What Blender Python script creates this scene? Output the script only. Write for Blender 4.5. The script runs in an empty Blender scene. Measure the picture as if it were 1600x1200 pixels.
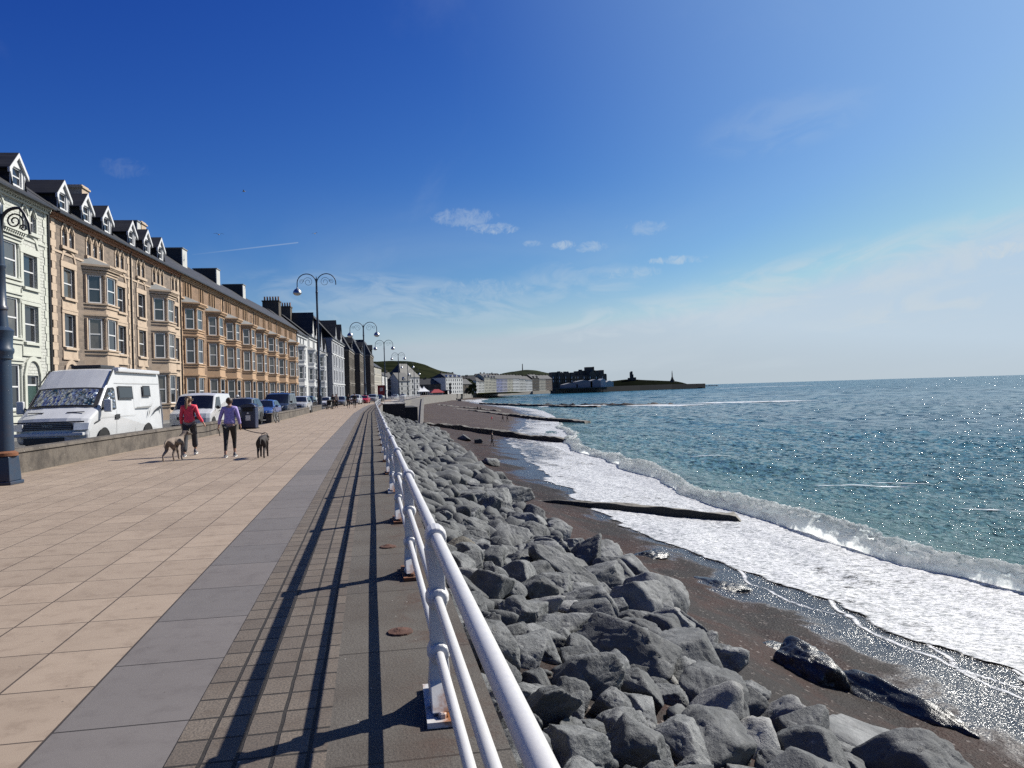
import bpy, bmesh, math, random
import numpy as np
from mathutils import Vector, Matrix, noise

sc = bpy.context.scene
R = math.radians
random.seed(7)

# ------------------------------------------------------------------ camera
FPX = 1240.0            # focal length in pixels of the 1600 px wide photograph
EYE = 1.55
ROLL = math.atan(0.0302)
PITCH = math.atan(9.7 / FPX)
YAW = math.atan(220 / FPX)
_F0 = Vector((math.sin(YAW), math.cos(YAW), 0)); _R0 = Vector((math.cos(YAW), -math.sin(YAW), 0)); _Z = Vector((0, 0, 1))
_F = _F0 * math.cos(PITCH) + _Z * math.sin(PITCH)
_U0 = -_F0 * math.sin(PITCH) + _Z * math.cos(PITCH)
_R = _R0 * math.cos(ROLL) - _U0 * math.sin(ROLL)
_U = _R0 * math.sin(ROLL) + _U0 * math.cos(ROLL)
cam_d = bpy.data.cameras.new('camera')
cam_d.sensor_width = 36.0
cam_d.lens = 36.0 * FPX / 1600.0
cam_d.clip_start = 0.05
cam_d.clip_end = 60000
cam = bpy.data.objects.new('camera', cam_d)
cam.matrix_world = Matrix(((_R.x, _U.x, -_F.x, 0), (_R.y, _U.y, -_F.y, 0), (_R.z, _U.z, -_F.z, EYE), (0, 0, 0, 1)))
sc.collection.objects.link(cam)
sc.camera = cam

# ------------------------------------------------------------------ light, sky, exposure
SUN_AZ = R(68.5)        # clockwise from +Y (the line of the promenade)
SUN_EL = R(39.5)
sun_d = bpy.data.lights.new('sun', 'SUN')
sun_d.energy = 5.0
sun_d.angle = R(0.53)
sun_d.color = (1.0, 0.955, 0.88)
sun = bpy.data.objects.new('sun', sun_d)
sdir = Vector((math.sin(SUN_AZ) * math.cos(SUN_EL), math.cos(SUN_AZ) * math.cos(SUN_EL), math.sin(SUN_EL)))
sun.rotation_euler = sdir.to_track_quat('Z', 'Y').to_euler()
sun.location = (60, 40, 80)
sc.collection.objects.link(sun)

sc.view_settings.view_transform = 'Standard'
sc.view_settings.look = 'None'
sc.view_settings.gamma = 1.0
sc.view_settings.exposure = 0.62
sc.cycles.use_denoising = False
sc.cycles.max_bounces = 6
sc.cycles.diffuse_bounces = 1
sc.cycles.glossy_bounces = 2
sc.cycles.transparent_max_bounces = 12
sc.cycles.sample_clamp_indirect = 4.0
sc.cycles.use_adaptive_sampling = True
sc.cycles.adaptive_threshold = 0.015

def pix_dir(px, py):
    return (_F + _R * ((px - 800) / FPX) + _U * ((600 - py) / FPX)).normalized()

world = bpy.data.worlds.new('World')
sc.world = world
world.use_nodes = True
wn = world.node_tree.nodes; wl = world.node_tree.links
wn.clear()
wout = wn.new('ShaderNodeOutputWorld')
bg = wn.new('ShaderNodeBackground'); bg.inputs['Strength'].default_value = 0.0652
sky = wn.new('ShaderNodeTexSky'); sky.sky_type = 'NISHITA'; sky.sun_disc = False
sky.sun_elevation = SUN_EL; sky.sun_rotation = SUN_AZ
sky.altitude = 0; sky.air_density = 1.0; sky.dust_density = 0.6; sky.ozone_density = 4.0
wl.new(bg.outputs[0], wout.inputs[0])

def wmath(op, a, b=None, clamp=False):
    n = wn.new('ShaderNodeMath'); n.operation = op; n.use_clamp = clamp
    for i, v in enumerate((a, b)):
        if v is None: continue
        if isinstance(v, (int, float)): n.inputs[i].default_value = v
        else: wl.new(v, n.inputs[i])
    return n.outputs[0]

def wramp(v, a, b):
    n = wn.new('ShaderNodeMapRange'); n.interpolation_type = 'SMOOTHSTEP'
    n.inputs['From Min'].default_value = a; n.inputs['From Max'].default_value = b
    wl.new(v, n.inputs['Value']); return n.outputs[0]

tc = wn.new('ShaderNodeTexCoord')
sep = wn.new('ShaderNodeSeparateXYZ'); wl.new(tc.outputs['Generated'], sep.inputs[0])
zc = wmath('MAXIMUM', sep.outputs[2], 0.0)
den = wmath('ADD', zc, 0.10)
px_ = wmath('DIVIDE', sep.outputs[0], den); py_ = wmath('DIVIDE', sep.outputs[1], den)
cmb = wn.new('ShaderNodeCombineXYZ'); wl.new(px_, cmb.inputs[0]); wl.new(py_, cmb.inputs[1])

def wnoise(vec, scale, detail, rough, dist=0.0, sx=1, sy=1, loc=(0, 0, 0), rz=0.0):
    mp = wn.new('ShaderNodeMapping'); mp.inputs['Scale'].default_value = (sx, sy, 1); mp.inputs['Location'].default_value = loc
    mp.inputs['Rotation'].default_value = (0, 0, rz)
    wl.new(vec, mp.inputs[0])
    n = wn.new('ShaderNodeTexNoise'); n.inputs['Scale'].default_value = scale; n.inputs['Detail'].default_value = detail
    n.inputs['Roughness'].default_value = rough; n.inputs['Distortion'].default_value = dist
    wl.new(mp.outputs[0], n.inputs['Vector']); return n.outputs[0]

# thin veils of high cloud low over the sea
veil = wramp(wnoise(cmb.outputs[0], 0.55, 6, 0.55, 0.6, 1.0, 0.45, (3.1, 1.7, 0), R(-25)), 0.42, 0.78)
band = wmath('MULTIPLY', wramp(zc, 0.0, 0.03), wmath('SUBTRACT', 1.0, wramp(zc, 0.12, 0.27)))
veil = wmath('MULTIPLY', wmath('MULTIPLY', veil, band), 0.22)
# faint wisps higher up
wisp = wramp(wnoise(cmb.outputs[0], 1.3, 7, 0.6, 1.2, 1.0, 0.4, (9.3, 4.1, 0), R(20)), 0.60, 0.95)
wisp = wmath('MULTIPLY', wisp, 0.10)
# pale haze near the horizon
hz = wmath('MULTIPLY', wmath('SUBTRACT', 1.0, wramp(zc, -0.07, 0.15)), 0.95)
# small broken clouds at a few bearings
dn = wnoise(tc.outputs['Generated'], 60, 8, 0.72, 0.7, 1, 1, (0, 0, 0))
dn2 = wnoise(tc.outputs['Generated'], 14, 3, 0.5, 0.3, 1, 1, (2, 5, 1))
puffs = None
def puff(px, py, rx, ry, strength):
    global puffs
    c = pix_dir(px, py)
    rgt = Vector((c.y, -c.x, 0)).normalized(); up = rgt.cross(c).normalized()
    def dot(v):
        n = wn.new('ShaderNodeVectorMath'); n.operation = 'DOT_PRODUCT'
        wl.new(tc.outputs['Generated'], n.inputs[0]); n.inputs[1].default_value = v
        return n.outputs['Value']
    a = wmath('DIVIDE', wmath('SUBTRACT', dot(rgt), rgt.dot(c)), rx / FPX)
    b = wmath('DIVIDE', wmath('SUBTRACT', dot(up), up.dot(c)), ry / FPX)
    fwd = wmath('GREATER_THAN', dot(c), 0.5)
    r2 = wmath('ADD', wmath('MULTIPLY', a, a), wmath('MULTIPLY', b, b))
    m = wmath('MULTIPLY', wmath('SUBTRACT', 1.0, wramp(r2, 0.0, 1.6)), fwd)
    k = wmath('ADD', wmath('MULTIPLY', dn, 0.75), wmath('MULTIPLY', dn2, 0.25))
    v = wramp(wmath('ADD', k, wmath('MULTIPLY', m, 0.42)), 0.74, 1.05)
    v = wmath('MULTIPLY', wmath('MULTIPLY', v, wramp(r2, 1.6, 0.7)), strength)
    puffs = v if puffs is None else wmath('MAXIMUM', puffs, v)
for a in ((728, 340, 70, 18, .34), (772, 357, 50, 12, .50), (882, 383, 26, 10, .62), (925, 386, 38, 12, .4), (832, 381, 24, 7, .4), (1060, 406, 62, 9, .65),
          (1010, 356, 46, 16, .28), (985, 426, 60, 14, .35), (1560, 392, 62, 15, .95), (195, 262, 40, 18, .10), (740, 455, 130, 26, .3)):
    puff(*a)
def soft(px, py, rx, ry, tilt, strength):
    """a broad thin sheet of high cloud round one bearing"""
    global puffs
    c = pix_dir(px, py); rgt = Vector((c.y, -c.x, 0)).normalized(); up = rgt.cross(c).normalized()
    r2_ = rgt * math.cos(tilt) + up * math.sin(tilt); u2_ = up * math.cos(tilt) - rgt * math.sin(tilt)
    def dot(v):
        n = wn.new('ShaderNodeVectorMath'); n.operation = 'DOT_PRODUCT'
        wl.new(tc.outputs['Generated'], n.inputs[0]); n.inputs[1].default_value = v
        return n.outputs['Value']
    a = wmath('DIVIDE', wmath('SUBTRACT', dot(r2_), r2_.dot(c)), rx / FPX); b = wmath('DIVIDE', wmath('SUBTRACT', dot(u2_), u2_.dot(c)), ry / FPX)
    q = wmath('ADD', wmath('MULTIPLY', a, a), wmath('MULTIPLY', b, b))
    m = wmath('MULTIPLY', wmath('SUBTRACT', 1.0, wramp(q, 0.0, 1.5)), wmath('GREATER_THAN', dot(c), 0.4))
    cv = wn.new('ShaderNodeCombineXYZ'); wl.new(wmath('MULTIPLY', a, rx / 90.0), cv.inputs[0]); wl.new(wmath('MULTIPLY', b, ry / 34.0), cv.inputs[1]); cv.inputs[2].default_value = px * .01
    k = wnoise(cv.outputs[0], 0.9, 7, 0.58, 0.9)
    v = wmath('MULTIPLY', wmath('MULTIPLY', m, wramp(k, 0.32, 0.66)), strength)
    puffs = wmath('MAXIMUM', puffs, v)
for a in ((1330, 435, 430, 52, R(9), .62), (1480, 470, 230, 26, R(11), .80), (1060, 500, 320, 44, R(4), .60), (1250, 530, 420, 40, R(2), .5), (640, 470, 260, 40, R(-6), .42), (900, 445, 120, 40, R(3), .3), (560, 500, 170, 26, R(-4), .35), (1230, 190, 120, 40, R(8), .12), (1620, 360, 160, 26, R(14), .30)):
    soft(*a)
def seg_cloud(p0, p1, w, strength):
    """a thin straight vapour trail between two bearings"""
    global puffs
    a = pix_dir(*p0); b = pix_dir(*p1); mid = (a + b).normalized(); ax = (b - a).normalized(); nr = mid.cross(ax).normalized()
    half = (b - a).length / 2
    def dot(v):
        n = wn.new('ShaderNodeVectorMath'); n.operation = 'DOT_PRODUCT'
        wl.new(tc.outputs['Generated'], n.inputs[0]); n.inputs[1].default_value = v
        return n.outputs['Value']
    t = wmath('DIVIDE', wmath('SUBTRACT', dot(ax), ax.dot(mid)), half)
    e = wmath('SUBTRACT', 1.0, wramp(wmath('ABSOLUTE', wmath('DIVIDE', dot(nr), w / FPX)), 0.2, 1.0))
    l = wmath('MULTIPLY', wmath('LESS_THAN', wmath('ABSOLUTE', t), 1.0), wramp(t, -1.6, 0.6))
    v = wmath('MULTIPLY', wmath('MULTIPLY', e, l), wmath('MULTIPLY', wmath('GREATER_THAN', dot(mid), 0.5), strength))
    puffs = wmath('MAXIMUM', puffs, v)
seg_cloud((300, 398), (466, 379), 1.4, 0.26)
cov = wmath('MAXIMUM', wmath('ADD', wmath('ADD', veil, wisp), hz), puffs, True)
glow = wn.new('ShaderNodeVectorMath'); glow.operation = 'DOT_PRODUCT'; wl.new(tc.outputs['Generated'], glow.inputs[0]); glow.inputs[1].default_value = sdir
cov = wmath('MINIMUM', cov, 1.0)
mixc = wn.new('ShaderNodeMix'); mixc.data_type = 'RGBA'
wl.new(cov, mixc.inputs['Factor'])
# deepen the blue of the zenith the way the clear, polarised sky of the photograph has it
sps = wn.new('ShaderNodeSeparateColor'); wl.new(sky.outputs[0], sps.inputs[0])
cps = wn.new('ShaderNodeCombineColor')
chan = [wmath('MULTIPLY', wmath('POWER', wmath('MULTIPLY', sps.outputs[i], 0.1), g), 10.0 * k) for i, (g, k) in enumerate(((2.38, 2.45), (1.89, 1.42), (1.05, 0.98)))]
chan[2] = wmath('MINIMUM', chan[2], 7.4)
chan[1] = wmath('MINIMUM', chan[1], wmath('MULTIPLY', chan[2], 0.84))
chan[0] = wmath('MINIMUM', chan[0], wmath('MULTIPLY', chan[1], 0.80))
for i in range(3): wl.new(chan[i], cps.inputs[i])
gm = wn.new('ShaderNodeMix'); gm.data_type = 'RGBA'          # the bright aureole on the sun's side
wl.new(wmath('MULTIPLY', wramp(glow.outputs['Value'], 0.55, 1.0), 0.5), gm.inputs['Factor']); wl.new(cps.outputs[0], gm.inputs['A']); gm.inputs['B'].default_value = (3.6, 5.9, 8.6, 1)
wl.new(gm.outputs['Result'], mixc.inputs['A'])
# haze and cloud are brightest on the sun's side of the sky
sd_ = wn.new('ShaderNodeVectorMath'); sd_.operation = 'DOT_PRODUCT'; wl.new(tc.outputs['Generated'], sd_.inputs[0]); sd_.inputs[1].default_value = (math.sin(SUN_AZ), math.cos(SUN_AZ), 0)
hzc = wn.new('ShaderNodeMix'); hzc.data_type = 'RGBA'; wl.new(wramp(sd_.outputs['Value'], -0.55, 0.35), hzc.inputs['Factor'])
hzc.inputs['A'].default_value = (1.3, 1.7, 2.2, 1); hzc.inputs['B'].default_value = (5.8, 6.6, 7.2, 1)
wl.new(hzc.outputs['Result'], mixc.inputs['B'])
wl.new(mixc.outputs['Result'], bg.inputs['Color'])

# ------------------------------------------------------------------ helpers: objects
C = sc.collection
def link(o, parent=None):
    C.objects.link(o)
    if parent is not None: o.parent = parent
    return o

def tag(o, label=None, cat=None, group=None, kind=None):
    if label: o['label'] = label
    if cat: o['category'] = cat
    if group: o['group'] = group
    if kind: o['kind'] = kind
    return o

def thing(name, label, cat, loc=(0, 0, 0), rz=0.0, group=None):
    o = bpy.data.objects.new(name, None)
    o.empty_display_size = 0.2
    o.location = loc; o.rotation_euler = (0, 0, rz)
    link(o)
    return tag(o, label, cat, group)

class MB:
    """collects simple solids and builds them as one mesh object"""
    def __init__(s): s.v = []; s.f = []
    def add(s, vs, fs):
        o = len(s.v); s.v += [tuple(p) for p in vs]; s.f += [tuple(i + o for i in f) for f in fs]; return s
    def box(s, x0, x1, y0, y1, z0, z1):
        return s.add([(x0, y0, z0), (x1, y0, z0), (x1, y1, z0), (x0, y1, z0), (x0, y0, z1), (x1, y0, z1), (x1, y1, z1), (x0, y1, z1)],
                     [(0, 3, 2, 1), (4, 5, 6, 7), (0, 1, 5, 4), (1, 2, 6, 5), (2, 3, 7, 6), (3, 0, 4, 7)])
    def prism(s, poly, z0, z1):
        """poly: (x, y) counter-clockwise, extruded in z"""
        n = len(poly)
        return s.add([(x, y, z0) for x, y in poly] + [(x, y, z1) for x, y in poly],
                     [tuple(range(n - 1, -1, -1)), tuple(range(n, 2 * n))] + [(i, (i + 1) % n, n + (i + 1) % n, n + i) for i in range(n)])
    def frustum(s, p0, z0, p1, z1):
        n = len(p0)
        return s.add([(x, y, z0) for x, y in p0] + [(x, y, z1) for x, y in p1],
                     [tuple(range(n - 1, -1, -1)), tuple(range(n, 2 * n))] + [(i, (i + 1) % n, n + (i + 1) % n, n + i) for i in range(n)])
    def extr_y(s, poly, y0, y1):
        """poly: (x, z), extruded along y"""
        n = len(poly)
        return s.add([(x, y0, z) for x, z in poly] + [(x, y1, z) for x, z in poly],
                     [tuple(range(n)), tuple(range(2 * n - 1, n - 1, -1))] + [(i, n + i, n + (i + 1) % n, (i + 1) % n) for i in range(n)])
    def extr_x(s, poly, x0, x1):
        """poly: (y, z), extruded along x"""
        n = len(poly)
        return s.add([(x0, y, z) for y, z in poly] + [(x1, y, z) for y, z in poly],
                     [tuple(range(n - 1, -1, -1)), tuple(range(n, 2 * n))] + [(i, (i + 1) % n, n + (i + 1) % n, n + i) for i in range(n)])
    def quad(s, *p): return s.add(p, [tuple(range(len(p)))])
    def tube(s, path, r, n=8, cap=True):
        path = [Vector(p) for p in path]; rs = r if isinstance(r, (list, tuple)) else [r] * len(path)
        vs = []; fs = []; prev = None
        for i, p in enumerate(path):
            t = (path[min(i + 1, len(path) - 1)] - path[max(i - 1, 0)]).normalized()
            if prev is None:
                a = Vector((0, 0, 1)) if abs(t.z) < 0.9 else Vector((1, 0, 0))
                u = t.cross(a).normalized()
            else:
                u = (prev - t * prev.dot(t)).normalized()
            w = t.cross(u); prev = u
            for k in range(n):
                a = 2 * math.pi * k / n
                vs.append(p + (u * math.cos(a) + w * math.sin(a)) * rs[i])
        for i in range(len(path) - 1):
            for k in range(n):
                k2 = (k + 1) % n
                fs.append((i * n + k, i * n + k2, (i + 1) * n + k2, (i + 1) * n + k))
        if cap:
            fs.append(tuple(range(n - 1, -1, -1))); fs.append(tuple((len(path) - 1) * n + k for k in range(n)))
        return s.add(vs, fs)
    def lathe(s, prof, c=(0, 0, 0), n=16, axis='z'):
        vs = []; fs = []
        for r, h in prof:
            for k in range(n):
                a = 2 * math.pi * k / n; x, y = r * math.cos(a), r * math.sin(a)
                p = (x, y, h) if axis == 'z' else ((h, x, y) if axis == 'x' else (y, h, x))
                vs.append((p[0] + c[0], p[1] + c[1], p[2] + c[2]))
        for i in range(len(prof) - 1):
            for k in range(n):
                k2 = (k + 1) % n; fs.append((i * n + k, i * n + k2, (i + 1) * n + k2, (i + 1) * n + k))
        fs.append(tuple(range(n - 1, -1, -1))); fs.append(tuple((len(prof) - 1) * n + k for k in range(n)))
        return s.add(vs, fs)
    def ball(s, c, rx, ry=None, rz=None, n=12, m=8):
        ry = ry or rx; rz = rz or rx
        return s.lathe_e([(math.sin(math.pi * i / m), -math.cos(math.pi * i / m)) for i in range(m + 1)], c, (rx, ry, rz), n)
    def lathe_e(s, prof, c, sc3, n):
        vs = []; fs = []
        for r, h in prof:
            for k in range(n):
                a = 2 * math.pi * k / n
                vs.append((c[0] + max(r, 1e-3) * math.cos(a) * sc3[0], c[1] + max(r, 1e-3) * math.sin(a) * sc3[1], c[2] + h * sc3[2]))
        for i in range(len(prof) - 1):
            for k in range(n):
                k2 = (k + 1) % n; fs.append((i * n + k, i * n + k2, (i + 1) * n + k2, (i + 1) * n + k))
        fs.append(tuple(range(n - 1, -1, -1))); fs.append(tuple((len(prof) - 1) * n + k for k in range(n)))
        return s.add(vs, fs)
    def mesh(s, name, mat, smooth=False):
        me = bpy.data.meshes.new(name); me.from_pydata(s.v, [], s.f); me.update()
        if mat is not None: me.materials.append(mat)
        if smooth: me.polygons.foreach_set('use_smooth', [True] * len(me.polygons))
        return me
    def build(s, name, mat, parent=None, label=None, smooth=False, bevel=0.0, seg=2):
        me = s.mesh(name, mat, smooth)
        if smooth or bevel:
            bm = bmesh.new(); bm.from_mesh(me); bmesh.ops.recalc_face_normals(bm, faces=bm.faces); bm.to_mesh(me); bm.free()
        o = link(bpy.data.objects.new(name, me), parent)
        if label: o['label'] = label
        if bevel:
            m = o.modifiers.new('bevel', 'BEVEL'); m.width = bevel; m.segments = seg; m.limit_method = 'ANGLE'; m.angle_limit = R(35)
            m.harden_normals = False
        if smooth:
            try: me.set_sharp_from_angle(angle=R(40))
            except Exception: pass
        return o

def inst(name, me, parent, loc=(0, 0, 0), rz=0.0, label=None):
    o = link(bpy.data.objects.new(name, me), parent); o.location = loc; o.rotation_euler = (0, 0, rz)
    if label: o['label'] = label
    return o

def grid_mesh(name, X, Y, Z, mat, smooth=True, attrs=None):
    """X, Y, Z: 2-D arrays of equal shape"""
    n, m = X.shape
    co = np.stack([X, Y, Z], -1).reshape(-1, 3).astype(np.float32)
    i = np.arange(n - 1)[:, None] * m + np.arange(m - 1)[None, :]
    f = np.stack([i, i + 1, i + m + 1, i + m], -1).reshape(-1, 4).astype(np.int32)
    e1 = co[f[0, 1]] - co[f[0, 0]]; e2 = co[f[0, 3]] - co[f[0, 0]]
    if e1[0] * e2[1] - e1[1] * e2[0] < 0: f = f[:, ::-1].copy()
    me = bpy.data.meshes.new(name)
    me.vertices.add(len(co)); me.vertices.foreach_set('co', co.ravel())
    me.loops.add(f.size); me.loops.foreach_set('vertex_index', f.ravel())
    me.polygons.add(len(f)); me.polygons.foreach_set('loop_start', np.arange(0, f.size, 4, dtype=np.int32))
    try: me.polygons.foreach_set('loop_total', np.full(len(f), 4, dtype=np.int32))
    except Exception: pass
    if smooth: me.polygons.foreach_set('use_smooth', np.ones(len(f), dtype=bool))
    for k, a in (attrs or {}).items():
        at = me.attributes.new(k, 'FLOAT', 'POINT'); at.data.foreach_set('value', a.reshape(-1).astype(np.float32))
    me.update(calc_edges=True); me.validate()
    me.materials.append(mat)
    return me

def _hash(ix, iy, seed):
    h = (ix.astype(np.int64) * 374761393 + iy.astype(np.int64) * 668265263 + seed * 974634777) & 0xFFFFFFFF
    h = ((h ^ (h >> 13)) * 1274126177) & 0xFFFFFFFF
    h = (h ^ (h >> 16)) & 0xFFFFFF
    return h / float(0xFFFFFF) * 2 - 1
def vnoise(x, y, seed=0):
    x, y = np.broadcast_arrays(np.asarray(x, float), np.asarray(y, float))
    ix = np.floor(x); iy = np.floor(y); fx = x - ix; fy = y - iy
    ix = ix.astype(np.int64); iy = iy.astype(np.int64)
    u = fx * fx * fx * (fx * (fx * 6 - 15) + 10); v = fy * fy * fy * (fy * (fy * 6 - 15) + 10)
    a = _hash(ix, iy, seed); b = _hash(ix + 1, iy, seed); c = _hash(ix, iy + 1, seed); d = _hash(ix + 1, iy + 1, seed)
    return (a * (1 - u) + b * u) * (1 - v) + (c * (1 - u) + d * u) * v
def fbm(x, y, oct=4, seed=0, gain=0.5):
    s = 0; a = 1.0; f = 1.0
    for k in range(oct): s = s + a * vnoise(x * f + 17.3 * k, y * f - 9.1 * k, seed + k); a *= gain; f *= 2.03
    return s

# ------------------------------------------------------------------ helpers: materials
ALB = 0.83               # all paints and stones a little darker: the picture is exposed for the shade
class NT:
    def __init__(s, name):
        s.m = bpy.data.materials.new(name); s.m.use_nodes = True
        s.n = s.m.node_tree.nodes; s.l = s.m.node_tree.links
        s.b = s.n['Principled BSDF']; s.out = s.n['Material Output']
    def coord(s, kind='Object', scale=(1, 1, 1), loc=(0, 0, 0), rot=(0, 0, 0)):
        t = s.n.new('ShaderNodeTexCoord'); mp = s.n.new('ShaderNodeMapping')
        mp.inputs['Scale'].default_value = scale; mp.inputs['Location'].default_value = loc; mp.inputs['Rotation'].default_value = rot
        s.l.new(t.outputs[kind], mp.inputs[0]); return mp.outputs[0]
    def noise(s, vec, scale, detail=4, rough=0.55, dist=0.0):
        n = s.n.new('ShaderNodeTexNoise'); n.inputs['Scale'].default_value = scale; n.inputs['Detail'].default_value = detail
        n.inputs['Roughness'].default_value = rough; n.inputs['Distortion'].default_value = dist
        s.l.new(vec, n.inputs['Vector']); return n.outputs[0]
    def voro(s, vec, scale, feature='F1', out='Distance', rand=1.0):
        n = s.n.new('ShaderNodeTexVoronoi'); n.feature = feature; n.inputs['Scale'].default_value = scale
        n.inputs['Randomness'].default_value = rand
        s.l.new(vec, n.inputs['Vector']); return n.outputs[out]
    def brick(s, vec, w, h, mortar, c1, c2, cm, offset=0.5, bias=0.0, smooth=0.1):
        n = s.n.new('ShaderNodeTexBrick'); n.inputs['Scale'].default_value = 1.0
        n.inputs['Brick Width'].default_value = w; n.inputs['Row Height'].default_value = h
        n.inputs['Mortar Size'].default_value = mortar; n.inputs['Mortar Smooth'].default_value = smooth; n.inputs['Bias'].default_value = bias
        n.offset = offset; n.squash = 1.0
        for k, c in (('Color1', c1), ('Color2', c2), ('Mortar', cm)): n.inputs[k].default_value = (*c, 1)
        s.l.new(vec, n.inputs['Vector']); return n
    def mathn(s, op, a, b=None, clamp=False):
        n = s.n.new('ShaderNodeMath'); n.operation = op; n.use_clamp = clamp
        for i, v in enumerate((a, b)):
            if v is None: continue
            if isinstance(v, (int, float)): n.inputs[i].default_value = v
            else: s.l.new(v, n.inputs[i])
        return n.outputs[0]
    def map(s, v, a, b, c=0.0, d=1.0, smooth=True):
        n = s.n.new('ShaderNodeMapRange'); n.interpolation_type = 'SMOOTHSTEP' if smooth else 'LINEAR'
        for k, x in (('From Min', a), ('From Max', b), ('To Min', c), ('To Max', d)): n.inputs[k].default_value = x
        s.l.new(v, n.inputs['Value']); return n.outputs[0]
    def mix(s, f, a, b, mode='MIX'):
        n = s.n.new('ShaderNodeMix'); n.data_type = 'RGBA'; n.blend_type = mode
        if isinstance(f, (int, float)): n.inputs['Factor'].default_value = f
        else: s.l.new(f, n.inputs['Factor'])
        for k, v in (('A', a), ('B', b)):
            if isinstance(v, (tuple, list)): n.inputs[k].default_value = (*v[:3], 1)
            else: s.l.new(v, n.inputs[k])
        return n.outputs['Result']
    def bump(s, h, strength=0.3, dist=0.02, normal=None):
        n = s.n.new('ShaderNodeBump'); n.inputs['Strength'].default_value = strength; n.inputs['Distance'].default_value = dist
        s.l.new(h, n.inputs['Height'])
        if normal is not None: s.l.new(normal, n.inputs['Normal'])
        s.l.new(n.outputs[0], s.b.inputs['Normal']); return n.outputs[0]
    def set(s, **k):
        for a, v in k.items():
            if a == 'color': v = s.mix(1.0, v, (ALB, ALB, ALB), 'MULTIPLY')
            i = s.b.inputs[{'color': 'Base Color', 'rough': 'Roughness', 'metal': 'Metallic', 'spec': 'Specular IOR Level', 'alpha': 'Alpha', 'ior': 'IOR',
                            'coat': 'Coat Weight', 'sss': 'Subsurface Weight'}[a]]
            if isinstance(v, (int, float)): i.default_value = v
            elif isinstance(v, (tuple, list)): i.default_value = (*v[:3], 1)
            else: s.l.new(v, i)
        return s
    def attr(s, name):
        n = s.n.new('ShaderNodeAttribute'); n.attribute_name = name; return n.outputs['Fac']

def plain(name, c, rough=0.6, metal=0.0, var=0.12, scale=6.0, bump=0.0, spec=0.5, coat=0.0):
    t = NT(name); v = t.coord('Object')
    n = t.noise(v, scale, 5, 0.6)
    a = tuple(x * (1 - var) for x in c); b = tuple(min(1, x * (1 + var)) for x in c)
    t.set(color=t.mix(t.map(n, 0.3, 0.7), a, b), rough=rough, metal=metal, spec=spec, coat=coat)
    if bump: t.bump(n, bump, 0.02)
    return t.m

def weathered(name, c, dirt, amount=0.5, scale=2.0, rough=0.7, bump=0.15, fine=30.0):
    t = NT(name); v = t.coord('Object')
    a = t.noise(v, scale, 6, 0.62); b = t.noise(v, fine, 3, 0.6)
    k = t.mathn('MULTIPLY', t.map(a, 0.45, 0.75), amount)
    col = t.mix(k, c, dirt); col = t.mix(t.map(b, 0.3, 0.8, 0, 0.25), col, tuple(x * 0.6 for x in c))
    t.set(color=col, rough=rough); t.bump(b, bump, 0.01)
    return t.m

# ------------------------------------------------------------------ plan of the place (metres; +Y runs along the promenade, +X to the sea)
def pw(pts):
    xs = [p[0] for p in pts]; ys = [p[1] for p in pts]
    return lambda y: np.interp(y, xs, ys)
edge_c = pw([(-30, 0), (70, 0), (100, 0.5), (125, 1.2), (150, 4.0), (200, 9), (260, 14), (340, 22), (430, 34), (520, 47), (620, 62), (740, 86), (950, 132),
             (1150, 190), (1290, 255), (1420, 330), (1500, 420)])          # bend of the sea edge
wall_c = pw([(-30, -9.6), (14, -8.25), (22, -7.75), (28, -7.45), (34, -6.95), (48, -6.2), (62, -5.85), (89, -5.55), (105, -5.6), (125, -5.0), (150, -2.5), (200, 2.0),
             (260, 7), (340, 15), (430, 27), (520, 40), (620, 54), (740, 78), (950, 122), (1150, 178), (1420, 300)])
shore_c = pw([(-400, 19.5), (60, 19.5), (75, 20.5), (112, 25), (162, 36), (220, 48), (270, 56), (303, 60), (400, 64), (500, 69), (574, 76), (650, 86), (733, 104),
              (860, 128), (996, 156), (1215, 215), (1344, 283), (1500, 347), (1680, 497), (1800, 620)])
SEA = -6.2
def facade_x(y): return -17.55 + 0.06455 * (y - 48.5)
def sm(a, b, x):
    t = np.clip((x - a) / (b - a), 0, 1); return t * t * (3 - 2 * t)
near_prof = ([0.0, 3.5, 8.9, 12.0, 15.0, 19.5, 24, 34, 60, 200], [-1.25, -2.7, -4.85, -5.35, -5.7, -6.2, -6.6, -7.4, -9, -14])
def beach_z(x, y):
    x = np.asarray(x, float); y = np.asarray(y, float)
    xs = shore_c(y); e = edge_c(y) + 0.55
    zn = np.interp((x - e) / np.maximum(xs - 0.55 - 0.0, 1) * 19.5 if False else np.where(x < xs, (x - e) * 18.95 / np.maximum(xs - e, 1), 18.95 + (x - xs)) + 0.0,
                   near_prof[0], near_prof[1])
    zf = np.where(x < xs, np.maximum(SEA, SEA) + np.clip((xs - x) * 0.075, 0, 3.3), SEA - (x - xs) * 0.09)
    k = sm(98, 122, y)
    return zn * (1 - k) + zf * k

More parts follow.
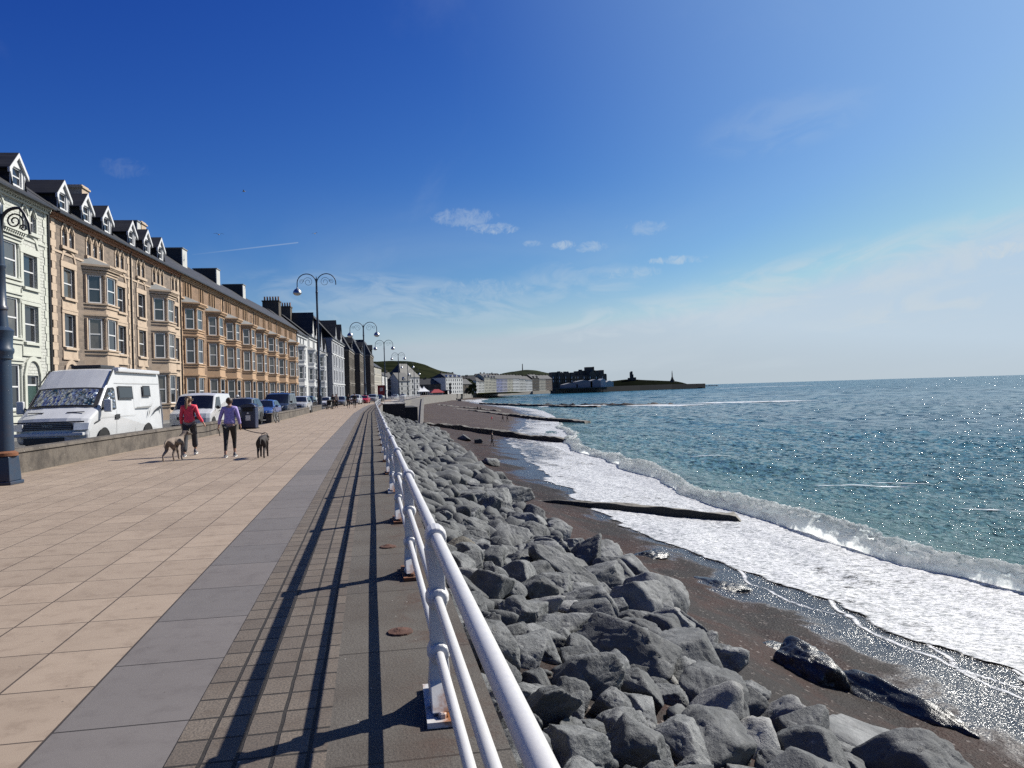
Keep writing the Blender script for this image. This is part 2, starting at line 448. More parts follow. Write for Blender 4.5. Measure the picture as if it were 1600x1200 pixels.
# ------------------------------------------------------------------ ground materials
def slab_material(name, ox, oy, w, h, c1, c2, cm, mortar, speck=0.12, rough=0.75, offset=0.0, bump=0.25, stain=(0.5, 0.46, 0.42), wob=0.0, speck_scale=220.0, mcut=0.7):
    t = NT(name); v = t.coord('Object', loc=(ox, oy, 0))
    if wob:
        nz = t.n.new('ShaderNodeTexNoise'); nz.inputs['Scale'].default_value = 4.0; t.l.new(v, nz.inputs['Vector'])
        mm = t.n.new('ShaderNodeVectorMath'); mm.operation = 'MULTIPLY_ADD'; mm.inputs[1].default_value = (wob, wob, 0); t.l.new(nz.outputs['Color'], mm.inputs[0]); t.l.new(v, mm.inputs[2]); v = mm.outputs[0]
    b = t.brick(v, w, h, mortar, c1, c2, cm, offset=offset, smooth=0.3)
    base = t.coord('Object')
    big = t.noise(base, 0.55, 5, 0.6); mid = t.noise(base, 5, 5, 0.65); fine = t.noise(base, speck_scale, 2, 0.7)
    col = t.mix(t.map(big, 0.35, 0.7, 0, 0.3), b.outputs['Color'], stain, 'MULTIPLY')
    col = t.mix(t.map(mid, 0.46, 0.72, 0, 0.55), col, stain, 'MULTIPLY')
    col = t.mix(t.map(fine, 0.35, 0.65, speck, 0), col, (0.05, 0.045, 0.04))
    spots = t.voro(base, 7.0); sp2 = t.voro(base, 2.6)
    col = t.mix(t.mathn('MULTIPLY', t.map(spots, 0.02, 0.06, 1, 0), 0.75), col, (0.07, 0.06, 0.052))
    col = t.mix(t.mathn('MULTIPLY', t.map(sp2, 0.008, 0.022, 1, 0), 0.6), col, (0.6, 0.58, 0.54))
    hgt = t.mathn('ADD', t.mathn('MULTIPLY', b.outputs['Fac'], -1.0), t.mathn('MULTIPLY', fine, 0.25))
    t.set(color=col, rough=rough, spec=0.35); t.bump(hgt, bump, 0.012)
    return t.m
M_tan = slab_material('tan_slabs', 1.53, -4.0, 0.485, 0.692, (0.385, 0.302, 0.226), (0.325, 0.254, 0.190), (0.075, 0.055, 0.042), 0.0075, stain=(0.62, 0.58, 0.56))
M_grey = slab_material('grey_slabs', 1.53, -4.08, 20.0, 0.927, (0.180, 0.162, 0.152), (0.150, 0.138, 0.132), (0.03, 0.026, 0.024), 0.008, speck=0.2, stain=(0.7, 0.68, 0.68))
M_sett = slab_material('brown_setts', 0.915, -4.08, 0.1525, 0.248, (0.205, 0.168, 0.132), (0.140, 0.114, 0.092), (0.014, 0.011, 0.009), 0.011, speck=0.7, rough=0.85, bump=0.6,
                       stain=(0.6, 0.52, 0.46), wob=0.012, speck_scale=90.0)
def concrete_edge_material():
    t = NT('edge_concrete'); v = t.coord('Object')
    b = t.brick(t.coord('Object', loc=(5.0, -3.4, 0)), 40.0, 1.465, 0.008, (0.150, 0.136, 0.116), (0.120, 0.109, 0.096), (0.02, 0.017, 0.014), offset=0.0)
    big = t.noise(v, 1.1, 6, 0.65); fine = t.noise(v, 70, 3, 0.75); rust = t.noise(v, 2.3, 5, 0.7, 0.4)
    sep = t.n.new('ShaderNodeSeparateXYZ'); t.l.new(v, sep.inputs[0])
    near = t.map(sep.outputs[0], -0.02, 0.3)
    col = t.mix(t.map(big, 0.3, 0.75, 0, 0.75), b.outputs['Color'], (0.075, 0.058, 0.046))
    col = t.mix(t.mathn('MULTIPLY', t.map(rust, 0.46, 0.70), t.mathn('MULTIPLY', near, 0.8)), col, (0.085, 0.042, 0.026))
    col = t.mix(t.map(fine, 0.35, 0.7, 0.5, 0), col, (0.04, 0.034, 0.028))
    col = t.mix(t.mathn('MULTIPLY', t.map(t.voro(v, 30), 0.04, 0.10, 1, 0), 0.55), col, (0.03, 0.026, 0.022))
    col = t.mix(t.mathn('MULTIPLY', t.map(t.voro(v, 9.0), 0.03, 0.055, 1, 0), 0.8), col, (0.55, 0.54, 0.50))
    t.set(color=col, rough=0.85, spec=0.3); t.bump(t.mathn('ADD', fine, t.mathn('MULTIPLY', b.outputs['Fac'], -1.5)), 0.55, 0.012)
    return t.m
M_edge = concrete_edge_material()
def asphalt():
    t = NT('asphalt'); v = t.coord('Object'); a = t.noise(v, 0.4, 5, 0.6); f = t.noise(v, 120, 2, 0.6)
    col = t.mix(t.map(a, 0.3, 0.7), (0.045, 0.045, 0.047), (0.075, 0.074, 0.073)); col = t.mix(t.map(f, 0.3, 0.7, 0, 0.4), col, (0.10, 0.10, 0.10))
    t.set(color=col, rough=0.85); t.bump(f, 0.3, 0.01); return t.m
M_asphalt = asphalt()
M_pave = slab_material('pavement_slabs', 0, 0, 0.6, 0.6, (0.26, 0.25, 0.235), (0.21, 0.205, 0.195), (0.08, 0.08, 0.075), 0.01, offset=0.5)
M_white_line = plain('white_road_paint', (0.62, 0.62, 0.60), 0.7, var=0.2, scale=9)
M_land = plain('town_ground', (0.15, 0.14, 0.12), 0.9, var=0.4, scale=0.05)
M_conc = weathered('sea_wall_concrete', (0.18, 0.17, 0.155), (0.06, 0.054, 0.045), 0.75, 0.7, 0.9, 0.4, 9)
M_conc_light = weathered('pale_concrete', (0.36, 0.345, 0.315), (0.14, 0.13, 0.115), 0.7, 0.4, 0.9, 0.3, 5)
M_conc_dark = weathered('dark_wet_concrete', (0.024, 0.022, 0.020), (0.010, 0.010, 0.009), 0.8, 1.2, 0.8, 0.6, 6)  # shade of the walls facing the camera put into a near-black colour

# ------------------------------------------------------------------ promenade, road, land
ys_p = np.concatenate([np.arange(-14, 60, 4.0), np.arange(60, 220, 8.0), np.arange(220, 700, 20.0), np.arange(700, 1500, 50.0)])
def strip(name, xl, xr, z, mat, ys=ys_p, kind='structure', cols=2):
    ys = np.asarray(ys, float)
    L = np.asarray(xl(ys) if callable(xl) else np.full_like(ys, xl)); Rr = np.asarray(xr(ys) if callable(xr) else np.full_like(ys, xr))
    t = np.linspace(0, 1, cols)
    X = L[:, None] * (1 - t) + Rr[:, None] * t; Y = np.repeat(ys[:, None], cols, 1); Z = np.full_like(X, z)
    o = link(bpy.data.objects.new(name, grid_mesh(name, X, Y, Z, mat, smooth=False))); o['kind'] = kind
    return o
strip('promenade_paving', lambda y: wall_c(y), lambda y: edge_c(y) - 1.53, 0.0, M_tan)
strip('grey_slab_path', lambda y: edge_c(y) - 1.53, lambda y: edge_c(y) - 0.915, 0.0, M_grey)
strip('sett_path', lambda y: edge_c(y) - 0.915, lambda y: edge_c(y) - 0.235, 0.0, M_sett)
strip('concrete_path', lambda y: edge_c(y) - 0.235, lambda y: edge_c(y) + 0.55, 0.0, M_edge)
strip('road', lambda y: facade_x(y) + 2.4, lambda y: wall_c(y) - 0.02, -0.06, M_asphalt, ys_p[ys_p < 420])
strip('pavement', lambda y: facade_x(y) - 3.0, lambda y: facade_x(y) + 2.4, 0.05, M_pave, ys_p[ys_p < 420])
kb = MB()
for a, b in zip(ys_p[:-1], ys_p[1:]):
    if b < 400:
        xa, xb = facade_x(a) + 2.4, facade_x(b) + 2.4
        kb.add([(xa, a, -.1), (xa + .15, a, -.1), (xb + .15, b, -.1), (xb, b, -.1), (xa, a, .056), (xa + .15, a, .056), (xb + .15, b, .056), (xb, b, .056)],
               [(4, 5, 6, 7), (1, 2, 6, 5), (0, 4, 7, 3), (0, 1, 5, 4), (2, 3, 7, 6)])
kb.build('kerb', M_pave)['kind'] = 'structure'
ml = MB()
for i in range(60):
    y0 = 10 + i * 6.0; x = facade_x(y0 + 1) + 5.6
    ml.quad((x, y0, -.055), (x + .1, y0, -.055), (x + .1 + .13, y0 + 2, -.055), (x + .13, y0 + 2, -.055))
ml.build('road_markings', M_white_line)['kind'] = 'structure'
# the land behind: one sheet out to the hills and round the headland
yl = np.concatenate([np.arange(-60, 700, 20.0), np.arange(700, 1500, 40.0)])
ex = edge_c(yl) + 0.3
lm = MB()
for i in range(len(yl) - 1):
    lm.quad((-6000, yl[i], -.12), (ex[i], yl[i], -.12), (ex[i + 1], yl[i + 1], -.12), (-6000, yl[i + 1], -.12))
lm.quad((-6000, 1480, -.12), (ex[-1], 1480, -.12), (700, 1800, -.12), (740, 1950, -.12), (560, 2600, -.12), (900, 9000, -.12), (-6000, 9000, -.12))
lm.build('land', M_land)['kind'] = 'structure'
# sea wall under the promenade edge
sw = MB()
for a, b in zip(ys_p[:-1], ys_p[1:]):
    xa, xb = edge_c(a) + .55, edge_c(b) + .55
    sw.add([(xa - .8, a, -8), (xa, a, -8), (xb, b, -8), (xb - .8, b, -8), (xa - .8, a, -.014), (xa, a, -.014), (xb, b, -.014), (xb - .8, b, -.014)],
           [(4, 5, 6, 7), (1, 2, 6, 5), (0, 4, 7, 3)])
tag(sw.build('sea_wall', M_conc), 'long concrete sea wall holding up the promenade above the beach', 'sea wall')

# ------------------------------------------------------------------ beach
def beach_material():
    t = NT('shingle_beach'); v = t.coord('Object'); wet = t.attr('wet')
    big = t.noise(v, 0.30, 6, 0.65, 0.6); n2 = t.noise(v, 1.7, 6, 0.7); peb = t.voro(v, 16.0); pc = t.voro(v, 16.0, out='Color'); peb2 = t.voro(v, 45.0)
    sp = t.n.new('ShaderNodeSeparateColor'); t.l.new(pc, sp.inputs[0])
    dry = t.mix(t.map(big, 0.42, 0.60), (0.022, 0.018, 0.016), (0.044, 0.020, 0.014))
    dry = t.mix(t.map(sp.outputs[0], 0.0, 1.0, 0.0, 0.5, False), dry, (0.030, 0.025, 0.022))
    dry = t.mix(t.map(sp.outputs[1], 0.965, 0.99, 0, .7), dry, (0.22, 0.19, 0.17))
    wetc = t.mix(t.map(n2, 0.35, 0.7), (0.014, 0.012, 0.012), (0.026, 0.022, 0.022))
    wn_ = t.map(t.mathn('ADD', wet, t.mathn('MULTIPLY', t.mathn('SUBTRACT', big, 0.5), 1.7)), 0.32, 0.62)
    far = t.attr('far')
    col = t.mix(wn_, dry, wetc)
    col = t.mix(far, col, t.mix(t.map(big, 0.35, 0.65), (0.088, 0.068, 0.056), (0.066, 0.050, 0.044)))
    t.set(color=col, rough=t.map(wn_, 0, 1, 0.7, 0.22), spec=t.map(wn_, 0, 1, 0.12, 0.7))
    h = t.mathn('ADD', t.mathn('MULTIPLY', peb, 1.0), t.mathn('MULTIPLY', peb2, 0.45))
    bn = t.n.new('ShaderNodeBump'); bn.inputs['Distance'].default_value = 0.03
    t.l.new(t.map(wn_, 0, 1, 0.75, 0.42), bn.inputs['Strength']); t.l.new(h, bn.inputs['Height'])
    nz = t.n.new('ShaderNodeTexNoise'); nz.inputs['Scale'].default_value = 26.0; nz.inputs['Detail'].default_value = 2.0; t.l.new(v, nz.inputs['Vector'])
    v1 = t.n.new('ShaderNodeVectorMath'); v1.operation = 'SUBTRACT'; t.l.new(nz.outputs['Color'], v1.inputs[0]); v1.inputs[1].default_value = (.5, .5, .5)
    v2 = t.n.new('ShaderNodeVectorMath'); v2.operation = 'SCALE'; t.l.new(v1.outputs[0], v2.inputs[0]); t.l.new(t.map(wn_, 0, 1, .9, 2.0), v2.inputs['Scale'])
    v3 = t.n.new('ShaderNodeVectorMath'); v3.operation = 'ADD'; t.l.new(bn.outputs[0], v3.inputs[0]); t.l.new(v2.outputs[0], v3.inputs[1])
    v4 = t.n.new('ShaderNodeVectorMath'); v4.operation = 'NORMALIZE'; t.l.new(v3.outputs[0], v4.inputs[0]); t.l.new(v4.outputs[0], t.b.inputs['Normal'])
    return t.m
M_beach = beach_material()
yb = np.concatenate([np.arange(-40, 60, 0.35), np.arange(60, 200, 1.5), np.arange(200, 700, 8), np.arange(700, 1500, 25)])
tb = np.concatenate([np.linspace(0, 1.0, 90), np.linspace(1.02, 2.2, 26)])
e_ = edge_c(yb) + .5
Xb = e_[:, None] + (shore_c(yb) - e_)[:, None] * tb[None, :]
Yb = np.repeat(yb[:, None], len(tb), 1)
amp = np.clip(1 - Yb / 300, 0.15, 1)
Zb = beach_z(Xb, Yb) + 0.10 * amp * fbm(Xb * 0.35, Yb * 0.22, 4, 3) + 0.02 * amp * fbm(Xb * 2.2, Yb * 2.2, 2, 9)
dsh = shore_c(Yb) - Xb
wet = sm(8.6, 3.4, dsh) if False else np.clip((10.6 - dsh) / 6.0, 0, 1) * np.where(Yb > 130, 0.8, 1)
far = np.clip((Yb - 70) / 90, 0, 1) * np.clip(dsh / 6, 0, 1)
beach = link(bpy.data.objects.new('beach', grid_mesh('beach', Xb, Yb, Zb, M_beach, attrs={'wet': wet, 'far': far})))
beach['kind'] = 'structure'

# ------------------------------------------------------------------ sea
def crest_x(y): return shore_c(y) + 3.4 + 0.9 * np.sin(y * 0.11) * np.clip(y / 60, 0.2, 1) + 0.35 * np.sin(y * 0.31 + 1)
def crest_h(y): return (0.60 + 0.16 * np.sin(y * 0.19 + 0.8) + 0.10 * np.sin(y * 0.57)) * np.clip((175 - y) / 60, 0, 1)
def wave_z(X, Y):
    fade = np.clip((X - shore_c(Y) + 1.0) / 10, 0, 1)
    d = np.hypot(X, Y)
    z = 0
    rng = np.random.RandomState(5)
    for lam, amp_, n in ((19, .11, 3), (9, .075, 4), (4.2, .045, 6), (2.0, .022, 7), (1.05, .011, 6)):
        for k in range(n):
            th = R(188) + rng.uniform(-1, 1) * (0.35 if lam > 8 else 0.9)
            ph = rng.uniform(0, 6.28); l = lam * rng.uniform(.75, 1.3); q = 2 * math.pi / l
            arg = q * (X * math.cos(th) + Y * math.sin(th)) + ph
            s = 1 - np.abs(np.sin(arg * 0.5)) * 2 if lam < 6 else np.sin(arg)
            z = z + amp_ / math.sqrt(n) * s * np.clip(1.6 - d * 0.009 / lam * 8, 0, 1)
    z = z * (0.35 + 0.65 * fade)
    g = 1 + 0.5 * vnoise(X * 0.05, Y * 0.05, 4)
    z = z * g
    u = X - crest_x(Y)
    z = z + .62 * crest_h(Y) * np.where(u < .9, np.exp(-((u - .9) / 0.55) ** 2), np.exp(-((u - .9) / 2.6) ** 2))
    u2 = X - crest_x(Y) - 11 - 2 * np.sin(Y * 0.045)
    z = z + 0.30 * np.clip((160 - Y) / 80, 0, 1) * np.exp(-(u2 / 2.2) ** 2) * (0.6 + 0.6 * vnoise(Y * 0.06, Y * 0, 8))
    return z
def sea_material():
    t = NT('sea_water'); sh = t.attr('shallow'); ds = t.attr('dist')
    def w(scale, sy, detail, rot=0.0, dist=.4): return t.noise(t.coord('Object', scale=(1.0, sy, 1), rot=(0, 0, rot)), scale, detail, 0.6, dist)
    near, mid, far_, vfar = w(3.4, .6, 5, .25), w(1.0, .5, 5, -.1), w(.27, .42, 5, .1), w(.05, .34, 5, 0)
    big = w(.018, .35, 5, 0, .7); patch = w(.10, .4, 4, .1)
    k1 = t.map(ds, 160, 30); k2 = t.mathn('MULTIPLY', t.map(ds, 500, 120), 1.0); k3 = t.map(ds, 20, 160); k4 = t.map(ds, 200, 700)
    deep = t.mix(t.map(big, 0.32, 0.68), (0.008, 0.068, 0.100), (0.014, 0.092, 0.114))
    col = t.mix(sh, deep, (0.082, 0.155, 0.132)); col = t.mix(t.map(patch, .5, .72, 0, .4), col, (.018, .075, .085)); col = t.mix(t.map(mid, 0.5, 0.8, 0, 0.25), col, (0.028, 0.092, 0.105))
    t.set(color=col, rough=t.map(ds, 30, 900, .06, .20, False), ior=1.33, spec=0.42)
    h = None
    for n_, k_, a_ in ((near, k1, .16), (mid, k2, .50), (far_, k3, 1.5), (vfar, k4, 8.0)):
        q = t.mathn('MULTIPLY', t.mathn('MULTIPLY', n_, k_), a_); h = q if h is None else t.mathn('ADD', h, q)
    bn = t.bump(h, 1.0, .95)
    # fine ripples too small for the bump: tilt the normal itself, size of ripple growing with distance
    def tilt(scale, k_):
        nz = t.n.new('ShaderNodeTexNoise'); nz.inputs['Scale'].default_value = scale; nz.inputs['Detail'].default_value = 2.0; nz.inputs['Roughness'].default_value = .55
        t.l.new(t.coord('Object', scale=(1.0, .7, 1)), nz.inputs['Vector'])
        v1 = t.n.new('ShaderNodeVectorMath'); v1.operation = 'SUBTRACT'; t.l.new(nz.outputs['Color'], v1.inputs[0]); v1.inputs[1].default_value = (.5, .5, .5)
        v2 = t.n.new('ShaderNodeVectorMath'); v2.operation = 'MULTIPLY'; t.l.new(v1.outputs[0], v2.inputs[0]); v2.inputs[1].default_value = (2.15, 2.15, 0)
        v3 = t.n.new('ShaderNodeVectorMath'); v3.operation = 'SCALE'; t.l.new(v2.outputs[0], v3.inputs[0]); t.l.new(k_, v3.inputs['Scale']); return v3.outputs[0]
    acc = bn
    for sc_, k_ in ((5.0, t.map(ds, 75, 45, 0, .74)), (1.6, t.mathn('MULTIPLY', t.map(ds, 45, 75), t.map(ds, 180, 120))), (.5, t.mathn('MULTIPLY', t.map(ds, 120, 180), t.map(ds, 500, 320))), (.14, t.map(ds, 320, 500))):
        ad = t.n.new('ShaderNodeVectorMath'); ad.operation = 'ADD'; t.l.new(acc, ad.inputs[0]); t.l.new(tilt(sc_, k_), ad.inputs[1]); acc = ad.outputs[0]
    nm = t.n.new('ShaderNodeVectorMath'); nm.operation = 'NORMALIZE'; t.l.new(acc, nm.inputs[0]); t.l.new(nm.outputs[0], t.b.inputs['Normal'])
    return t.m
M_sea = sea_material()
def gspace(a, b, n, first):
    """n steps from a to b, the first of length `first`, growing geometrically"""
    lo, hi = 1.0001, 2.0
    for _ in range(60):
        m = (lo + hi) / 2
        if first * (m ** n - 1) / (m - 1) < (b - a): lo = m
        else: hi = m
    return a + first * (lo ** np.arange(n + 1) - 1) / (lo - 1)
xs_s = np.concatenate([np.arange(14, 60, 0.22)[:-1], gspace(60, 40000, 190, 0.24)])
ys_s = np.concatenate([-gspace(10, 8000, 40, 1.5)[::-1], np.arange(-9, 70, 0.3), gspace(70, 40000, 210, 0.32)])
Xs, Ys = np.meshgrid(xs_s, ys_s)
Zs = SEA + wave_z(Xs, Ys)
_sx = np.gradient(xs_s)[None, :]; _sy = np.gradient(ys_s)[:, None]; _st = np.minimum(np.minimum(_sx, _sy), 0.55)
_ch = np.random.RandomState(9).normal(size=Xs.shape); _ch = (_ch + .5 * np.roll(_ch, 1, 0) + .5 * np.roll(_ch, 1, 1)) / 1.22
Zs = Zs + .16 * _st * _ch * np.clip((Xs - crest_x(Ys) - 1.0) / 6, .0, 1)      # short choppy wavelets
shal = np.clip(1 - (Xs - shore_c(Ys)) / 55, 0, 1) ** 1.1 * np.where(Ys > 500, .5, 1.0)
sea = link(bpy.data.objects.new('sea', grid_mesh('sea', Xs, Ys, Zs, M_sea, attrs={'shallow': shal, 'dist': np.hypot(Xs, Ys)})))
sea['kind'] = 'structure'

# ------------------------------------------------------------------ surf: breaking crest, wash sheet, far white water
def translucent_foam(t, col, alpha, nrm=None, mixf=.74):
    """white water: light passes through it, so its shaded side stays bright"""
    tr = t.n.new('ShaderNodeBsdfTranslucent'); mx = t.n.new('ShaderNodeMixShader'); tp = t.n.new('ShaderNodeBsdfTransparent'); m2 = t.n.new('ShaderNodeMixShader')
    t.l.new(col, tr.inputs['Color']); mx.inputs[0].default_value = mixf; t.l.new(t.b.outputs[0], mx.inputs[1]); t.l.new(tr.outputs[0], mx.inputs[2])
    t.l.new(alpha, m2.inputs[0]); t.l.new(tp.outputs[0], m2.inputs[1]); t.l.new(mx.outputs[0], m2.inputs[2]); t.l.new(m2.outputs[0], t.out.inputs[0])
def foam_white():
    t = NT('foam_white'); v = t.coord('Object'); n = t.noise(v, 1.5, 6, 0.7, .8); f = t.noise(v, 9, 6, 0.78); d = t.attr('dens')
    k = t.map(t.mathn('ADD', t.mathn('ADD', t.mathn('MULTIPLY', n, 0.75), t.mathn('MULTIPLY', f, 0.45)), t.mathn('MULTIPLY', d, 0.75)), 0.80, 1.10)
    col = t.mix(t.map(f, 0.3, 0.7), (0.70, 0.76, 0.76), (0.93, 0.94, 0.94))
    t.set(color=col, rough=0.75, spec=.12); t.bump(t.mathn('ADD', f, n), 0.8, 0.14); translucent_foam(t, col, k); return t.m
M_crest = foam_white()
def wash_material():
    t = NT('wash_foam'); v = t.coord('Object'); d = t.attr('dens')
    st = t.coord('Object', scale=(0.55, 1.0, 1), rot=(0, 0, .25))
    n = t.noise(st, 1.1, 7, 0.68, 1.0); w1 = t.voro(st, 2.6, 'SMOOTH_F1'); f = t.noise(st, 7.0, 5, 0.75, .8)
    s = t.mathn('ADD', t.mathn('ADD', t.mathn('MULTIPLY', n, 0.55), t.mathn('MULTIPLY', f, 0.5)), t.mathn('MULTIPLY', w1, 0.30))
    k = t.map(t.mathn('ADD', s, t.mathn('MULTIPLY', d, 1.0)), 1.08, 1.34)
    col = t.mix(t.map(f, 0.38, 0.60), (0.14, 0.155, 0.16), (0.70, 0.70, 0.70))
    t.set(color=col, rough=0.55, alpha=k); t.bump(s, 0.8, 0.10); return t.m
M_wash = wash_material()
wash_in = pw([(-20, 4.8), (17, 4.1), (21, 4.5), (29, 5.2), (33.5, 7.0), (38, 7.4), (43, 6.8), (53, 6.0), (66, 5.4), (80, 5.0), (112, 5.6), (140, 5.0), (170, 4.0), (300, 5.0), (560, 6.0), (620, 22), (700, 7), (1500, 6)])
yw = np.concatenate([np.arange(-12, 60, 0.22), np.arange(60, 200, 0.6), np.arange(200, 760, 3)])
tw = np.linspace(0, 1, 70)
Lw = shore_c(yw) - wash_in(yw) - 0.9 - 0.7 * vnoise(yw * .35, yw * 0, 21) - 0.3 * vnoise(yw * 1.3, yw * 0, 22); Rw = np.where(yw < 175, crest_x(yw) + .2, shore_c(yw) + 3)
Xw = Lw[:, None] + (Rw - Lw)[:, None] * tw; Yw = np.repeat(yw[:, None], 70, 1)
zb_ = beach_z(Xw, Yw) + 0.10 * np.clip(1 - Yw / 300, 0.15, 1) * fbm(Xw * 0.35, Yw * 0.22, 4, 3)
Zw = np.maximum(zb_ + 0.035, SEA + wave_z(Xw, Yw) * sm(0.55, 1.0, tw)[None, :] + 0.03) + 0.035 * np.abs(fbm(Xw * 1.6, Yw * 1.6, 3, 31)) * np.clip(tw * 6, 0, 1)
T = np.repeat(tw[None, :], len(yw), 0)
dens = np.clip(T / 0.06, 0, 1) * 0.78 + 0.10 * np.exp(-((T - 0.07) / 0.035) ** 2) + 0.12 * vnoise(Xw * .28, Yw * .18, 55) - 0.10 * np.clip((Yw - 38) / 25, 0, 1) * np.clip((0.72 - T) / .5, 0, 1)
dens = dens - 0.22 * np.clip(.5 - T, 0, .5) * (vnoise(Xw * .5, Yw * .35, 71) > -.1)
dens = dens - 0.10 * np.clip((Yw - 62) / 30, 0, 1) * (T < .7) - np.where(Yw > 180, .05, 0)
o = link(bpy.data.objects.new('wave_wash', grid_mesh('wave_wash', Xw, Yw, Zw, M_wash, attrs={'dens': dens}))); o['kind'] = 'stuff'
# thin left-over foam lines drying on the sand
def foam_lines():
    t = NT('foam_lines'); v = t.coord('Object'); d = t.attr('dens'); n = t.noise(t.coord('Object', scale=(.35, 1, 1)), 2.6, 6, 0.72, .8); f = t.noise(v, 16, 4, 0.7)
    k = t.map(t.mathn('ADD', t.mathn('ADD', t.mathn('MULTIPLY', n, .6), t.mathn('MULTIPLY', f, .4)), t.mathn('MULTIPLY', d, .75)), 0.86, 1.12, 0, .9)
    t.set(color=(0.74, 0.74, 0.74), rough=.6, alpha=k); return t.m
M_fline = foam_lines()
yv = np.arange(9, 58, 0.15); tv = np.linspace(0, 1, 60)
Lv = shore_c(yv) - 9.0; Xv = Lv[:, None] + 6.6 * tv; Yv = np.repeat(yv[:, None], 60, 1)
Zv = beach_z(Xv, Yv) + 0.10 * fbm(Xv * 0.35, Yv * 0.22, 4, 3) + 0.02 * fbm(Xv * 2.2, Yv * 2.2, 2, 9) + 0.02
def lines_d(X, Y):
    dd = np.zeros_like(X)
    for x0, y0, amp_, wl, w, y1, y2 in ((13.2, 19.5, 1.6, 7.5, .16, 14, 24), (13.6, 16.0, 1.2, 6.0, .14, 10, 19), (12.6, 24.5, 1.0, 6.0, .13, 21, 29), (14.2, 13.0, .8, 5, .14, 9, 17), (13.0, 47, .7, 9, .15, 42, 56), (13.8, 30, .6, 5, .1, 26, 33)):
        xc = x0 + amp_ * (1 - np.cos((Y - y0) / wl * 2.4)) + 0.25 * vnoise(Y * 0.9, Y * 0, 77)
        dd = np.maximum(dd, np.exp(-((X - xc) / w) ** 2) * ((Y > y1) & (Y < y2)))
    return dd * 0.80 + 0.16 * np.clip(tv[None, :] - .55, 0, 1) * (Y < 33)
o = link(bpy.data.objects.new('foam_line', grid_mesh('foam_line', Xv, Yv, Zv, M_fline, attrs={'dens': lines_d(Xv, Yv)}))); o['kind'] = 'stuff'
# tumbling front of the breaker
yc = np.concatenate([np.arange(-12, 50, 0.13), np.arange(50, 185, 0.35)]); tcn = np.linspace(0, 1, 44)
cx = crest_x(yc); ch = crest_h(yc) + .12
P = [(-1.15, -.05), (-1.0, .28), (-.72, .55), (-.42, .82), (-.1, 1.0), (.25, .98), (.65, .80), (1.2, .55)]
pu = np.interp(tcn, np.linspace(0, 1, len(P)), [p[0] for p in P]); pz = np.interp(tcn, np.linspace(0, 1, len(P)), [p[1] for p in P])
brk = (0.65 + 0.5 * vnoise(yc * .16, yc * 0, 61))
Xc = cx[:, None] + pu[None, :] * (0.75 + .35 * vnoise(yc * .3, yc * 0, 62))[:, None]; Yc = np.repeat(yc[:, None], 44, 1)
Zc = SEA + pz[None, :] * ch[:, None] + 0.03
nz = fbm(Xc * 2.1, Yc * 1.4, 5, 41, .66); nz2 = fbm(Xc * 1.5 + Zc * 2, Yc * 1.3, 5, 43, .62)
env = np.sin(np.pi * np.clip(tcn * 1.05, 0, 1))[None, :]
nz3 = fbm(Xc * 4.5, Yc * 4.0 + Zc * 3, 3, 47, .6)
Zc = Zc + (0.09 * nz + .06 * nz3) * env; Xc = Xc + (0.15 * nz2 + .06 * nz3) * env
dn_ = (0.84 - 0.85 * np.clip((tcn - .56) / .42, 0, 1))[None, :] + 0.38 * (brk - .65)[:, None] - 1.2 * np.clip((yc - 165) / 20, 0, 1)[:, None]
o = link(bpy.data.objects.new('breaking_wave', grid_mesh('breaking_wave', Xc, Yc, Zc, M_crest, attrs={'dens': np.broadcast_to(dn_, Xc.shape).copy()}))); o['kind'] = 'stuff'
# patches of white water farther out
def foam_patch_mat():
    t = NT('foam_patch'); v = t.coord('Object', scale=(.5, 1, 1)); d = t.attr('dens'); n = t.noise(v, 0.32, 7, 0.75, .6)
    k = t.map(t.mathn('ADD', n, d), 0.92, 1.2); t.set(color=(0.72, 0.75, 0.76), rough=.7, alpha=k); return t.m
M_fp = foam_patch_mat()
def at(px, py, z=0.0):
    """the point at height z seen at a pixel of the photograph"""
    d = _F + _R * ((px - 800) / FPX) + _U * ((600 - py) / FPX); t = (z - EYE) / d.z
    return Vector((d.x * t, d.y * t, z))
def foam_patch(px, py, hw, hd, dmax=0.5):
    c = at(px, py, SEA); a = math.atan2(c.x, c.y)
    U_, V_ = np.meshgrid(np.linspace(-1, 1, 60), np.linspace(-1, 1, 18))
    X = c.x + U_ * hw * math.cos(a) + V_ * hd * math.sin(a); Y = c.y - U_ * hw * math.sin(a) + V_ * hd * math.cos(a)
    Z = SEA + np.maximum(wave_z(X, Y), 0.02) + .05 + .25 * np.exp(-(V_ / .3) ** 2) * (hd > 2)
    dd = (dmax + .14) * np.clip(1.1 - U_ ** 2 - V_ ** 2 * 1.0, 0, 1)
    o = link(bpy.data.objects.new('sea_foam', grid_mesh('sea_foam', X, Y, Z, M_fp, attrs={'dens': dd}))); o['kind'] = 'stuff'
for a in ((1150, 629, 26, 9, .62), (1220, 627.5, 22, 6, .5), (1060, 634, 18, 6, .55), (1345, 761, 4.6, .55, .5), (1400, 756, 3.2, .4, .42), (1105, 716, 5, .5, .42), (1480, 775, 4.5, .4, .35),
          (1190, 604.5, 70, 16, .6), (1250, 603, 60, 12, .5), (1140, 606.5, 40, 10, .55), (1020, 633.5, 20, 5, .55), (930, 634, 26, 3, .6), (900, 634.5, 30, 4, .6), (1000, 718, 4, .4, .36), (1560, 800, 4, .4, .35), (1310, 700, 5, .5, .36)):
    foam_patch(*a)

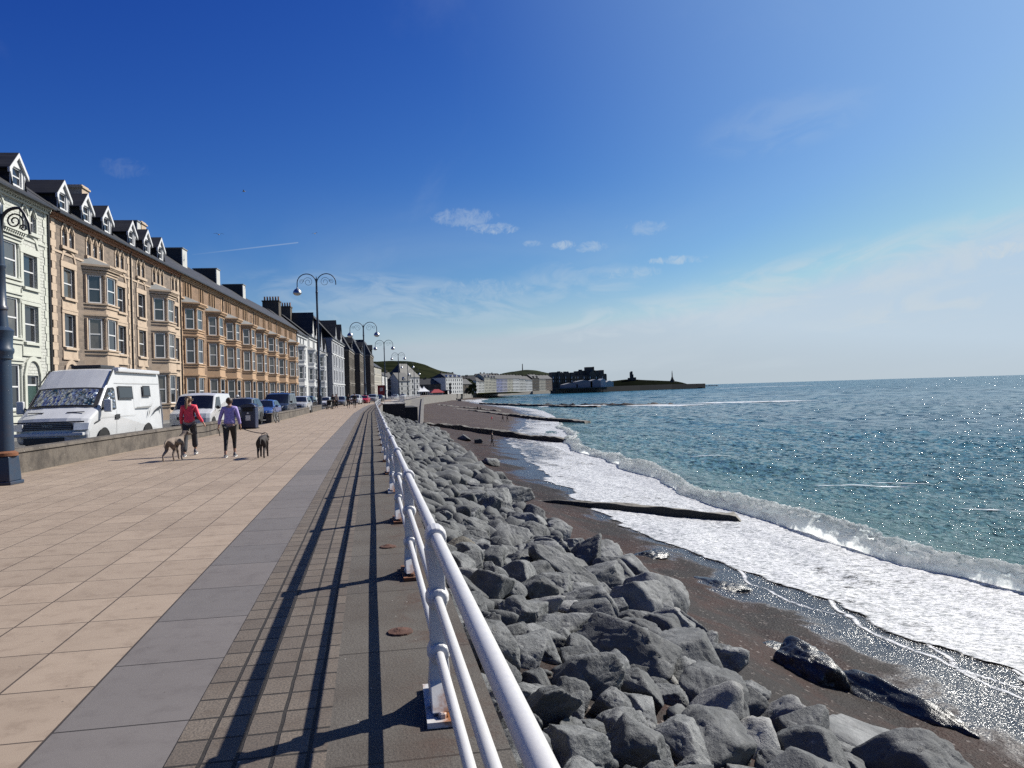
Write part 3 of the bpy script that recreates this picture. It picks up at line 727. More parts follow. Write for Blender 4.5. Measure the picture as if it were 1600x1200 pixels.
# ------------------------------------------------------------------ building materials
def stone(name, c1, c2, cm, w=0.42, h=0.17, bump=0.5, stain=0.4):
    t = NT(name); v = t.coord('Object'); sp = t.n.new('ShaderNodeSeparateXYZ'); t.l.new(v, sp.inputs[0])
    cb = t.n.new('ShaderNodeCombineXYZ'); t.l.new(t.mathn('ADD', sp.outputs[1], sp.outputs[0]), cb.inputs[0]); t.l.new(sp.outputs[2], cb.inputs[1])
    nz = t.n.new('ShaderNodeTexNoise'); nz.inputs['Scale'].default_value = 1.8; t.l.new(v, nz.inputs['Vector'])
    mm = t.n.new('ShaderNodeVectorMath'); mm.operation = 'MULTIPLY_ADD'; mm.inputs[1].default_value = (.07, .05, 0); t.l.new(nz.outputs['Color'], mm.inputs[0]); t.l.new(cb.outputs[0], mm.inputs[2])
    b = t.brick(mm.outputs[0], w, h, 0.014, c1, c2, cm)
    n = t.noise(v, 1.1, 6, 0.65); f = t.noise(v, 22, 3, 0.7)
    col = t.mix(t.map(n, 0.4, 0.75, 0, stain), b.outputs['Color'], tuple(x * .45 for x in c1)); col = t.mix(t.map(f, 0.35, 0.7, .3, 0), col, cm)
    t.set(color=col, rough=0.9, spec=.25); t.bump(t.mathn('SUBTRACT', f, t.mathn('MULTIPLY', b.outputs['Fac'], 1.2)), bump, 0.03)
    return t.m
M_greystone = stone('grey_rubble_stone', (0.235, 0.182, 0.145), (0.135, 0.110, 0.092), (0.26, 0.215, 0.17), .55, .22)
M_tanstone = stone('tan_rubble_stone', (0.27, 0.17, 0.11), (0.165, 0.11, 0.075), (0.28, 0.20, 0.135), .5, .2)
M_greenpaint = stone('green_painted_stone', (0.62, 0.622, 0.565), (0.56, 0.565, 0.51), (0.38, 0.39, 0.345), bump=1.0, stain=.12)
M_darkstone = stone('dark_gothic_stone', (0.115, 0.10, 0.08), (0.075, 0.066, 0.055), (0.08, 0.07, 0.06), .6, .28)
M_paleashlar = stone('pale_ashlar', (0.45, 0.43, 0.36), (0.38, 0.36, 0.31), (0.3, .28, .25), .9, .35, .3)
M_cream = weathered('cream_stone_trim', (0.50, 0.388, 0.282), (0.27, 0.195, 0.14), 0.6, 1.4, 0.8, 0.15, 14)
M_orange = weathered('orange_stone_trim', (0.45, 0.295, 0.175), (0.24, 0.145, 0.085), 0.6, 1.4, 0.8, 0.15, 14)
M_terracotta = weathered('terracotta_cornice', (0.40, 0.20, 0.115), (0.2, .1, .06), .5, 2, .8)
M_greentrim = weathered('pale_green_trim', (0.54, 0.55, 0.475), (0.40, .41, .35), .4, 1.2, .6)
M_whitewall = weathered('white_render', (0.56, 0.56, 0.545), (0.38, .42, .40), .4, .7, .7)
M_greywall = weathered('grey_render', (0.235, 0.245, 0.265), (0.15, .15, .16), .4, .7, .8)
M_offwhite = weathered('offwhite_render', (0.50, 0.50, 0.47), (0.3, .3, .28), .5, .3, .8)
M_bluewall = weathered('blue_render', (0.22, 0.24, 0.38), (0.16, .17, .3), .4, .3, .8)
M_yellowwall = weathered('cream_render', (0.40, 0.385, 0.32), (0.3, .28, .23), .4, .3, .8)
M_upvc = plain('white_painted_wood', (0.64, 0.64, 0.63), 0.45, var=.05)
M_lead = weathered('lead_sheet', (0.22, 0.22, 0.21), (0.12, .12, .12), .5, 2, .6)
M_iron = plain('black_cast_iron', (0.02, 0.02, 0.022), 0.45)
def slate():
    t = NT('roof_slate'); v = t.coord('Object'); sp = t.n.new('ShaderNodeSeparateXYZ'); t.l.new(v, sp.inputs[0])
    cb = t.n.new('ShaderNodeCombineXYZ'); t.l.new(t.mathn('ADD', sp.outputs[1], t.mathn('MULTIPLY', sp.outputs[0], .0)), cb.inputs[0]); t.l.new(t.mathn('MULTIPLY', sp.outputs[2], 1.3), cb.inputs[1])
    b = t.brick(cb.outputs[0], .3, .24, .008, (.042, .043, .046), (.024, .025, .028), (.014, .014, .015)); n = t.noise(v, .8, 5, .6)
    t.set(color=t.mix(t.map(n, .4, .75, 0, .4), b.outputs['Color'], (.060, .058, .052)), rough=.6, spec=.3); t.bump(b.outputs['Fac'], .4, .02); return t.m
M_slate = slate(); M_orangeframe = plain('brown_window_frame', (.075, .045, .03), .5)
def glass():
    t = NT('window_glass'); oi = t.n.new('ShaderNodeObjectInfo'); v = t.coord('Object'); n = t.noise(v, 1.3, 3, .5)
    r = t.map(oi.outputs['Random'], .55, .72)
    col = t.mix(r, (.020, .022, .026), (.10, .093, .08)); col = t.mix(t.map(n, .45, .6, 0, .5), col, (.03, .03, .03))
    t.set(color=col, rough=.04, spec=.8, ior=1.6); t.bump(n, .03, .02); return t.m
M_glass = glass()

# ------------------------------------------------------------------ windows (shared meshes)
_wm = {}
def win_meshes(w, h, frame_mat, sill_mat, style):
    k = (round(w, 2), round(h, 2), frame_mat.name, sill_mat.name if sill_mat else '', style)
    if k not in _wm:
        f = MB(); t = min(.075, w * .12)
        f.box(-.05, .03, 0, t, 0, h); f.box(-.05, .03, w - t, w, 0, h); f.box(-.05, .03, t, w - t, 0, t); f.box(-.05, .03, t, w - t, h - t, h)
        if style == 'sash': f.box(-.05, .015, t, w - t, h * .5 - .035, h * .5 + .035)
        if style == 'grid':
            f.box(-.05, .01, t, w - t, h * .66 - .03, h * .66 + .03); f.box(-.05, .01, w / 2 - .03, w / 2 + .03, t, h * .66 - .03)
        p = MB().quad((-.02, t * .8, t * .8), (-.02, w - t * .8, t * .8), (-.02, w - t * .8, h - t * .8), (-.02, t * .8, h - t * .8))
        s = MB().box(-.06, .30, -.12, w + .12, -.15, -.002) if sill_mat else None
        _wm[k] = (f.mesh('window', frame_mat), p.mesh('pane', M_glass), s.mesh('sill', sill_mat) if s else None)
    return _wm[k]
def window(root, n, s, z, w, h, ang=0.0, frame=None, sill=None, style='sash'):
    f, p, sl = win_meshes(w, h, frame or M_upvc, sill, style)
    o = inst('window', f, root, (n, s, z), ang)
    inst('pane', p, o)
    if sl: inst('sill', sl, o, (.16, 0, 0) if False else (0.0, 0, 0))
    return o

def holed_wall(mb, s0, s1, z0, z1, holes, n=0.0, depth=.20):
    """front sheet of a wall in the plane x = n, with recessed openings (s0, s1, z0, z1)"""
    S = sorted({s0, s1, *[a for h in holes for a in h[:2]]}); Z = sorted({z0, z1, *[a for h in holes for a in h[2:]]})
    for i in range(len(S) - 1):
        for j in range(len(Z) - 1):
            a, b, c, d = S[i], S[i + 1], Z[j], Z[j + 1]
            m, q = (a + b) / 2, (c + d) / 2
            if any(h[0] < m < h[1] and h[2] < q < h[3] for h in holes): continue
            mb.quad((n, a, c), (n, b, c), (n, b, d), (n, a, d))
    for a, b, c, d in holes:
        mb.quad((n, a, c), (n, a, d), (n - depth, a, d), (n - depth, a, c)); mb.quad((n, b, d), (n, b, c), (n - depth, b, c), (n - depth, b, d))
        mb.quad((n, a, c), (n - depth, a, c), (n - depth, b, c), (n, b, c)); mb.quad((n, a, d), (n, b, d), (n - depth, b, d), (n - depth, a, d))
    return mb

ARCN = 9
def arch_pts(s0, s1, z0, rise, grow=0.0, pointed=False):
    c = (s0 + s1) / 2; hw = (s1 - s0) / 2 + grow; r = rise + grow; out = []
    for i in range(ARCN):
        t = -1 + 2 * i / (ARCN - 1)
        zz = r * (1 - abs(t) ** 1.6) if pointed else r * math.sqrt(max(0, 1 - t * t))
        out.append((c + t * hw, z0 + zz))
    return out
def arch_band(mb, s0, s1, z0, rise, wd=.16, n0=0.004, n1=.07, pointed=False):
    a = arch_pts(s0, s1, z0, rise, 0, pointed); b = arch_pts(s0, s1, z0, rise, wd, pointed)
    for i in range(ARCN - 1):
        (y0, z0_), (y1, z1_) = a[i], a[i + 1]; (y2, z2), (y3, z3) = b[i], b[i + 1]
        mb.add([(n0, y0, z0_), (n0, y1, z1_), (n0, y3, z3), (n0, y2, z2), (n1, y0, z0_), (n1, y1, z1_), (n1, y3, z3), (n1, y2, z2)],
               [(4, 5, 7 - 1 + 0, 7), (0, 1, 5, 4), (2, 3, 7, 6)] if False else [(4, 5, 6, 7), (0, 1, 5, 4), (3, 2, 6, 7), (0, 3, 7, 4), (1, 2, 6, 5)])

def trapz(s0, s1, d, c, k=0.0):
    return [(-.02, s0 - k), (d + k, s0 + c - k * .41), (d + k, s1 - c + k * .41), (-.02, s1 + k)]
def bay_window(root, s0, s1, d, c, floors, ztop, wall, trim, roofmat, lights=1):
    """canted bay: floors = [(z_sill, z_head)]; each light is a window of its own"""
    w = MB(); tr = MB(); core = MB()
    P = lambda k: [(x, y) for x, y in trapz(s0, s1, d, c, k)]
    zprev = 0.0
    for (a, b) in floors + [(ztop, None)]:
        w.prism(P(0.0), zprev, a - .10 if b else a)
        if b:
            tr.prism(P(.13), a - .098, a - .002); tr.prism(P(.07), a - .30, a - .16); tr.prism(P(.12), b + .16, b + .27); tr.prism(P(.05), b + .002, b + .158)
            for (x, y) in trapz(s0, s1, d, c)[1:3]:
                tr.lathe([(.10, a), (.10, a + .1), (.075, a + .14), (.07, b - .22), (.12, b - .08), (.12, b)], (x - .07, y + (.03 if y < (s0 + s1) / 2 else -.03), 0), 10)
            w.box(-.02, .16, s0 + .002, s0 + .16, a, b); w.box(-.02, .16, s1 - .16, s1 - .002, a, b)
            zprev = b + .002
    tr.prism(P(.22), ztop - .20, ztop); tr.prism(P(.34), ztop + .002, ztop + .12)
    for i in range(int((s1 - s0) / .2)):           # dentils
        pass
    yk = s0 + c
    while yk < s1 - c:
        tr.box(d + .15, d + .30, yk, yk + .09, ztop - .10, ztop); yk += .2
    w.build('bay', wall, root); tr.build('bay_cornice', trim, root)
    r = MB(); p1 = P(.30)
    r.add([(x, y, ztop + .122) for x, y in p1] + [(-.02, s0 + .55, ztop + .72), (-.02, s1 - .55, ztop + .72)], [(0, 1, 4), (1, 2, 5, 4), (2, 3, 5), (0, 4, 5, 3)])
    r.build('bay_roof', roofmat, root)
    ca = math.atan2(c, d); sl = math.hypot(d, c)
    wl_, wf = sl * .60, (s1 - s0 - 2 * c) * .66
    for (a, b) in floors:                       # a light in each cant and one in the front
        ux, uy = d / sl, c / sl; g = (sl - wl_) / 2
        window(root, g * ux - .05 * uy, s0 + g * uy + .05 * ux, a, wl_, b - a, math.atan2(-ux, uy))
        window(root, d - .055, (s0 + s1) / 2 - wf / 2, a, wf, b - a)
        window(root, d - g * ux - .05 * uy, s1 - c + g * uy - .05 * ux, a, wl_, b - a, math.atan2(ux, uy))
    core = MB()
    for (a, b) in floors: core.prism([(-.02, s0 + .10), (d - .09, s0 + c + .04), (d - .09, s1 - c - .04), (-.02, s1 - .10)], a - .09, b + .001)
    core.build('bay_panel', wall, root)
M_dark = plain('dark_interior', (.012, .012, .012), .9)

def dormer(root, s, w=1.5, n=-.35, zb=12.9, ze=14.1, zp=14.88, slope=.78, roofmat=None):
    """white gabled dormer with slate roof; its front stands at n"""
    rm = roofmat or M_slate
    d = thing_part('dormer', root)
    back = lambda z: (z - 12.55) / slope
    f = MB(); holes = [(s + .28, s + w - .28, zb + .22, ze - .02)]
    holed_wall(f, s, s + w, zb - .3, ze, holes, n, .12)
    f.quad((n, s, ze), (n, s + w, ze), (n, s + w / 2, zp - .12))
    f.build('dormer_front', M_upvc, d)
    fw = MB().box(n - .02, n + .05, s - .02, s + .10, zb - .3, ze); fw.box(n - .02, n + .05, s + w - .10, s + w + .02, zb - .3, ze)
    for sg in (-1, 1):
        c = s + w / 2; e = c + sg * (w / 2 + .26); zz = ze - .26
        fw.add([(n + .02, e, zz), (n + .14, e, zz), (n + .14, c, zp - .02), (n + .02, c, zp - .02), (n + .02, e, zz - .24), (n + .14, e, zz - .24), (n + .14, c, zp - .28), (n + .02, c, zp - .28)],
               [(0, 1, 2, 3), (4, 7, 6, 5), (0, 4, 5, 1), (1, 5, 6, 2), (0, 3, 7, 4)])
    fw.box(n, n + .14, s - .06, s + w + .06, zb - .04, zb + .04)
    fw.build('bargeboard', M_upvc, d)
    ck = MB()
    for y0, y1 in ((s, s + .06), (s + w - .06, s + w)):
        ck = MB(); ck.extr_y([(n - .005, zb - .5), (n - .005, ze), (-back(ze) - .2, ze), (-back(zb - .5) - .3, zb - .5)], y0, y1); ck.build('cheek', rm, d)
    r = MB(); c = s + w / 2
    for sg in (-1, 1):
        e = c + sg * (w / 2 + .24); zz = ze - .22
        r.add([(n + .12, e, zz), (n + .12, c, zp), (-back(zp) - .4, c, zp), (-back(zz) - .5, e, zz), (n + .12, e, zz - .06), (n + .12, c, zp - .06), (-back(zp) - .4, c, zp - .06), (-back(zz) - .5, e, zz - .06)],
              [(0, 1, 2, 3), (4, 7, 6, 5), (0, 4, 5, 1), (0, 3, 7, 4), (2, 6, 7, 3)])
    r.build('dormer_roof', rm, d)
    window(d, n - .1, s + .28, zb + .22, w - .56, ze - .24 - zb)
def thing_part(name, root):
    o = bpy.data.objects.new(name, None); o.empty_display_size = .1; return link(o, root)

F_ANG = -math.atan2(0.0644136, 0.9979233)
FDIR = Vector((0.0644136, 0.9979233, 0)); FP0 = at(78, 328, 12.5); FP0.z = 0
def house_root(name, label, s, group=None, n=0.0, cat='house'):
    p = FP0 + FDIR * s + Vector((FDIR.y, -FDIR.x, 0)) * n
    return thing(name, label, cat, p, F_ANG, group)

def main_roof(root, W, ze=12.55, nr=-4.6, zr=16.1, over=.42, mat=None, back=-9.2):
    r = MB()
    prof = [(over, ze - .04), (nr, zr), (back, ze + .2), (back, ze), (nr, zr - .18), (over, ze - .2)]
    r.extr_y(prof, 0.0, W); r.build('roof', mat or M_slate, root)
    g = MB().box(over - .02, over + .13, 0.002, W - .002, ze - .20, ze - .09); g.build('gutter', M_iron, root)

def body(root, W, H, wall, holes, back=-9.0, z0=0.0):
    w = MB(); holed_wall(w, 0, W, z0, H, holes)
    w.quad((0, 0, z0), (0, 0, H), (back, 0, H), (back, 0, z0)); w.quad((0, W, H), (0, W, z0), (back, W, z0), (back, W, H)); w.quad((back, 0, z0), (back, 0, H), (back, W, H), (back, W, z0))
    w.quad((-.24, 0, z0), (-.24, W, z0), (-.24, W, H), (-.24, 0, H)); w.quad((0, 0, H), (0, W, H), (back, W, H), (back, 0, H))
    return w.build('wall', wall, root)

def downpipe(root, s, z0=0, z1=12.4, n=.10):
    MB().tube([(n, s, z0), (n, s, z1 - .3), (n + .12, s, z1)], .055, 7).build('downpipe', M_iron, root)

def quoins(mb, s0, s1, z0, z1, step=.42, n=.035):
    z = z0; k = 0
    while z < z1 - .1:
        ex = .14 if k % 2 else 0.0
        mb.box(.003, n, s0 - ex, s1 + ex, z, min(z + step - .012, z1)); z += step; k += 1

def big_house(label, s, W, wall, trim, cornice, seed, door=True, mirror=False, bayspec=None, dormers=(), group='terraced houses with a bay on the sea front'):
    root = house_root('terraced_house', label, s, group)
    H = 12.5
    X = (lambda a, b: (W - b, W - a)) if mirror else (lambda a, b: (a, b))
    holes = []; wins = []
    lv = [(1.35, 3.55), (4.85, 6.80), (7.75, 9.50)]
    for (a, b) in ((1.4, 2.85), (9.55, 10.95)):
        for i, (z0, z1) in enumerate(lv):
            y0, y1 = X(a, b)
            if i == 0 and a < 5 and door: continue
            holes.append((y0, y1, z0, z1)); wins.append((y0, z0, y1 - y0, z1 - z0, True))
    if door:
        y0, y1 = X(1.45, 2.75); holes.append((y0, y1, 0.35, 3.1))
    tops = []
    for grp in ((1.35, 1.98), (2.28, 2.91)), ((4.75, 5.35), (5.7, 6.3), (6.65, 7.25)), ((9.4, 9.98), (10.28, 10.86)):
        for a, b in grp:
            y0, y1 = X(a, b); holes.append((y0, y1, 10.75, 11.95)); tops.append((y0, y1)); wins.append((y0, 10.75, y1 - y0, 1.2, False))
    body(root, W, H, wall, holes)
    t = MB()
    for (y0, z0, w, h, big) in wins:
        window(root, -.13, y0, z0, w, h, sill=trim if big else None)
        if big:
            t.box(.003, .06, y0 - .30, y0 - .02, z0, z0 + h); t.box(.003, .06, y0 + w + .02, y0 + w + .30, z0, z0 + h)
            t.box(.003, .07, y0 - .34, y0 + w + .34, z0 + h + .02, z0 + h + .36); t.box(.003, .05, y0 - .25, y0 + w + .25, z0 - .62, z0 - .17)
            t.box(.003, .09, y0 - .34, y0 + w + .34, z0 - .74, z0 - .624)
            if z0 > 7: arch_band(t, y0 - .1, y0 + w + .1, z0 + h + .40, .62, .2)
        else:
            t.box(.003, .05, y0 - .14, y0 - .01, 10.75, 11.75); t.box(.003, .05, y0 + w + .01, y0 + w + .14, 10.75, 11.75)
            arch_band(t, y0 - .02, y0 + w + .02, 11.62, .42, .14, pointed=True)
            for sg, yy in ((1, y0), (-1, y0 + w)):       # pointed head: corner fillets
                t.add([(-.10, yy, 11.55), (-.10, yy, 11.951), (-.10, yy + sg * w * .42, 11.951), (.02, yy, 11.55), (.02, yy, 11.951), (.02, yy + sg * w * .42, 11.951)], [(3, 4, 5), (0, 2, 1), (0, 3, 5, 2)])
    groups = [(tops[0], tops[1]), (tops[2], tops[4]), (tops[5], tops[6])]
    for g0, g1 in groups:
        lo = min(g0[0], g1[0]); hi = max(g0[1], g1[1]); t.box(.003, .16, lo - .25, hi + .25, 10.56, 10.74)
    for z in (10.25,): t.box(.003, .05, 0.02, W - .02, z, z + .12)
    quoins(t, .02, .42, 0, 12.1); quoins(t, W - .42, W - .02, 0, 12.1)
    t.build('stone_trim', trim, root)
    c = MB(); c.box(.003, .14, 0, W, 12.12, 12.22); c.box(.003, .26, 0, W, 12.30, 12.42)
    y = .1
    while y < W - .1: c.box(.003, .20, y, y + .12, 12.222, 12.298); y += .26
    c.build('cornice', cornice, root)
    if door:
        y0, y1 = X(1.45, 2.75)
        dm = MB().box(-.18, -.10, y0, y1, .35, 2.55); dm.build('door', M_doorpaint, root)
        window(root, -.13, y0, 2.56, y1 - y0, .54, style='plain')
        st = MB().box(0.001, 1.0, y0 - .3, y1 + .3, 0, .17); st.box(0.001, .6, y0 - .2, y1 + .2, .171, .34); st.build('door_step', M_pave, root)
        ar = MB(); arch_band(ar, y0 - .1, y1 + .1, 3.12, .75, .24, .003, .10); ar.box(.003, .10, y0 - .34, y0 - .1, .4, 3.12); ar.box(.003, .10, y1 + .1, y1 + .34, .4, 3.12); ar.build('door_surround', trim, root)
    b0, b1 = X(4.2, 7.95)
    bay_window(root, b0, b1, .95, .95, lv, 10.02, trim, trim, M_lead)
    main_roof(root, W)
    for d in dormers: dormer(root, d)
    downpipe(root, W - .06)
    return root
M_doorpaint = plain('dark_green_door', (.03, .06, .05), .35)

big_house('pale green painted terraced house with white gabled dormers behind the blue lamp post', -12.3, 11.9, M_greenpaint, M_greentrim, M_greentrim, 1, door=True, mirror=True, dormers=(1.2, 4.5, 8.7))
big_house('grey and cream stone terraced house beside the pale green house, three white dormers', 0.0, 12.12, M_greystone, M_cream, M_terracotta, 2, dormers=(1.75, 5.05, 8.3), door=True)
big_house('grey and cream stone terraced house joining the orange terrace, three white dormers', 12.12, 11.6, M_greystone, M_cream, M_terracotta, 3, dormers=(.75, 4.0, 7.2), door=True)
rt = house_root('terraced_house', 'pale green house with white dormer cut off by the left edge of the photo', -24.4, 'terraced houses with a bay on the sea front')
body(rt, 12.0, 12.5, M_greenpaint, []); main_roof(rt, 12.0); dormer(rt, 6.5); dormer(rt, 9.6)
for s_, lab in ((9.2, 'cream rendered chimney stack behind the dormers of the grey stone house'), (21.3, 'small cream chimney stack behind the second grey stone house')):
    p = FP0 + FDIR * s_ + Vector((FDIR.y, -FDIR.x, 0)) * -4.2
    o = thing('chimney_stack', lab, 'chimney', p, F_ANG, 'chimney stacks along the terrace roofs')
    MB().box(-.9, .9, 3.4, 4.6, 13.5, 17.25).build('stack', M_cream, o); MB().box(-1.0, 1.0, 3.3, 4.7, 17.0, 17.12).build('cap', M_cream, o)

def double_bay_house(label, s, W, wall, trim, cornice, bays, tops, H=12.5, roof=True, doorx=None, group='orange stone houses with two bays each'):
    root = house_root('terraced_house', label, s, group)
    holes = []; lv = [(1.2, 3.5), (4.75, 6.95), (7.75, 9.55)]
    for a, b in tops: holes.append((a, b, 10.55, 12.0))
    mid = (bays[0][1] + .55, bays[0][1] + 1.65) if len(bays) > 1 else None
    wn_ = []
    if mid:
        for z0, z1 in lv[1:]: holes.append((*mid, z0, z1)); wn_.append((mid[0], z0, mid[1] - mid[0], z1 - z0))
        holes.append((mid[0], mid[1], .3, 2.9))
    body(root, W, H, wall, holes)
    t = MB()
    for a, b in tops:
        window(root, -.07, a, 10.55, b - a, 1.45, style='sash', frame=M_orangeframe)
        t.box(.003, .05, a - .12, a - .01, 10.55, 12.0); t.box(.003, .05, b + .01, b + .12, 10.55, 12.0)
    t.box(.003, .08, .02, W - .02, 12.02, 12.14); t.box(.003, .14, .02, W - .02, 10.38, 10.53)
    for (a, z0, w, h) in wn_:
        window(root, -.13, a, z0, w, h, sill=trim); t.box(.003, .06, a - .22, a - .02, z0, z0 + h); t.box(.003, .06, a + w + .02, a + w + .22, z0, z0 + h); t.box(.003, .07, a - .25, a + w + .25, z0 + h + .02, z0 + h + .3)
        if z0 > 7: arch_band(t, a - .1, a + w + .1, z0 + h + .33, .5, .16)
    if mid:
        MB().box(-.18, -.10, mid[0], mid[1], .3, 2.9).build('door', M_doorpaint, root)
        MB().box(0.001, .8, mid[0] - .2, mid[1] + .2, 0, .28).build('door_step', M_pave, root)
    quoins(t, .02, .42, 0, 12.0); quoins(t, W - .42, W - .02, 0, 12.0)
    t.build('stone_trim', trim, root)
    c = MB().box(.003, .16, 0, W, 12.16, 12.26); c.box(.003, .28, 0, W, 12.30, 12.42); c.build('cornice', cornice, root)
    for a, b in bays: bay_window(root, a, b, .95, .9, lv, 9.98, trim, trim, M_lead)
    if roof: main_roof(root, W)
    downpipe(root, W - .06)
    return root
def tripl(W): return [(1.3, 1.78), (2.15, 2.63), (3.0, 3.48), (6.1, 6.55), (6.95, 7.4), (9.4, 9.88), (10.25, 10.73), (11.1, 11.58)]
ends = [23.75, 38.3, 53.2, 68.4, 86.4]
labs = ['orange stone house with two tiers of bays, first after the grey stone pair', 'orange stone house with bays, second in its row from the grey stone houses',
        'orange stone house with bays, third in its row, beside the blue car', 'orange stone house with bays joining the white houses']
for i in range(4):
    W = ends[i + 1] - ends[i]; k = W / 14.6
    tp = [(a * k, b * k) for a, b in tripl(W)]
    double_bay_house(labs[i], ends[i], W, M_tanstone, M_orange, M_orange, [(.7 * k, .7 * k + 3.9), (8.3 * k, 8.3 * k + 3.9)], tp)
for i, s_ in enumerate((24.6, 37.4, 50.8, 64.6)):
    p = FP0 + FDIR * s_ + Vector((FDIR.y, -FDIR.x, 0)) * -3.4
    o = thing('chimney_stack', ['broad slate hung chimney with pale end on the first orange house', 'broad slate hung chimney with pale end on the second orange house',
              'broad slate hung chimney with pale end on the third orange house', 'broad slate hung chimney with pale end on the fourth orange house'][i], 'chimney', p, F_ANG, 'chimney stacks along the terrace roofs')
    MB().box(-2.6, -.05, -.8, .8, 13.5, 17.0).build('stack', M_slate, o); MB().box(-.05, .05, -.8, .8, 13.5, 17.0).build('rendered_end', M_offwhite, o); MB().box(-2.7, .12, -.88, .88, 17.0, 17.1).build('cap', M_lead, o)  # shade on the sides and sun on the end given as dark and pale colours
for s_, zt, lab in ((92.6, 17.9, 'tall dark chimney stack with pots at the end of the orange terrace'), (104.5, 18.2, 'dark chimney stack with many pots above the white houses')):
    p = FP0 + FDIR * s_ + Vector((FDIR.y, -FDIR.x, 0)) * -4.2
    o = thing('chimney_stack', lab, 'chimney', p, F_ANG, 'chimney stacks along the terrace roofs')
    MB().box(-2.0, .7, -1.1, 1.1, 13.5, zt).build('stack', M_darkstone, o); MB().box(-2.1, .8, -1.2, 1.2, zt, zt + .2).build('cap', M_darkstone, o)
    for k in range(6): MB().lathe([(.16, zt + .2), (.13, zt + .85), (.17, zt + .95)], (-1.8 + k * .46, 0, 0), 8).build('chimney_pot', M_terracotta, o)

# white and grey houses farther along
def plain_house(label, s, W, H, n, wall, trim, roofmat, bays=(), wins=(), lv=((1.2, 3.2), (4.5, 6.6), (7.6, 9.4)), cols=0, top=None, gables=(), zr=None, group='white and grey houses beyond the orange terrace', back=-9, side=None, bands=()):
    root = house_root('terraced_house', label, s, group, n)
    holes = []
    for a, b in wins:
        for z0, z1 in lv: holes.append((a, b, z0, z1))
    for a, b, z0, z1 in (top or ()): holes.append((a, b, z0, z1))
    body(root, W, H, wall, holes, back)
    t = MB()
    for a, b, z0, z1 in holes:
        window(root, -.13, a, z0, b - a, z1 - z0)
        t.box(.003, .07, a - .2, b + .2, z1 + .02, z1 + .22); t.box(.003, .14, a - .18, b + .18, z0 - .18, z0 - .02)
        t.box(.003, .06, a - .2, a - .02, z0, z1); t.box(.003, .06, b + .02, b + .2, z0, z1)
    t.build('window_surround', trim, root)
    t = MB().box(.003, .22, 0, W, H - .5, H - .05); t.build('cornice', trim, root)
    for z in bands: MB().box(.071, .13, 0, W, z, z + .22).build('string_course', trim, root)
    for a, b in bays: bay_window(root, a, b, .95, .85, [tuple(x) for x in lv], lv[-1][1] + .55, wall, trim, M_lead)
    main_roof(root, W, H + .05, back / 2, zr or H + 4.0, .35, roofmat, back - .1)
    for (c, w, zp) in gables:
        g = MB(); g.add([(.30, c - w / 2, H - .05), (.30, c + w / 2, H - .05), (.30, c + w / 2, H + .7), (.30, c, zp), (.30, c - w / 2, H + .7), (-2.5, c - w / 2, H - .05), (-2.5, c + w / 2, H - .05), (-2.5, c + w / 2, H + .7), (-3.5, c, zp), (-2.5, c - w / 2, H + .7)],
                        [(0, 1, 2, 3, 4), (0, 4, 9, 5), (1, 6, 7, 2)]); g.build('gable', wall, root)
        gr = MB(); gr.add([(.45, c - w / 2 - .2, H + .55), (.45, c, zp + .12), (-4.5, c, zp + .12), (-3.5, c - w / 2 - .2, H + .55)], [(0, 1, 2, 3)]); gr.add([(.45, c + w / 2 + .2, H + .55), (.45, c, zp + .12), (-4.5, c, zp + .12), (-3.5, c + w / 2 + .2, H + .55)], [(3, 2, 1, 0)])
        gr.build('gable_roof', roofmat, root)
        window(root, .31, c - .45, H - .0, .9, 1.3)
    return root
plain_house('white rendered house with one stack of bays beside the orange terrace', 86.4, 12.2, 12.2, 0, M_whitewall, M_upvc, M_slate, bays=[(1.2, 4.8)], wins=[(6.3, 7.4)], top=[(.9, 1.9, 10.2, 11.6), (4.2, 5.2, 10.2, 11.6), (7.6, 8.6, 10.2, 11.6)], zr=16.2)
plain_house('white house with paired bays and a tall gabled dormer, left of the tall twin lamp', 98.6, 13.4, 12.6, 0, M_whitewall, M_upvc, M_slate, bays=[(.8, 4.6), (7.2, 11.0)], top=[(1.2, 1.9, 10.3, 12.0), (2.5, 3.2, 10.3, 12.0), (8, 8.7, 10.3, 12), (9.3, 10, 10.3, 12)], gables=[(6.5, 3.0, 17.2), (11.2, 2.4, 16.0)], zr=16.6)
plain_house('grey rendered house with white trim and pointed gables behind the tall twin lamp', 112.0, 14.0, 10.6, .2, M_greywall, M_upvc, M_slate, bays=[(1.0, 5.0)], wins=[(7, 8.2), (10.4, 11.6)], lv=((1.2, 3.2), (4.5, 6.6), (7.4, 9.3)), gables=[(3.4, 4.2, 15.6), (9.5, 3.2, 13.4)], zr=14.2)
plain_house('tall grey house with white corners and pointed dormers at the end of the terrace', 126.5, 26.0, 14.0, 1.3, M_greywall, M_upvc, M_slate, wins=[(3, 4.2), (8, 9.2), (14.5, 15.7), (20.5, 21.7)], lv=((1.4, 3.6), (4.9, 7.1), (8.2, 10.2)), top=[(3, 4.2, 11.2, 13), (8, 9.2, 11.2, 13), (14.5, 15.7, 11.2, 13), (20.5, 21.7, 11.2, 13)],
            gables=[(6, 4, 18.2), (17, 4, 18.2)], zr=19.5, bands=(4.0, 10.5))

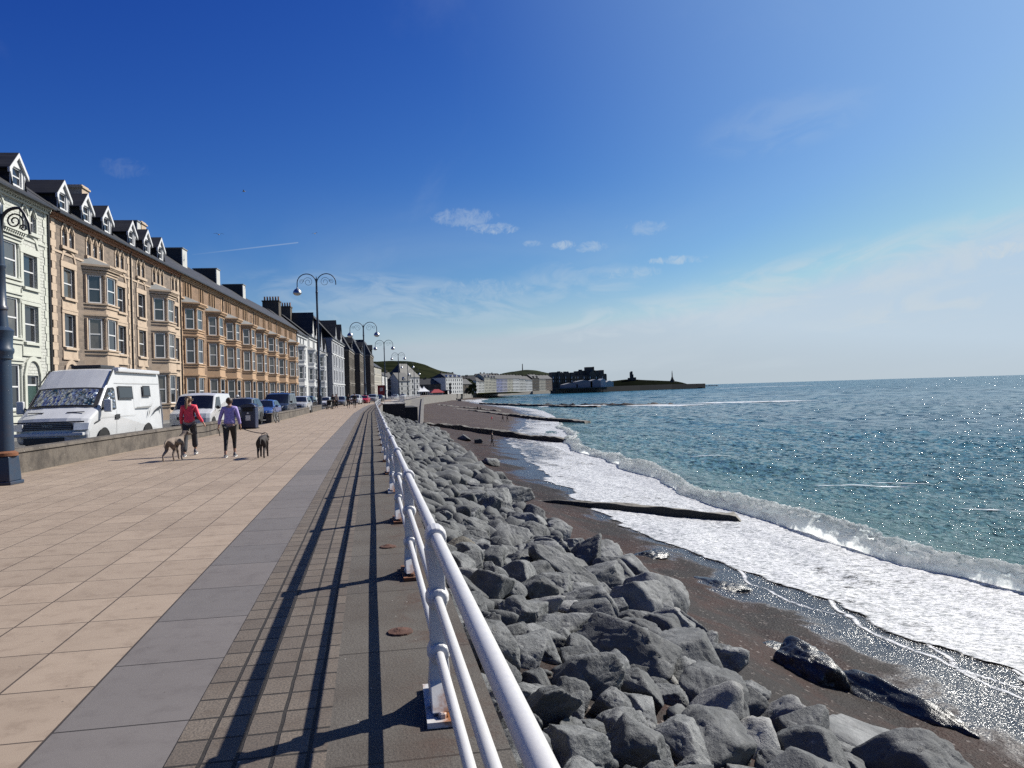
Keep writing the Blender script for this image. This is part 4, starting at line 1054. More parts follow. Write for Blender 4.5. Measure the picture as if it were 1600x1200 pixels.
# dark gothic hall: three blocks, each with a steep mansard
def gothic_block(label, x0, y0, W, D, H, zr, rz, front_cols, sidec=None):
    root = thing('gothic_hall', label, 'building', (x0, y0, 0), rz, 'dark gothic blocks past the terrace')
    holes = []
    for k in range(front_cols):
        a = W * (k + .5) / front_cols - .6
        for z0, z1 in ((1.5, 4.0), (5.4, 8.0), (9.3, 11.3)): holes.append((a, a + 1.2, z0, z1))
    body(root, W, H, M_darkfront, holes, -D)
    for a, b, z0, z1 in holes: window(root, -.13, a, z0, b - a, z1 - z0)
    t = MB().box(.003, .12, 0, W, H - .5, H - .05); t.box(.003, .1, 0, W, 4.5, 4.75); t.box(.003, .1, 0, W, 8.4, 8.6)
    for a, b, z0, z1 in holes: t.box(.003, .06, a - .2, b + .2, z1 + .02, z1 + .3)
    t.box(-D, -.01, -.1, -.003, H - .4, H - .05); t.build('string_course', M_darktrim, root)
    sw_ = MB()
    r = MB(); i = 2.2
    r.frustum([(.3, -.2), (.3, W + .2), (-D - .2, W + .2), (-D - .2, -.2)][::-1], H, [(-i, i * .55), (-i, W - i * .55), (-D + i, W - i * .55), (-D + i, i * .55)][::-1], zr)
    r.build('roof', M_slate, root)
    ch = MB().box(-D * .6, -D * .6 + 1.6, W / 2 - .5, W / 2 + .5, zr - .6, zr + 1.6); ch.build('chimney', M_darkstone, root)
    dd = thing_part('dormer', root); MB().box(-.9, .1, W / 2 - .9, W / 2 + .9, H, H + 2.2).build('dormer_front', M_darkfront, dd)
    MB().extr_x([(W / 2 - 1.2, H + 2.1), (W / 2 + 1.2, H + 2.1), (W / 2, H + 3.8)], -2.2, .3).build('dormer_roof', M_slate, dd); window(dd, .14, W / 2 - .45, H + .4, .9, 1.5)
M_darkfront = M_darkstone
M_darktrim = weathered('grey_stone_trim', (.22, .20, .17), (.1, .09, .08), .5, 1, .8)
M_redside = stone('dark_red_brick', (.10, .05, .035), (.08, .042, .03), (.05, .04, .035), .25, .09)

gothic_block('dark stone gothic hall block nearest the terrace, steep slate roof and dormer', -5.35, 206, 19, 13, 13.2, 17.6, -R(2.7), 4)
gothic_block('middle dark gothic block with red brown side wall', -3.05, 233, 19, 14, 13.6, 18.4, -R(3.0), 4)
gothic_block('farthest dark gothic block with pale mansard slope beside the pale building', -.1, 263, 22, 14, 14.6, 19.6, -R(3.0), 4)

# ------------------------------------------------------------------ generic town building: walls, roof and windows of its own
_fw = {}
def far_window(root, w, h, loc, rz, mat):
    k = (round(w, 1), round(h, 1), mat.name)
    if k not in _fw:
        m = MB().box(-.25, .03, 0, w, 0, h); _fw[k] = m.mesh('window', mat)
    return inst('window', _fw[k], root, loc, rz)
M_farglass = plain('far_window_glass', (.03, .034, .04), .12)
def town_house(name, label, x, y, rz, W, D, H, wall, roofmat, floors, cols, zr, cat='house', group=None, hip=0.0, side_cols=0, chim=1, z0=-.1, trim=None, gable_dormers=0, ww=1.1):
    """front faces local +x and runs along local +y for W metres"""
    root = thing(name, label, cat, (x, y, z0), rz, group)
    fh = (H - .8) / floors; b = MB()
    holes = []
    for i in range(floors):
        for k in range(cols):
            a = W * (k + .5) / cols - ww / 2; holes.append((a, a + ww, .9 + i * fh, .9 + i * fh + fh * .58))
    holed_wall(b, 0, W, 0, H, holes, 0, .12)
    b.quad((0, 0, 0), (0, 0, H), (-D, 0, H), (-D, 0, 0)); b.quad((0, W, H), (0, W, 0), (-D, W, 0), (-D, W, H)); b.quad((-D, 0, 0), (-D, 0, H), (-D, W, H), (-D, W, 0)); b.quad((0, 0, H), (0, W, H), (-D, W, H), (-D, 0, H)); b.quad((-.2, 0, 0), (-.2, W, 0), (-.2, W, H), (-.2, 0, H))
    if not hip:
        for yy in (0, W): b.quad((0, yy, H), (-D / 2, yy, zr), (-D, yy, H))
    b.build('wall', wall, root)
    for a, c, z1, z2 in holes: far_window(root, c - a, z2 - z1, (-.045, a, z1), 0, M_farglass)
    for k in range(side_cols):
        for i in range(floors): far_window(root, ww, fh * .58, (-D * (k + .5) / side_cols - ww / 2, -.02, .9 + i * fh), -R(90), M_farglass)
    r = MB()
    if hip: r.frustum([(.35, -.35), (.35, W + .35), (-D - .35, W + .35), (-D - .35, -.35)][::-1], H + .01, [(-D * .5 + .3, hip), (-D * .5 + .3, W - hip), (-D * .5 - .3, W - hip), (-D * .5 - .3, hip)][::-1], zr)
    else: r.extr_y([(.35, H - .2), (-D / 2, zr + .12), (-D - .35, H - .2), (-D - .35, H - .4), (-D / 2, zr - .05), (.35, H - .4)][::-1], -.25, W + .25)
    ro = r.build('roof', roofmat, root)
    for k in range(chim):
        yy = W * (k + .5) / max(chim, 1) if chim > 1 else .7
        MB().box(-D / 2 - .6, -D / 2 + .6, yy - .45, yy + .45, H + .5, zr + 1.3).build('chimney', M_darkstone, ro)
    for k in range(gable_dormers):
        c = W * (k + .5) / gable_dormers; d = thing_part('dormer', root)
        MB().extr_x([(c - .9, H - .2), (c + .9, H - .2), (c + .9, H + 1.1), (c, H + 2.1), (c - .9, H + 1.1)], -2.5, .25).build('dormer_front', trim or wall, d); far_window(d, .8, 1.2, (.26, c - .4, H + .1), 0, M_farglass)
    t = MB().box(.001, .2, 0, W, H - .45, H - .21)
    for i in range(1, floors): t.box(.001, .1, 0, W, i * fh + .45, i * fh + .6)
    t.build('cornice', trim or wall, root)
    return root

town_house('seafront_building', 'pale flat fronted building with red shop front after the gothic hall', 1.2, 296, -R(6.5), 26, 9, 12.2, M_paleashlar, M_slate, 4, 6, 15.2, 'building', None, side_cols=1)
p = thing('shop_front', 'red shop front with white panel under the pale building', 'shop front', (3.6, 294.4, 0), -R(96))
M_red = plain('red_paint', (.34, .03, .035), .6); M_pinkpanel = plain('pale_sign_panel', (.7, .6, .58), .6)
MB().box(0, .5, -1.3, 1.5, 1.0, 4.6).build('shop_fascia', M_red, p); MB().box(.5, .56, -.5, .7, 2.7, 3.9).build('sign_panel', M_pinkpanel, p); MB().box(.0, 1.3, -1.4, 1.6, 4.6, 4.8).build('canopy', M_red, p)
b5 = town_house('seafront_building', 'white building with dark balconies at the bend behind the third lamp', 4.4, 325, -R(5), 30, 10, 9.6, M_whitewall, M_slate, 3, 6, 12, 'building')
for k in range(3): MB().box(.001, 1.0, 1 + k * 9, 7 + k * 9, 3.2, 3.35).build('balcony', M_iron, b5)

# houses round the curve of the bay, facing the camera
far_rows = [
    ('grey stone terrace with two dormers at the bend of the promenade', 620, 450, 24, 10, 9.5, M_greystone, 3, 6, 14, 0, 3, 3),
    ('small grey house with steep dark roof between the far lamps', 632.5, 452, 9, 9, 9.0, M_offwhite, 3, 2, 13.5, 0, 1, 0),
    ('white gabled hotel with big slate roof behind the far lamps', 643, 458, 15, 12, 11.0, M_whitewall, 3, 4, 19, 4.5, 1, 0),
]
for lab, px, yy, W, D, H, m, fl, cl, zr, hip, gd, ch in far_rows:
    x = (px - 580.4) / FPX * yy * 1.03 * 1.02
    town_house('seafront_house', lab, x - W / 2, yy, -R(48), W, D, H, m, M_slate, fl, cl, zr, group='houses at the bend of the bay', hip=hip, gable_dormers=gd, chim=ch, trim=M_offwhite)
def px_x(px, y):
    d = pix_dir(px, 612); return d.x / d.y * y
# hotel and long terrace across the bay
town_house('seafront_hotel', 'white four storey hotel left of the grey gable across the bay', px_x(697, 640), 640, -R(38), 26, 14, 13.5, M_whitewall, M_slate, 4, 8, 17, 'hotel', hip=2.5, gable_dormers=4, trim=M_upvc, ww=1.5, chim=3)
town_house('seafront_house', 'low dark stone house between the hotel and the grey gable', px_x(718, 690), 690, -R(40), 20, 12, 8.5, M_darkstone, M_slate, 3, 5, 13, trim=M_greystone, chim=2)
terr = [('dark grey gable ended house at the near end of the bay terrace', 728, M_greywall, 11, 12.5, 3, 1), ('white terrace house next to the grey gable end', 736, M_whitewall, 18, 13, 4, 5), ('low white terrace house with dark roof across the bay', 748, M_offwhite, 12, 12.5, 4, 4),
        ('tall cream terrace house with dormers across the bay', 757, M_yellowwall, 20, 17, 5, 6), ('second tall cream terrace house left of the blue one', 768, M_yellowwall, 15, 16, 5, 5), ('blue painted terrace house across the bay', 776, M_bluewall, 19, 15.5, 4, 5),
        ('pale lilac terrace house right of the blue one', 785, plain('lilac_render', (.30, .30, .37), .8), 15, 15.5, 4, 4), ('cream terrace house third from the blue one', 793, M_yellowwall, 19, 15.5, 4, 5),
        ('white terrace house in the right half of the bay terrace', 802, M_whitewall, 20, 15.5, 4, 5), ('grey white terrace house near the right end of the bay terrace', 812, M_offwhite, 22, 15, 4, 5), ('pale narrow terrace house before the dark brick block', 822, M_whitewall, 20, 14, 4, 5),
        ('dark brick house among the bay terrace', 832, M_darkfront, 22, 16, 4, 4), ('pale gabled house left of the old college', 843, M_paleashlar, 24, 15, 4, 4), ('grey stone house touching the old college', 853, M_greystone, 24, 15, 4, 4)]
for i, (lab, px, m, W, H, fl, cl) in enumerate(terr):
    yy = 800 + (px - 728) * 1.0; x = px_x(px, yy)
    nx = terr[i + 1][1] if i + 1 < len(terr) else 863
    y2 = 800 + (nx - 728) * 1.0; x2 = px_x(nx, y2)
    W = math.hypot(x2 - x, y2 - yy); cl = max(2, round(W / 2.9)); H = H * .95; a = math.atan2(x2 - x, y2 - yy)
    town_house('seafront_house', lab, x, yy, -a, W, 13, H, m, M_slate, fl, cl, H + 4.2, group='terrace along the far promenade', chim=2, gable_dormers=2 if H >= 15 else 0, trim=m, side_cols=0, ww=1.45)
# lower roofs and dark houses behind the far terrace
for i, (px, yy, W, H, m) in enumerate(((700, 800, 30, 13, M_offwhite), (722, 850, 26, 14, M_darkstone), (745, 980, 30, 19, M_darkstone), (668, 700, 34, 9.5, M_yellowwall), (656, 640, 26, 8.5, M_darkstone), (683, 760, 30, 9, M_offwhite))):
    town_house('town_house', ['pale house behind the white hotel', 'dark slate roofed house behind the grey gable', 'dark tall house behind the cream terrace', 'long yellowish house behind the white tents', 'dark low house left of the white tents', 'pale house behind the red roofed kiosk'][i],
               px_x(px, yy), yy, -R(80), W, 12, H, m, M_slate, 3, 5, H + 4.5, trim=m, chim=2)

# white marquee, red roofed kiosk, shelters on the far promenade
M_canvas = plain('white_canvas', (.80, .80, .80), .7, var=.03)
def marquee(px, y, w, label):
    o = thing('marquee', label, 'marquee', (px_x(px, y), y, 0), -R(80), 'white pointed tents on the far promenade')
    h = w / 2; prof = []
    m = MB(); rings = []
    for k in range(7):
        t = k / 6; r = h * (1 - t) ** 1.7 + .05; rings.append([(sx * r, sy * r, 2.4 + t * 3.4) for sx, sy in ((-1, -1), (1, -1), (1, 1), (-1, 1))])
    vs = [p for r in rings for p in r]; fs = []
    for k in range(6):
        for j in range(4): fs.append((k * 4 + j, k * 4 + (j + 1) % 4, (k + 1) * 4 + (j + 1) % 4, (k + 1) * 4 + j))
    m.add(vs, fs); m.box(-h, h, -h, h, 2.1, 2.4); m.build('canopy', M_canvas, o)
    for sx in (-1, 1):
        for sy in (-1, 1): MB().tube([(sx * (h - .1), sy * (h - .1), 0), (sx * (h - .1), sy * (h - .1), 2.1)], .08, 6).build('pole', M_upvc, o)
marquee(656.5, 470, 5.6, 'white pointed tent on the far promenade, left of the pair'); marquee(662.5, 474, 5.6, 'white pointed tent on the far promenade, beside the red kiosk')
k_ = thing('kiosk', 'low kiosk with red pitched roof on the far promenade', 'kiosk', (px_x(682, 500), 500, 0), -R(80))
MB().box(-3, 3, -3.6, 3.6, 0, 1.5).build('wall', M_offwhite, k_); MB().add([(-3.6, -4.4, 1.45), (3.6, -4.4, 1.45), (3.6, 4.4, 1.45), (-3.6, 4.4, 1.45), (0, -1.5, 3.6), (0, 1.5, 3.6)], [(0, 1, 4), (1, 2, 5, 4), (2, 3, 5), (3, 0, 4, 5), (3, 2, 1, 0)]).build('roof', M_red, k_)
MB().box(2.99, 3.05, -3.0, 3.0, .5, 1.3).build('window', M_farglass, k_)
sh = thing('seafront_shelter', 'flat grey promenade shelter between the tents and the white hotel', 'shelter', (px_x(672, 540), 540, 0), -R(80))
MB().box(-3, 3, -22, 14, 2.6, 3.1).build('roof', M_greywall, sh); MB().box(-2.4, -2.2, -21, 13, 0, 2.6).build('wall', M_dark, sh)
for k in range(8): MB().box(2.5, 2.7, -21 + k * 4.8, -20.8 + k * 4.8, 0, 2.6).build('post', M_upvc, sh)

# ------------------------------------------------------------------ hills
def hill_mat(name, g1, g2, g3):
    t = NT(name); v = t.coord('Object'); n = t.noise(v, .006, 6, .6, .8); f = t.noise(v, .035, 5, .7); vv = t.voro(v, .012, 'DISTANCE_TO_EDGE')
    col = t.mix(t.map(n, .42, .58), g1, g2); col = t.mix(t.map(f, .5, .68), col, g3); col = t.mix(t.mathn('MULTIPLY', t.map(vv, .02, .07, 1, 0), .6), col, g3)
    t.set(color=col, rough=1.0, spec=0.0); return t.m
M_hill = hill_mat('hill_grass', (.030, .032, .016), (.019, .023, .012), (.008, .011, .007))
M_hill2 = hill_mat('hill_moor', (.038, .046, .028), (.028, .035, .025), (.02, .023, .02))
def ridge(name, pts, y, depth, mat, seed, base=-2):
    """a hill whose crest passes through (pixel column, pixel row) seen at distance y"""
    cr = []
    for px, py in pts:
        d = pix_dir(px, py); t = y / d.y; cr.append((d.x * t, EYE + d.z * t))
    xs = np.linspace(cr[0][0], cr[-1][0], 130); hz_ = np.interp(xs, [c[0] for c in cr], [c[1] for c in cr]); ker = np.hanning(9); ker /= ker.sum(); hz_ = np.convolve(np.pad(hz_, 4, 'edge'), ker, 'valid')
    v = np.linspace(-1, 1, 60); X = np.repeat(xs[:, None], 60, 1); V = np.repeat(v[None, :], 130, 0); Y = y + V * depth + 0.12 * (X - xs.mean())
    prof = np.cos(V * math.pi / 2) ** 1.25
    Z = base + (hz_[:, None] - base) * prof * (1 + 0.05 * fbm(X * .01, Y * .01, 4, seed) * (np.abs(V) > .08)) + 5 * fbm(X * .012, Y * .012, 4, seed + 3) * prof * (1 - prof)
    o = link(bpy.data.objects.new(name, grid_mesh(name, X, Y, Z, mat))); o['kind'] = 'structure'; return o
ridge('hill', [(420, 600), (520, 575), (590, 567.5), (612, 566.0), (634, 566.5), (648, 569), (661, 572.5), (673, 578), (684, 582), (697, 583), (706, 588), (716, 597), (730, 608)], 1500, 620, M_hill, 2)
ridge('hill', [(640, 596), (700, 589.5), (716, 587.5), (740, 586.5), (770, 586.5), (786, 584.5), (800, 581), (812, 579), (822, 579.5), (836, 582), (848, 586), (862, 589), (880, 596), (900, 606)], 3000, 900, M_hill2, 8)
ridge('hill', [(560, 604), (600, 590), (640, 586), (670, 590), (700, 597), (730, 600), (760, 606)], 1050, 200, M_hill, 14)
d = pix_dir(816.5, 579); mz = 3000 / d.y
MB().tube([(d.x * mz, 3000, EYE + d.z * mz - 3), (d.x * mz, 3000, EYE + d.z * mz + 26)], [2.2, 1.4], 8).build('hilltop_column', M_darkstone)
tag(bpy.data.objects['hilltop_column'], 'thin tall column on top of the round far hill', 'monument')
# woods on the hill foot: one mass of leaf clumps
rng = np.random.RandomState(3)
def leaf_mass(name, centers, n, size, mat):
    """many small tilted leaf quads round the given (x, y, z, radius) clumps"""
    cs = np.asarray(centers); idx = rng.randint(0, len(cs), n); c = cs[idx]
    u = rng.normal(size=(n, 3)); u /= np.linalg.norm(u, axis=1)[:, None]; r = c[:, 3] * rng.uniform(.55, 1.0, n)
    p = c[:, :3] + u * r[:, None] * np.array([1, 1, .8])
    a = rng.normal(size=(n, 3)); a /= np.linalg.norm(a, axis=1)[:, None]; b = np.cross(a, rng.normal(size=(n, 3))); b /= np.linalg.norm(b, axis=1)[:, None]
    s = size * rng.uniform(.6, 1.4, n)[:, None]
    co = np.stack([p - a * s - b * s, p + a * s - b * s, p + a * s + b * s, p - a * s + b * s], 1).reshape(-1, 3)
    me = bpy.data.meshes.new(name); me.from_pydata(co.tolist(), [], [(4 * i, 4 * i + 1, 4 * i + 2, 4 * i + 3) for i in range(n)]); me.materials.append(mat); return me
M_leaf = plain('far_foliage', (.030, .040, .018), .9, var=.5, scale=.08, spec=.1)
tc_ = []
for k in range(150):
    px = 600 + rng.uniform(0, 135); yy = rng.uniform(690, 960); tc_.append((px_x(px, yy), yy, rng.uniform(2, 9) + (yy - 690) * .03, rng.uniform(3.5, 7.5)))
o = link(bpy.data.objects.new('far_woodland', leaf_mass('far_woodland', tc_, 9000, 1.1, M_leaf))); o['kind'] = 'stuff'

# ------------------------------------------------------------------ headland: old college, pier, castle ruin, war memorial
HY = 1300.0
def hp(px, py, y=HY):
    d = pix_dir(px, py); t = y / d.y; return Vector((d.x * t, y, EYE + d.z * t))
def silh_block(px0, px1, pyt, y, base=-6.5):
    a = hp(px0, pyt, y); b = hp(px1, pyt, y); return a.x, b.x, a.z
oc = thing('old_college', 'dark gothic college with towers and gables on the headland', 'college', (0, 0, 0))
def ocbox(name, px0, px1, pyt, y, D, mat, gable=False, base=-2.0):
    x0, x1, zt = silh_block(px0, px1, pyt, y); m = MB()
    if gable: m.extr_y([(x0, base), (x1, base), (x1, zt - (x1 - x0) * .75), ((x0 + x1) / 2, zt), (x0, zt - (x1 - x0) * .75)], y, y + D)
    else: m.box(x0, x1, y, y + D, base, zt)
    return m.build(name, mat, oc)
M_college = stone('college_stone', (.13, .115, .09), (.09, .08, .065), (.08, .07, .06), 2.4, .9)
for a in (('wall', 862.5, 872, 581.5, 1300, 24, 0), ('tower', 872, 875.5, 580.2, 1296, 8, 0), ('wall', 872.5, 898, 585.5, 1302, 24, 0), ('gable', 875.5, 881, 581, 1298, 10, 1), ('tower', 881.5, 885, 580.5, 1297, 8, 0), ('gable', 885, 890.5, 580.3, 1298, 10, 1), ('tower', 891.5, 898, 582, 1298, 12, 0),
          ('wall', 898, 948, 586, 1325, 26, 0), ('tower', 898.5, 903.5, 580, 1330, 10, 0), ('tower', 905.5, 909.5, 577.5, 1328, 8, 0), ('great_tower', 916, 926, 573.6, 1330, 14, 0), ('turret', 926.5, 928.3, 573, 1329, 3, 0), ('wall', 908, 930, 579, 1332, 22, 0),
          ('gable', 921, 931, 577, 1318, 10, 1), ('tower', 930.5, 936, 578.8, 1322, 12, 0), ('gable', 935, 945, 580, 1320, 12, 1), ('tower', 938, 943.5, 578.2, 1330, 12, 0), ('tower', 943.5, 947, 584, 1322, 12, 0)):
    ocbox(a[0], a[1], a[2], a[3], a[4], a[5], M_college, bool(a[6]))
for k in range(26):
    px = 864 + k * 3.2; y = 1295.5 if px < 898 else 1317
    if px < 872 and False: continue
    for py in (588.5, 594.0):
        a = hp(px, py, y); MB().box(a.x, a.x + 1.5, y - .3, y + 1.5, a.z - 3.4, a.z).build('window', M_farglass if k % 3 else M_offwhite, oc)
pier = thing('pier', 'white pier pavilion on legs in front of the old college', 'pier', (0, 0, 0))
a = hp(868, 601, 1250); b = hp(942, 601, 1250)
MB().box(a.x, b.x, 1230, 1275, 1.0, 2.4).build('deck', M_darkstone, pier)
for (p0, p1, pt, m) in ((900, 925, 594.5, M_greywall), (922, 938, 593.5, M_greywall), (938, 946, 592.5, M_whitewall), (946, 958, 595.5, M_offwhite), (880, 902, 599, M_greywall)):
    c0, c1 = hp(p0, pt, 1248), hp(p1, pt, 1248); MB().extr_y([(c0.x, 2.4), (c1.x, 2.4), (c1.x, c1.z - 1.5), ((c0.x + c1.x) / 2, c1.z + 1.2), (c0.x, c1.z - 1.5)], 1246, 1270).build('pavilion', m, pier)
for k in range(24):
    x = a.x + (b.x - a.x) * k / 23
    for yy in (1233, 1252, 1272): MB().tube([(x, yy, -9), (x, yy, 1.0)], .55, 6).build('leg', M_iron, pier)
# headland wall and grass mound
hw = MB(); pts_w = [(866, 605.5), (905, 604.8), (948, 603.8), (1000, 602.0), (1050, 600.4), (1102, 599.2)]
P_ = [hp(px, py, 1290 + (px - 866) * .9) for px, py in pts_w]
for q0, q1 in zip(P_[:-1], P_[1:]):
    hw.add([(q0.x, q0.y, -9), (q1.x, q1.y, -9), (q1.x, q1.y + 30, -9), (q0.x, q0.y + 30, -9), (q0.x, q0.y, q0.z), (q1.x, q1.y, q1.z), (q1.x, q1.y + 30, q1.z), (q0.x, q0.y + 30, q0.z)], [(0, 1, 5, 4), (4, 5, 6, 7), (1, 2, 6, 5), (0, 4, 7, 3)])
tag(hw.build('headland_wall', M_conc_dark), 'dark sea wall running round the castle headland', 'sea wall')
ridge('headland', [(925, 604), (945, 597), (960, 594.8), (975, 593.2), (985, 593.2), (1000, 593.8), (1020, 594.6), (1040, 595.2), (1056, 595.6), (1066, 597.2), (1075, 600), (1085, 606)], 1540, 60, hill_mat('headland_grass', (.010, .012, .008), (.008, .010, .006), (.006, .007, .005)), 21, base=-4)
ct = thing('castle_ruin', 'broken dark castle tower standing on the headland', 'castle', hp(987, 592, 1520), 0)
MB().box(-3.0, 3.0, -3, 3, -3, 9).box(-3.0, 1.4, -3, 3, 9, 13.5).box(-1.2, 1.2, -2.9, 2.9, 13.5, 15.2).build('tower', M_darkstone, ct); MB().box(-.7, .7, -3.1, -2.9, 4.5, 7.5).build('opening', M_dark, ct)
MB().box(3.0, 9.0, -1.2, 1.2, -3, 3).box(-8, -3, -1, 1, -3, 2.2).build('curtain_wall', M_darkstone, ct)
wm_ = thing('war_memorial', 'slender war memorial column with figure on the headland tip', 'monument', hp(1050.5, 595, 1500), 0)
MB().lathe([(4.6, -3), (4.6, 1.2), (3.4, 1.3), (3.4, 3.2), (2.4, 3.4), (2.2, 6.5), (1.5, 6.8)], (0, 0, 0), 8).build('plinth', M_darkstone, wm_)
MB().lathe([(1.5, 6.8), (1.1, 8), (.85, 15), (1.3, 15.4)], (0, 0, 0), 10).build('column', M_darkstone, wm_)
MB().lathe([(.7, 15.4), (.6, 17), (.75, 18), (.3, 18.7), (.35, 19.3), (.1, 19.8)], (0, 0, 0), 8).tube([(0, 0, 18), (.4, 0, 21)], .15, 6).build('figure', M_darkstone, wm_)
M_rockdark = weathered('dark_reef_rock', (.045, .040, .035), (.02, .02, .018), .6, .8, .8, .5, 3)
def reef(name, label, pts, y_w, h, seed, cat='reef'):
    vs = []; fs = []
    X = []; n = 60; P2 = [at(px, py, SEA + .2) for px, py in pts]
    t = np.linspace(0, len(P2) - 1, n); xs = np.interp(t, range(len(P2)), [p.x for p in P2]); ys = np.interp(t, range(len(P2)), [p.y for p in P2])
    v = np.linspace(-1, 1, 9); Xg = np.repeat(xs[:, None], 9, 1) ; Yg = ys[:, None] + v[None, :] * y_w; env = np.clip(1 - v ** 2, 0, 1)[None, :] * np.minimum(1, np.minimum(np.arange(n), np.arange(n)[::-1]) / 4)[:, None]
    Zg = SEA - .6 + (h + .6) * env * (0.75 + .5 * fbm(Xg * .5, Yg * .5, 4, seed, .6)); return tag(link(bpy.data.objects.new(name, grid_mesh(name, Xg, Yg, Zg, M_rockdark, smooth=False))), label, cat)
reef('rock_reef', 'long dark reef of rocks running out to sea across the bay', [(790, 631.5), (860, 632.5), (930, 633.0), (990, 632.2), (1030, 631), (1062, 630.6)], 4, .8, 3)
reef('rock_reef', 'low dark rocks off the tip of the headland wall', [(1100, 603.5), (1112, 603.2), (1122, 603.0)], 14, 3.0, 5)
reef('rock_reef', 'dark rocks below the far sea wall on the beach', [(693, 624), (712, 626), (722, 629)], 6, 2.6, 7)
reef('rock_reef', 'dark rocks at the foot of the pier promenade', [(800, 615), (840, 614), (866, 612.5)], 10, 4.0, 11)

# ------------------------------------------------------------------ railing along the edge
def white_paint():
    t = NT('white_railing_paint'); v = t.coord('Object'); n = t.noise(v, 3.0, 6, .65); f = t.noise(v, 45, 4, .7); sp = t.n.new('ShaderNodeSeparateXYZ'); t.l.new(v, sp.inputs[0])
    low = t.map(sp.outputs[2], .30, .03)
    k = t.mathn('MULTIPLY', t.map(n, .48, .62), low); k2 = t.map(f, .70, .78, 0, .5)
    col = t.mix(t.map(n, .35, .7, 0, .25), (.60, .59, .575), (.47, .45, .42)); col = t.mix(k, col, (.30, .12, .045)); col = t.mix(t.mathn('MULTIPLY', k2, t.map(n, .45, .6, .1, 1)), col, (.36, .25, .17))
    t.set(color=col, rough=t.map(f, .3, .7, .32, .5), spec=.5); t.bump(f, .12, .004); return t.m
M_rail = white_paint()
M_rust = weathered('rusty_iron', (.20, .075, .03), (.06, .03, .02), .7, 14, .9, .5, 60)
POST0, STEP = 3.93, 2.93
rail = thing('railing', 'white three bar cast iron railing along the promenade edge above the boulders', 'railing', (0, 0, 0))
NP = 40
RX = 0.29
post_y = [POST0 + STEP * k for k in range(-2, NP)]
def rail_x(y): return RX + edge_c(y)
pm = MB()
H_ = .845
pm.box(-.055, .055, -.05, .05, .02, .05)
pm.add([(-.05, -.20, .05), (.05, -.20, .05), (.05, .20, .05), (-.05, .20, .05), (-.05, -.07, .16), (.05, -.07, .16), (.05, .07, .16), (-.05, .07, .16), (-.042, -.048, .30), (.042, -.048, .30), (.042, .048, .30), (-.042, .048, .30), (-.038, -.043, .80), (.038, -.043, .80), (.038, .043, .80), (-.038, .043, .80)],
       [(0, 3, 2, 1)] + [(4 * k + i, 4 * k + (i + 1) % 4, 4 * k + 4 + (i + 1) % 4, 4 * k + 4 + i) for k in range(3) for i in range(4)])
for z, r in ((.28, .058), (.545, .058)):
    pm.lathe([(.026, -.075), (.048, -.068), (r, -.028), (r, .028), (.048, .068), (.026, .075)], (0, 0, z), 14, 'y')
pm.lathe([(.034, -.085), (.050, -.08), (.054, -.02), (.054, .02), (.050, .08), (.034, .085)], (0, 0, H_), 16, 'y')
pm.lathe([(.042, .66), (.050, .72), (.058, .78), (.045, .84)], (0, 0, 0), 12)
post_me = pm.mesh('post', M_rail)
bm = bmesh.new(); bm.from_mesh(post_me); bmesh.ops.recalc_face_normals(bm, faces=bm.faces); bm.to_mesh(post_me); bm.free()
pl = MB().box(-.075, .075, -.25, .25, 0.003, .03)
for yy in (-.2, .2): pl.lathe([(.02, .03), (.02, .05), (.012, .055)], (0, yy, 0), 6)
plate_me = pl.mesh('base_plate', M_rust); plate_w = pl.mesh('base_plate', M_rail)
for k, y in enumerate(post_y):
    o = inst('post', post_me, rail, (rail_x(y), y, 0), .02 * math.sin(k * 2.3))
    m_ = o.modifiers.new('bevel', 'BEVEL'); m_.width = .006; m_.segments = 2; m_.limit_method = 'ANGLE'
    inst('base_plate', plate_w if k % 3 == 2 else plate_me, o)
def rail_path(z):
    out = []
    for i in range(len(post_y)):
        y = post_y[i]; out.append((rail_x(y) + .004 * math.sin(i * 1.7), y, z + .004 * math.sin(i * 2.9)))
    return out
for nm, z, r in (('top_rail', H_, .0305), ('middle_rail', .545, .0225), ('lower_rail', .28, .0225)):
    MB().tube(rail_path(z), r, 18).build(nm, M_rail, rail, smooth=True)
M_oldrust = weathered('dull_red_rust', (.10, .042, .026), (.05, .03, .022), .7, 20, .9, .8, 50)
# rust patches with stumps of old fixings in the concrete
stump = MB().lathe([(.085, .002), (.082, .012), (.05, .018), (.02, .03)], (0, 0, 0), 12).mesh('old_fixing', M_oldrust)
for k in (0, 1):
    y = POST0 + STEP * (k + .44); o = inst('old_fixing', stump, None, (.14 + .02 * math.sin(k * 5), y, 0), k)
    tag(o, 'round rusted stub of an old railing fixing set in the edge concrete', 'fixing', 'rusted stubs in the edge concrete')

# ------------------------------------------------------------------ bastion, steps and slipway
bs = thing('promenade_bastion', 'dark square bastion jutting from the sea wall with white rails on top', 'bastion', (0, 0, 0))
MB().box(1.75, 4.9, 119.5, 140, -8, -.016).build('wall', M_conc_dark, bs); MB().box(1.70, 5.0, 119.4, 140.2, -.012, .10).build('coping', M_conc_light, bs)
MB().box(4.9, 7.0, 124, 139, -8, -.6).build('lower_wall', M_conc_dark, bs)
st = thing('stone_steps', 'grey concrete steps at the foot of the dark bastion', 'steps', (0, 0, 0))
sm_ = MB()
for k in range(8): sm_.box(4.905 + .0, 7.2 - k * .0, 116.0 + k * .42, 116.0 + (k + 1) * .42 - .003 + (3.4 - k * .42), -8, -4.6 + k * .24) if False else sm_.box(4.91, 7.0, 117.0 + k * .42, 121.5, -7.5 + k * .001, -4.9 + k * .26)
sm_.build('treads', M_conc, st)
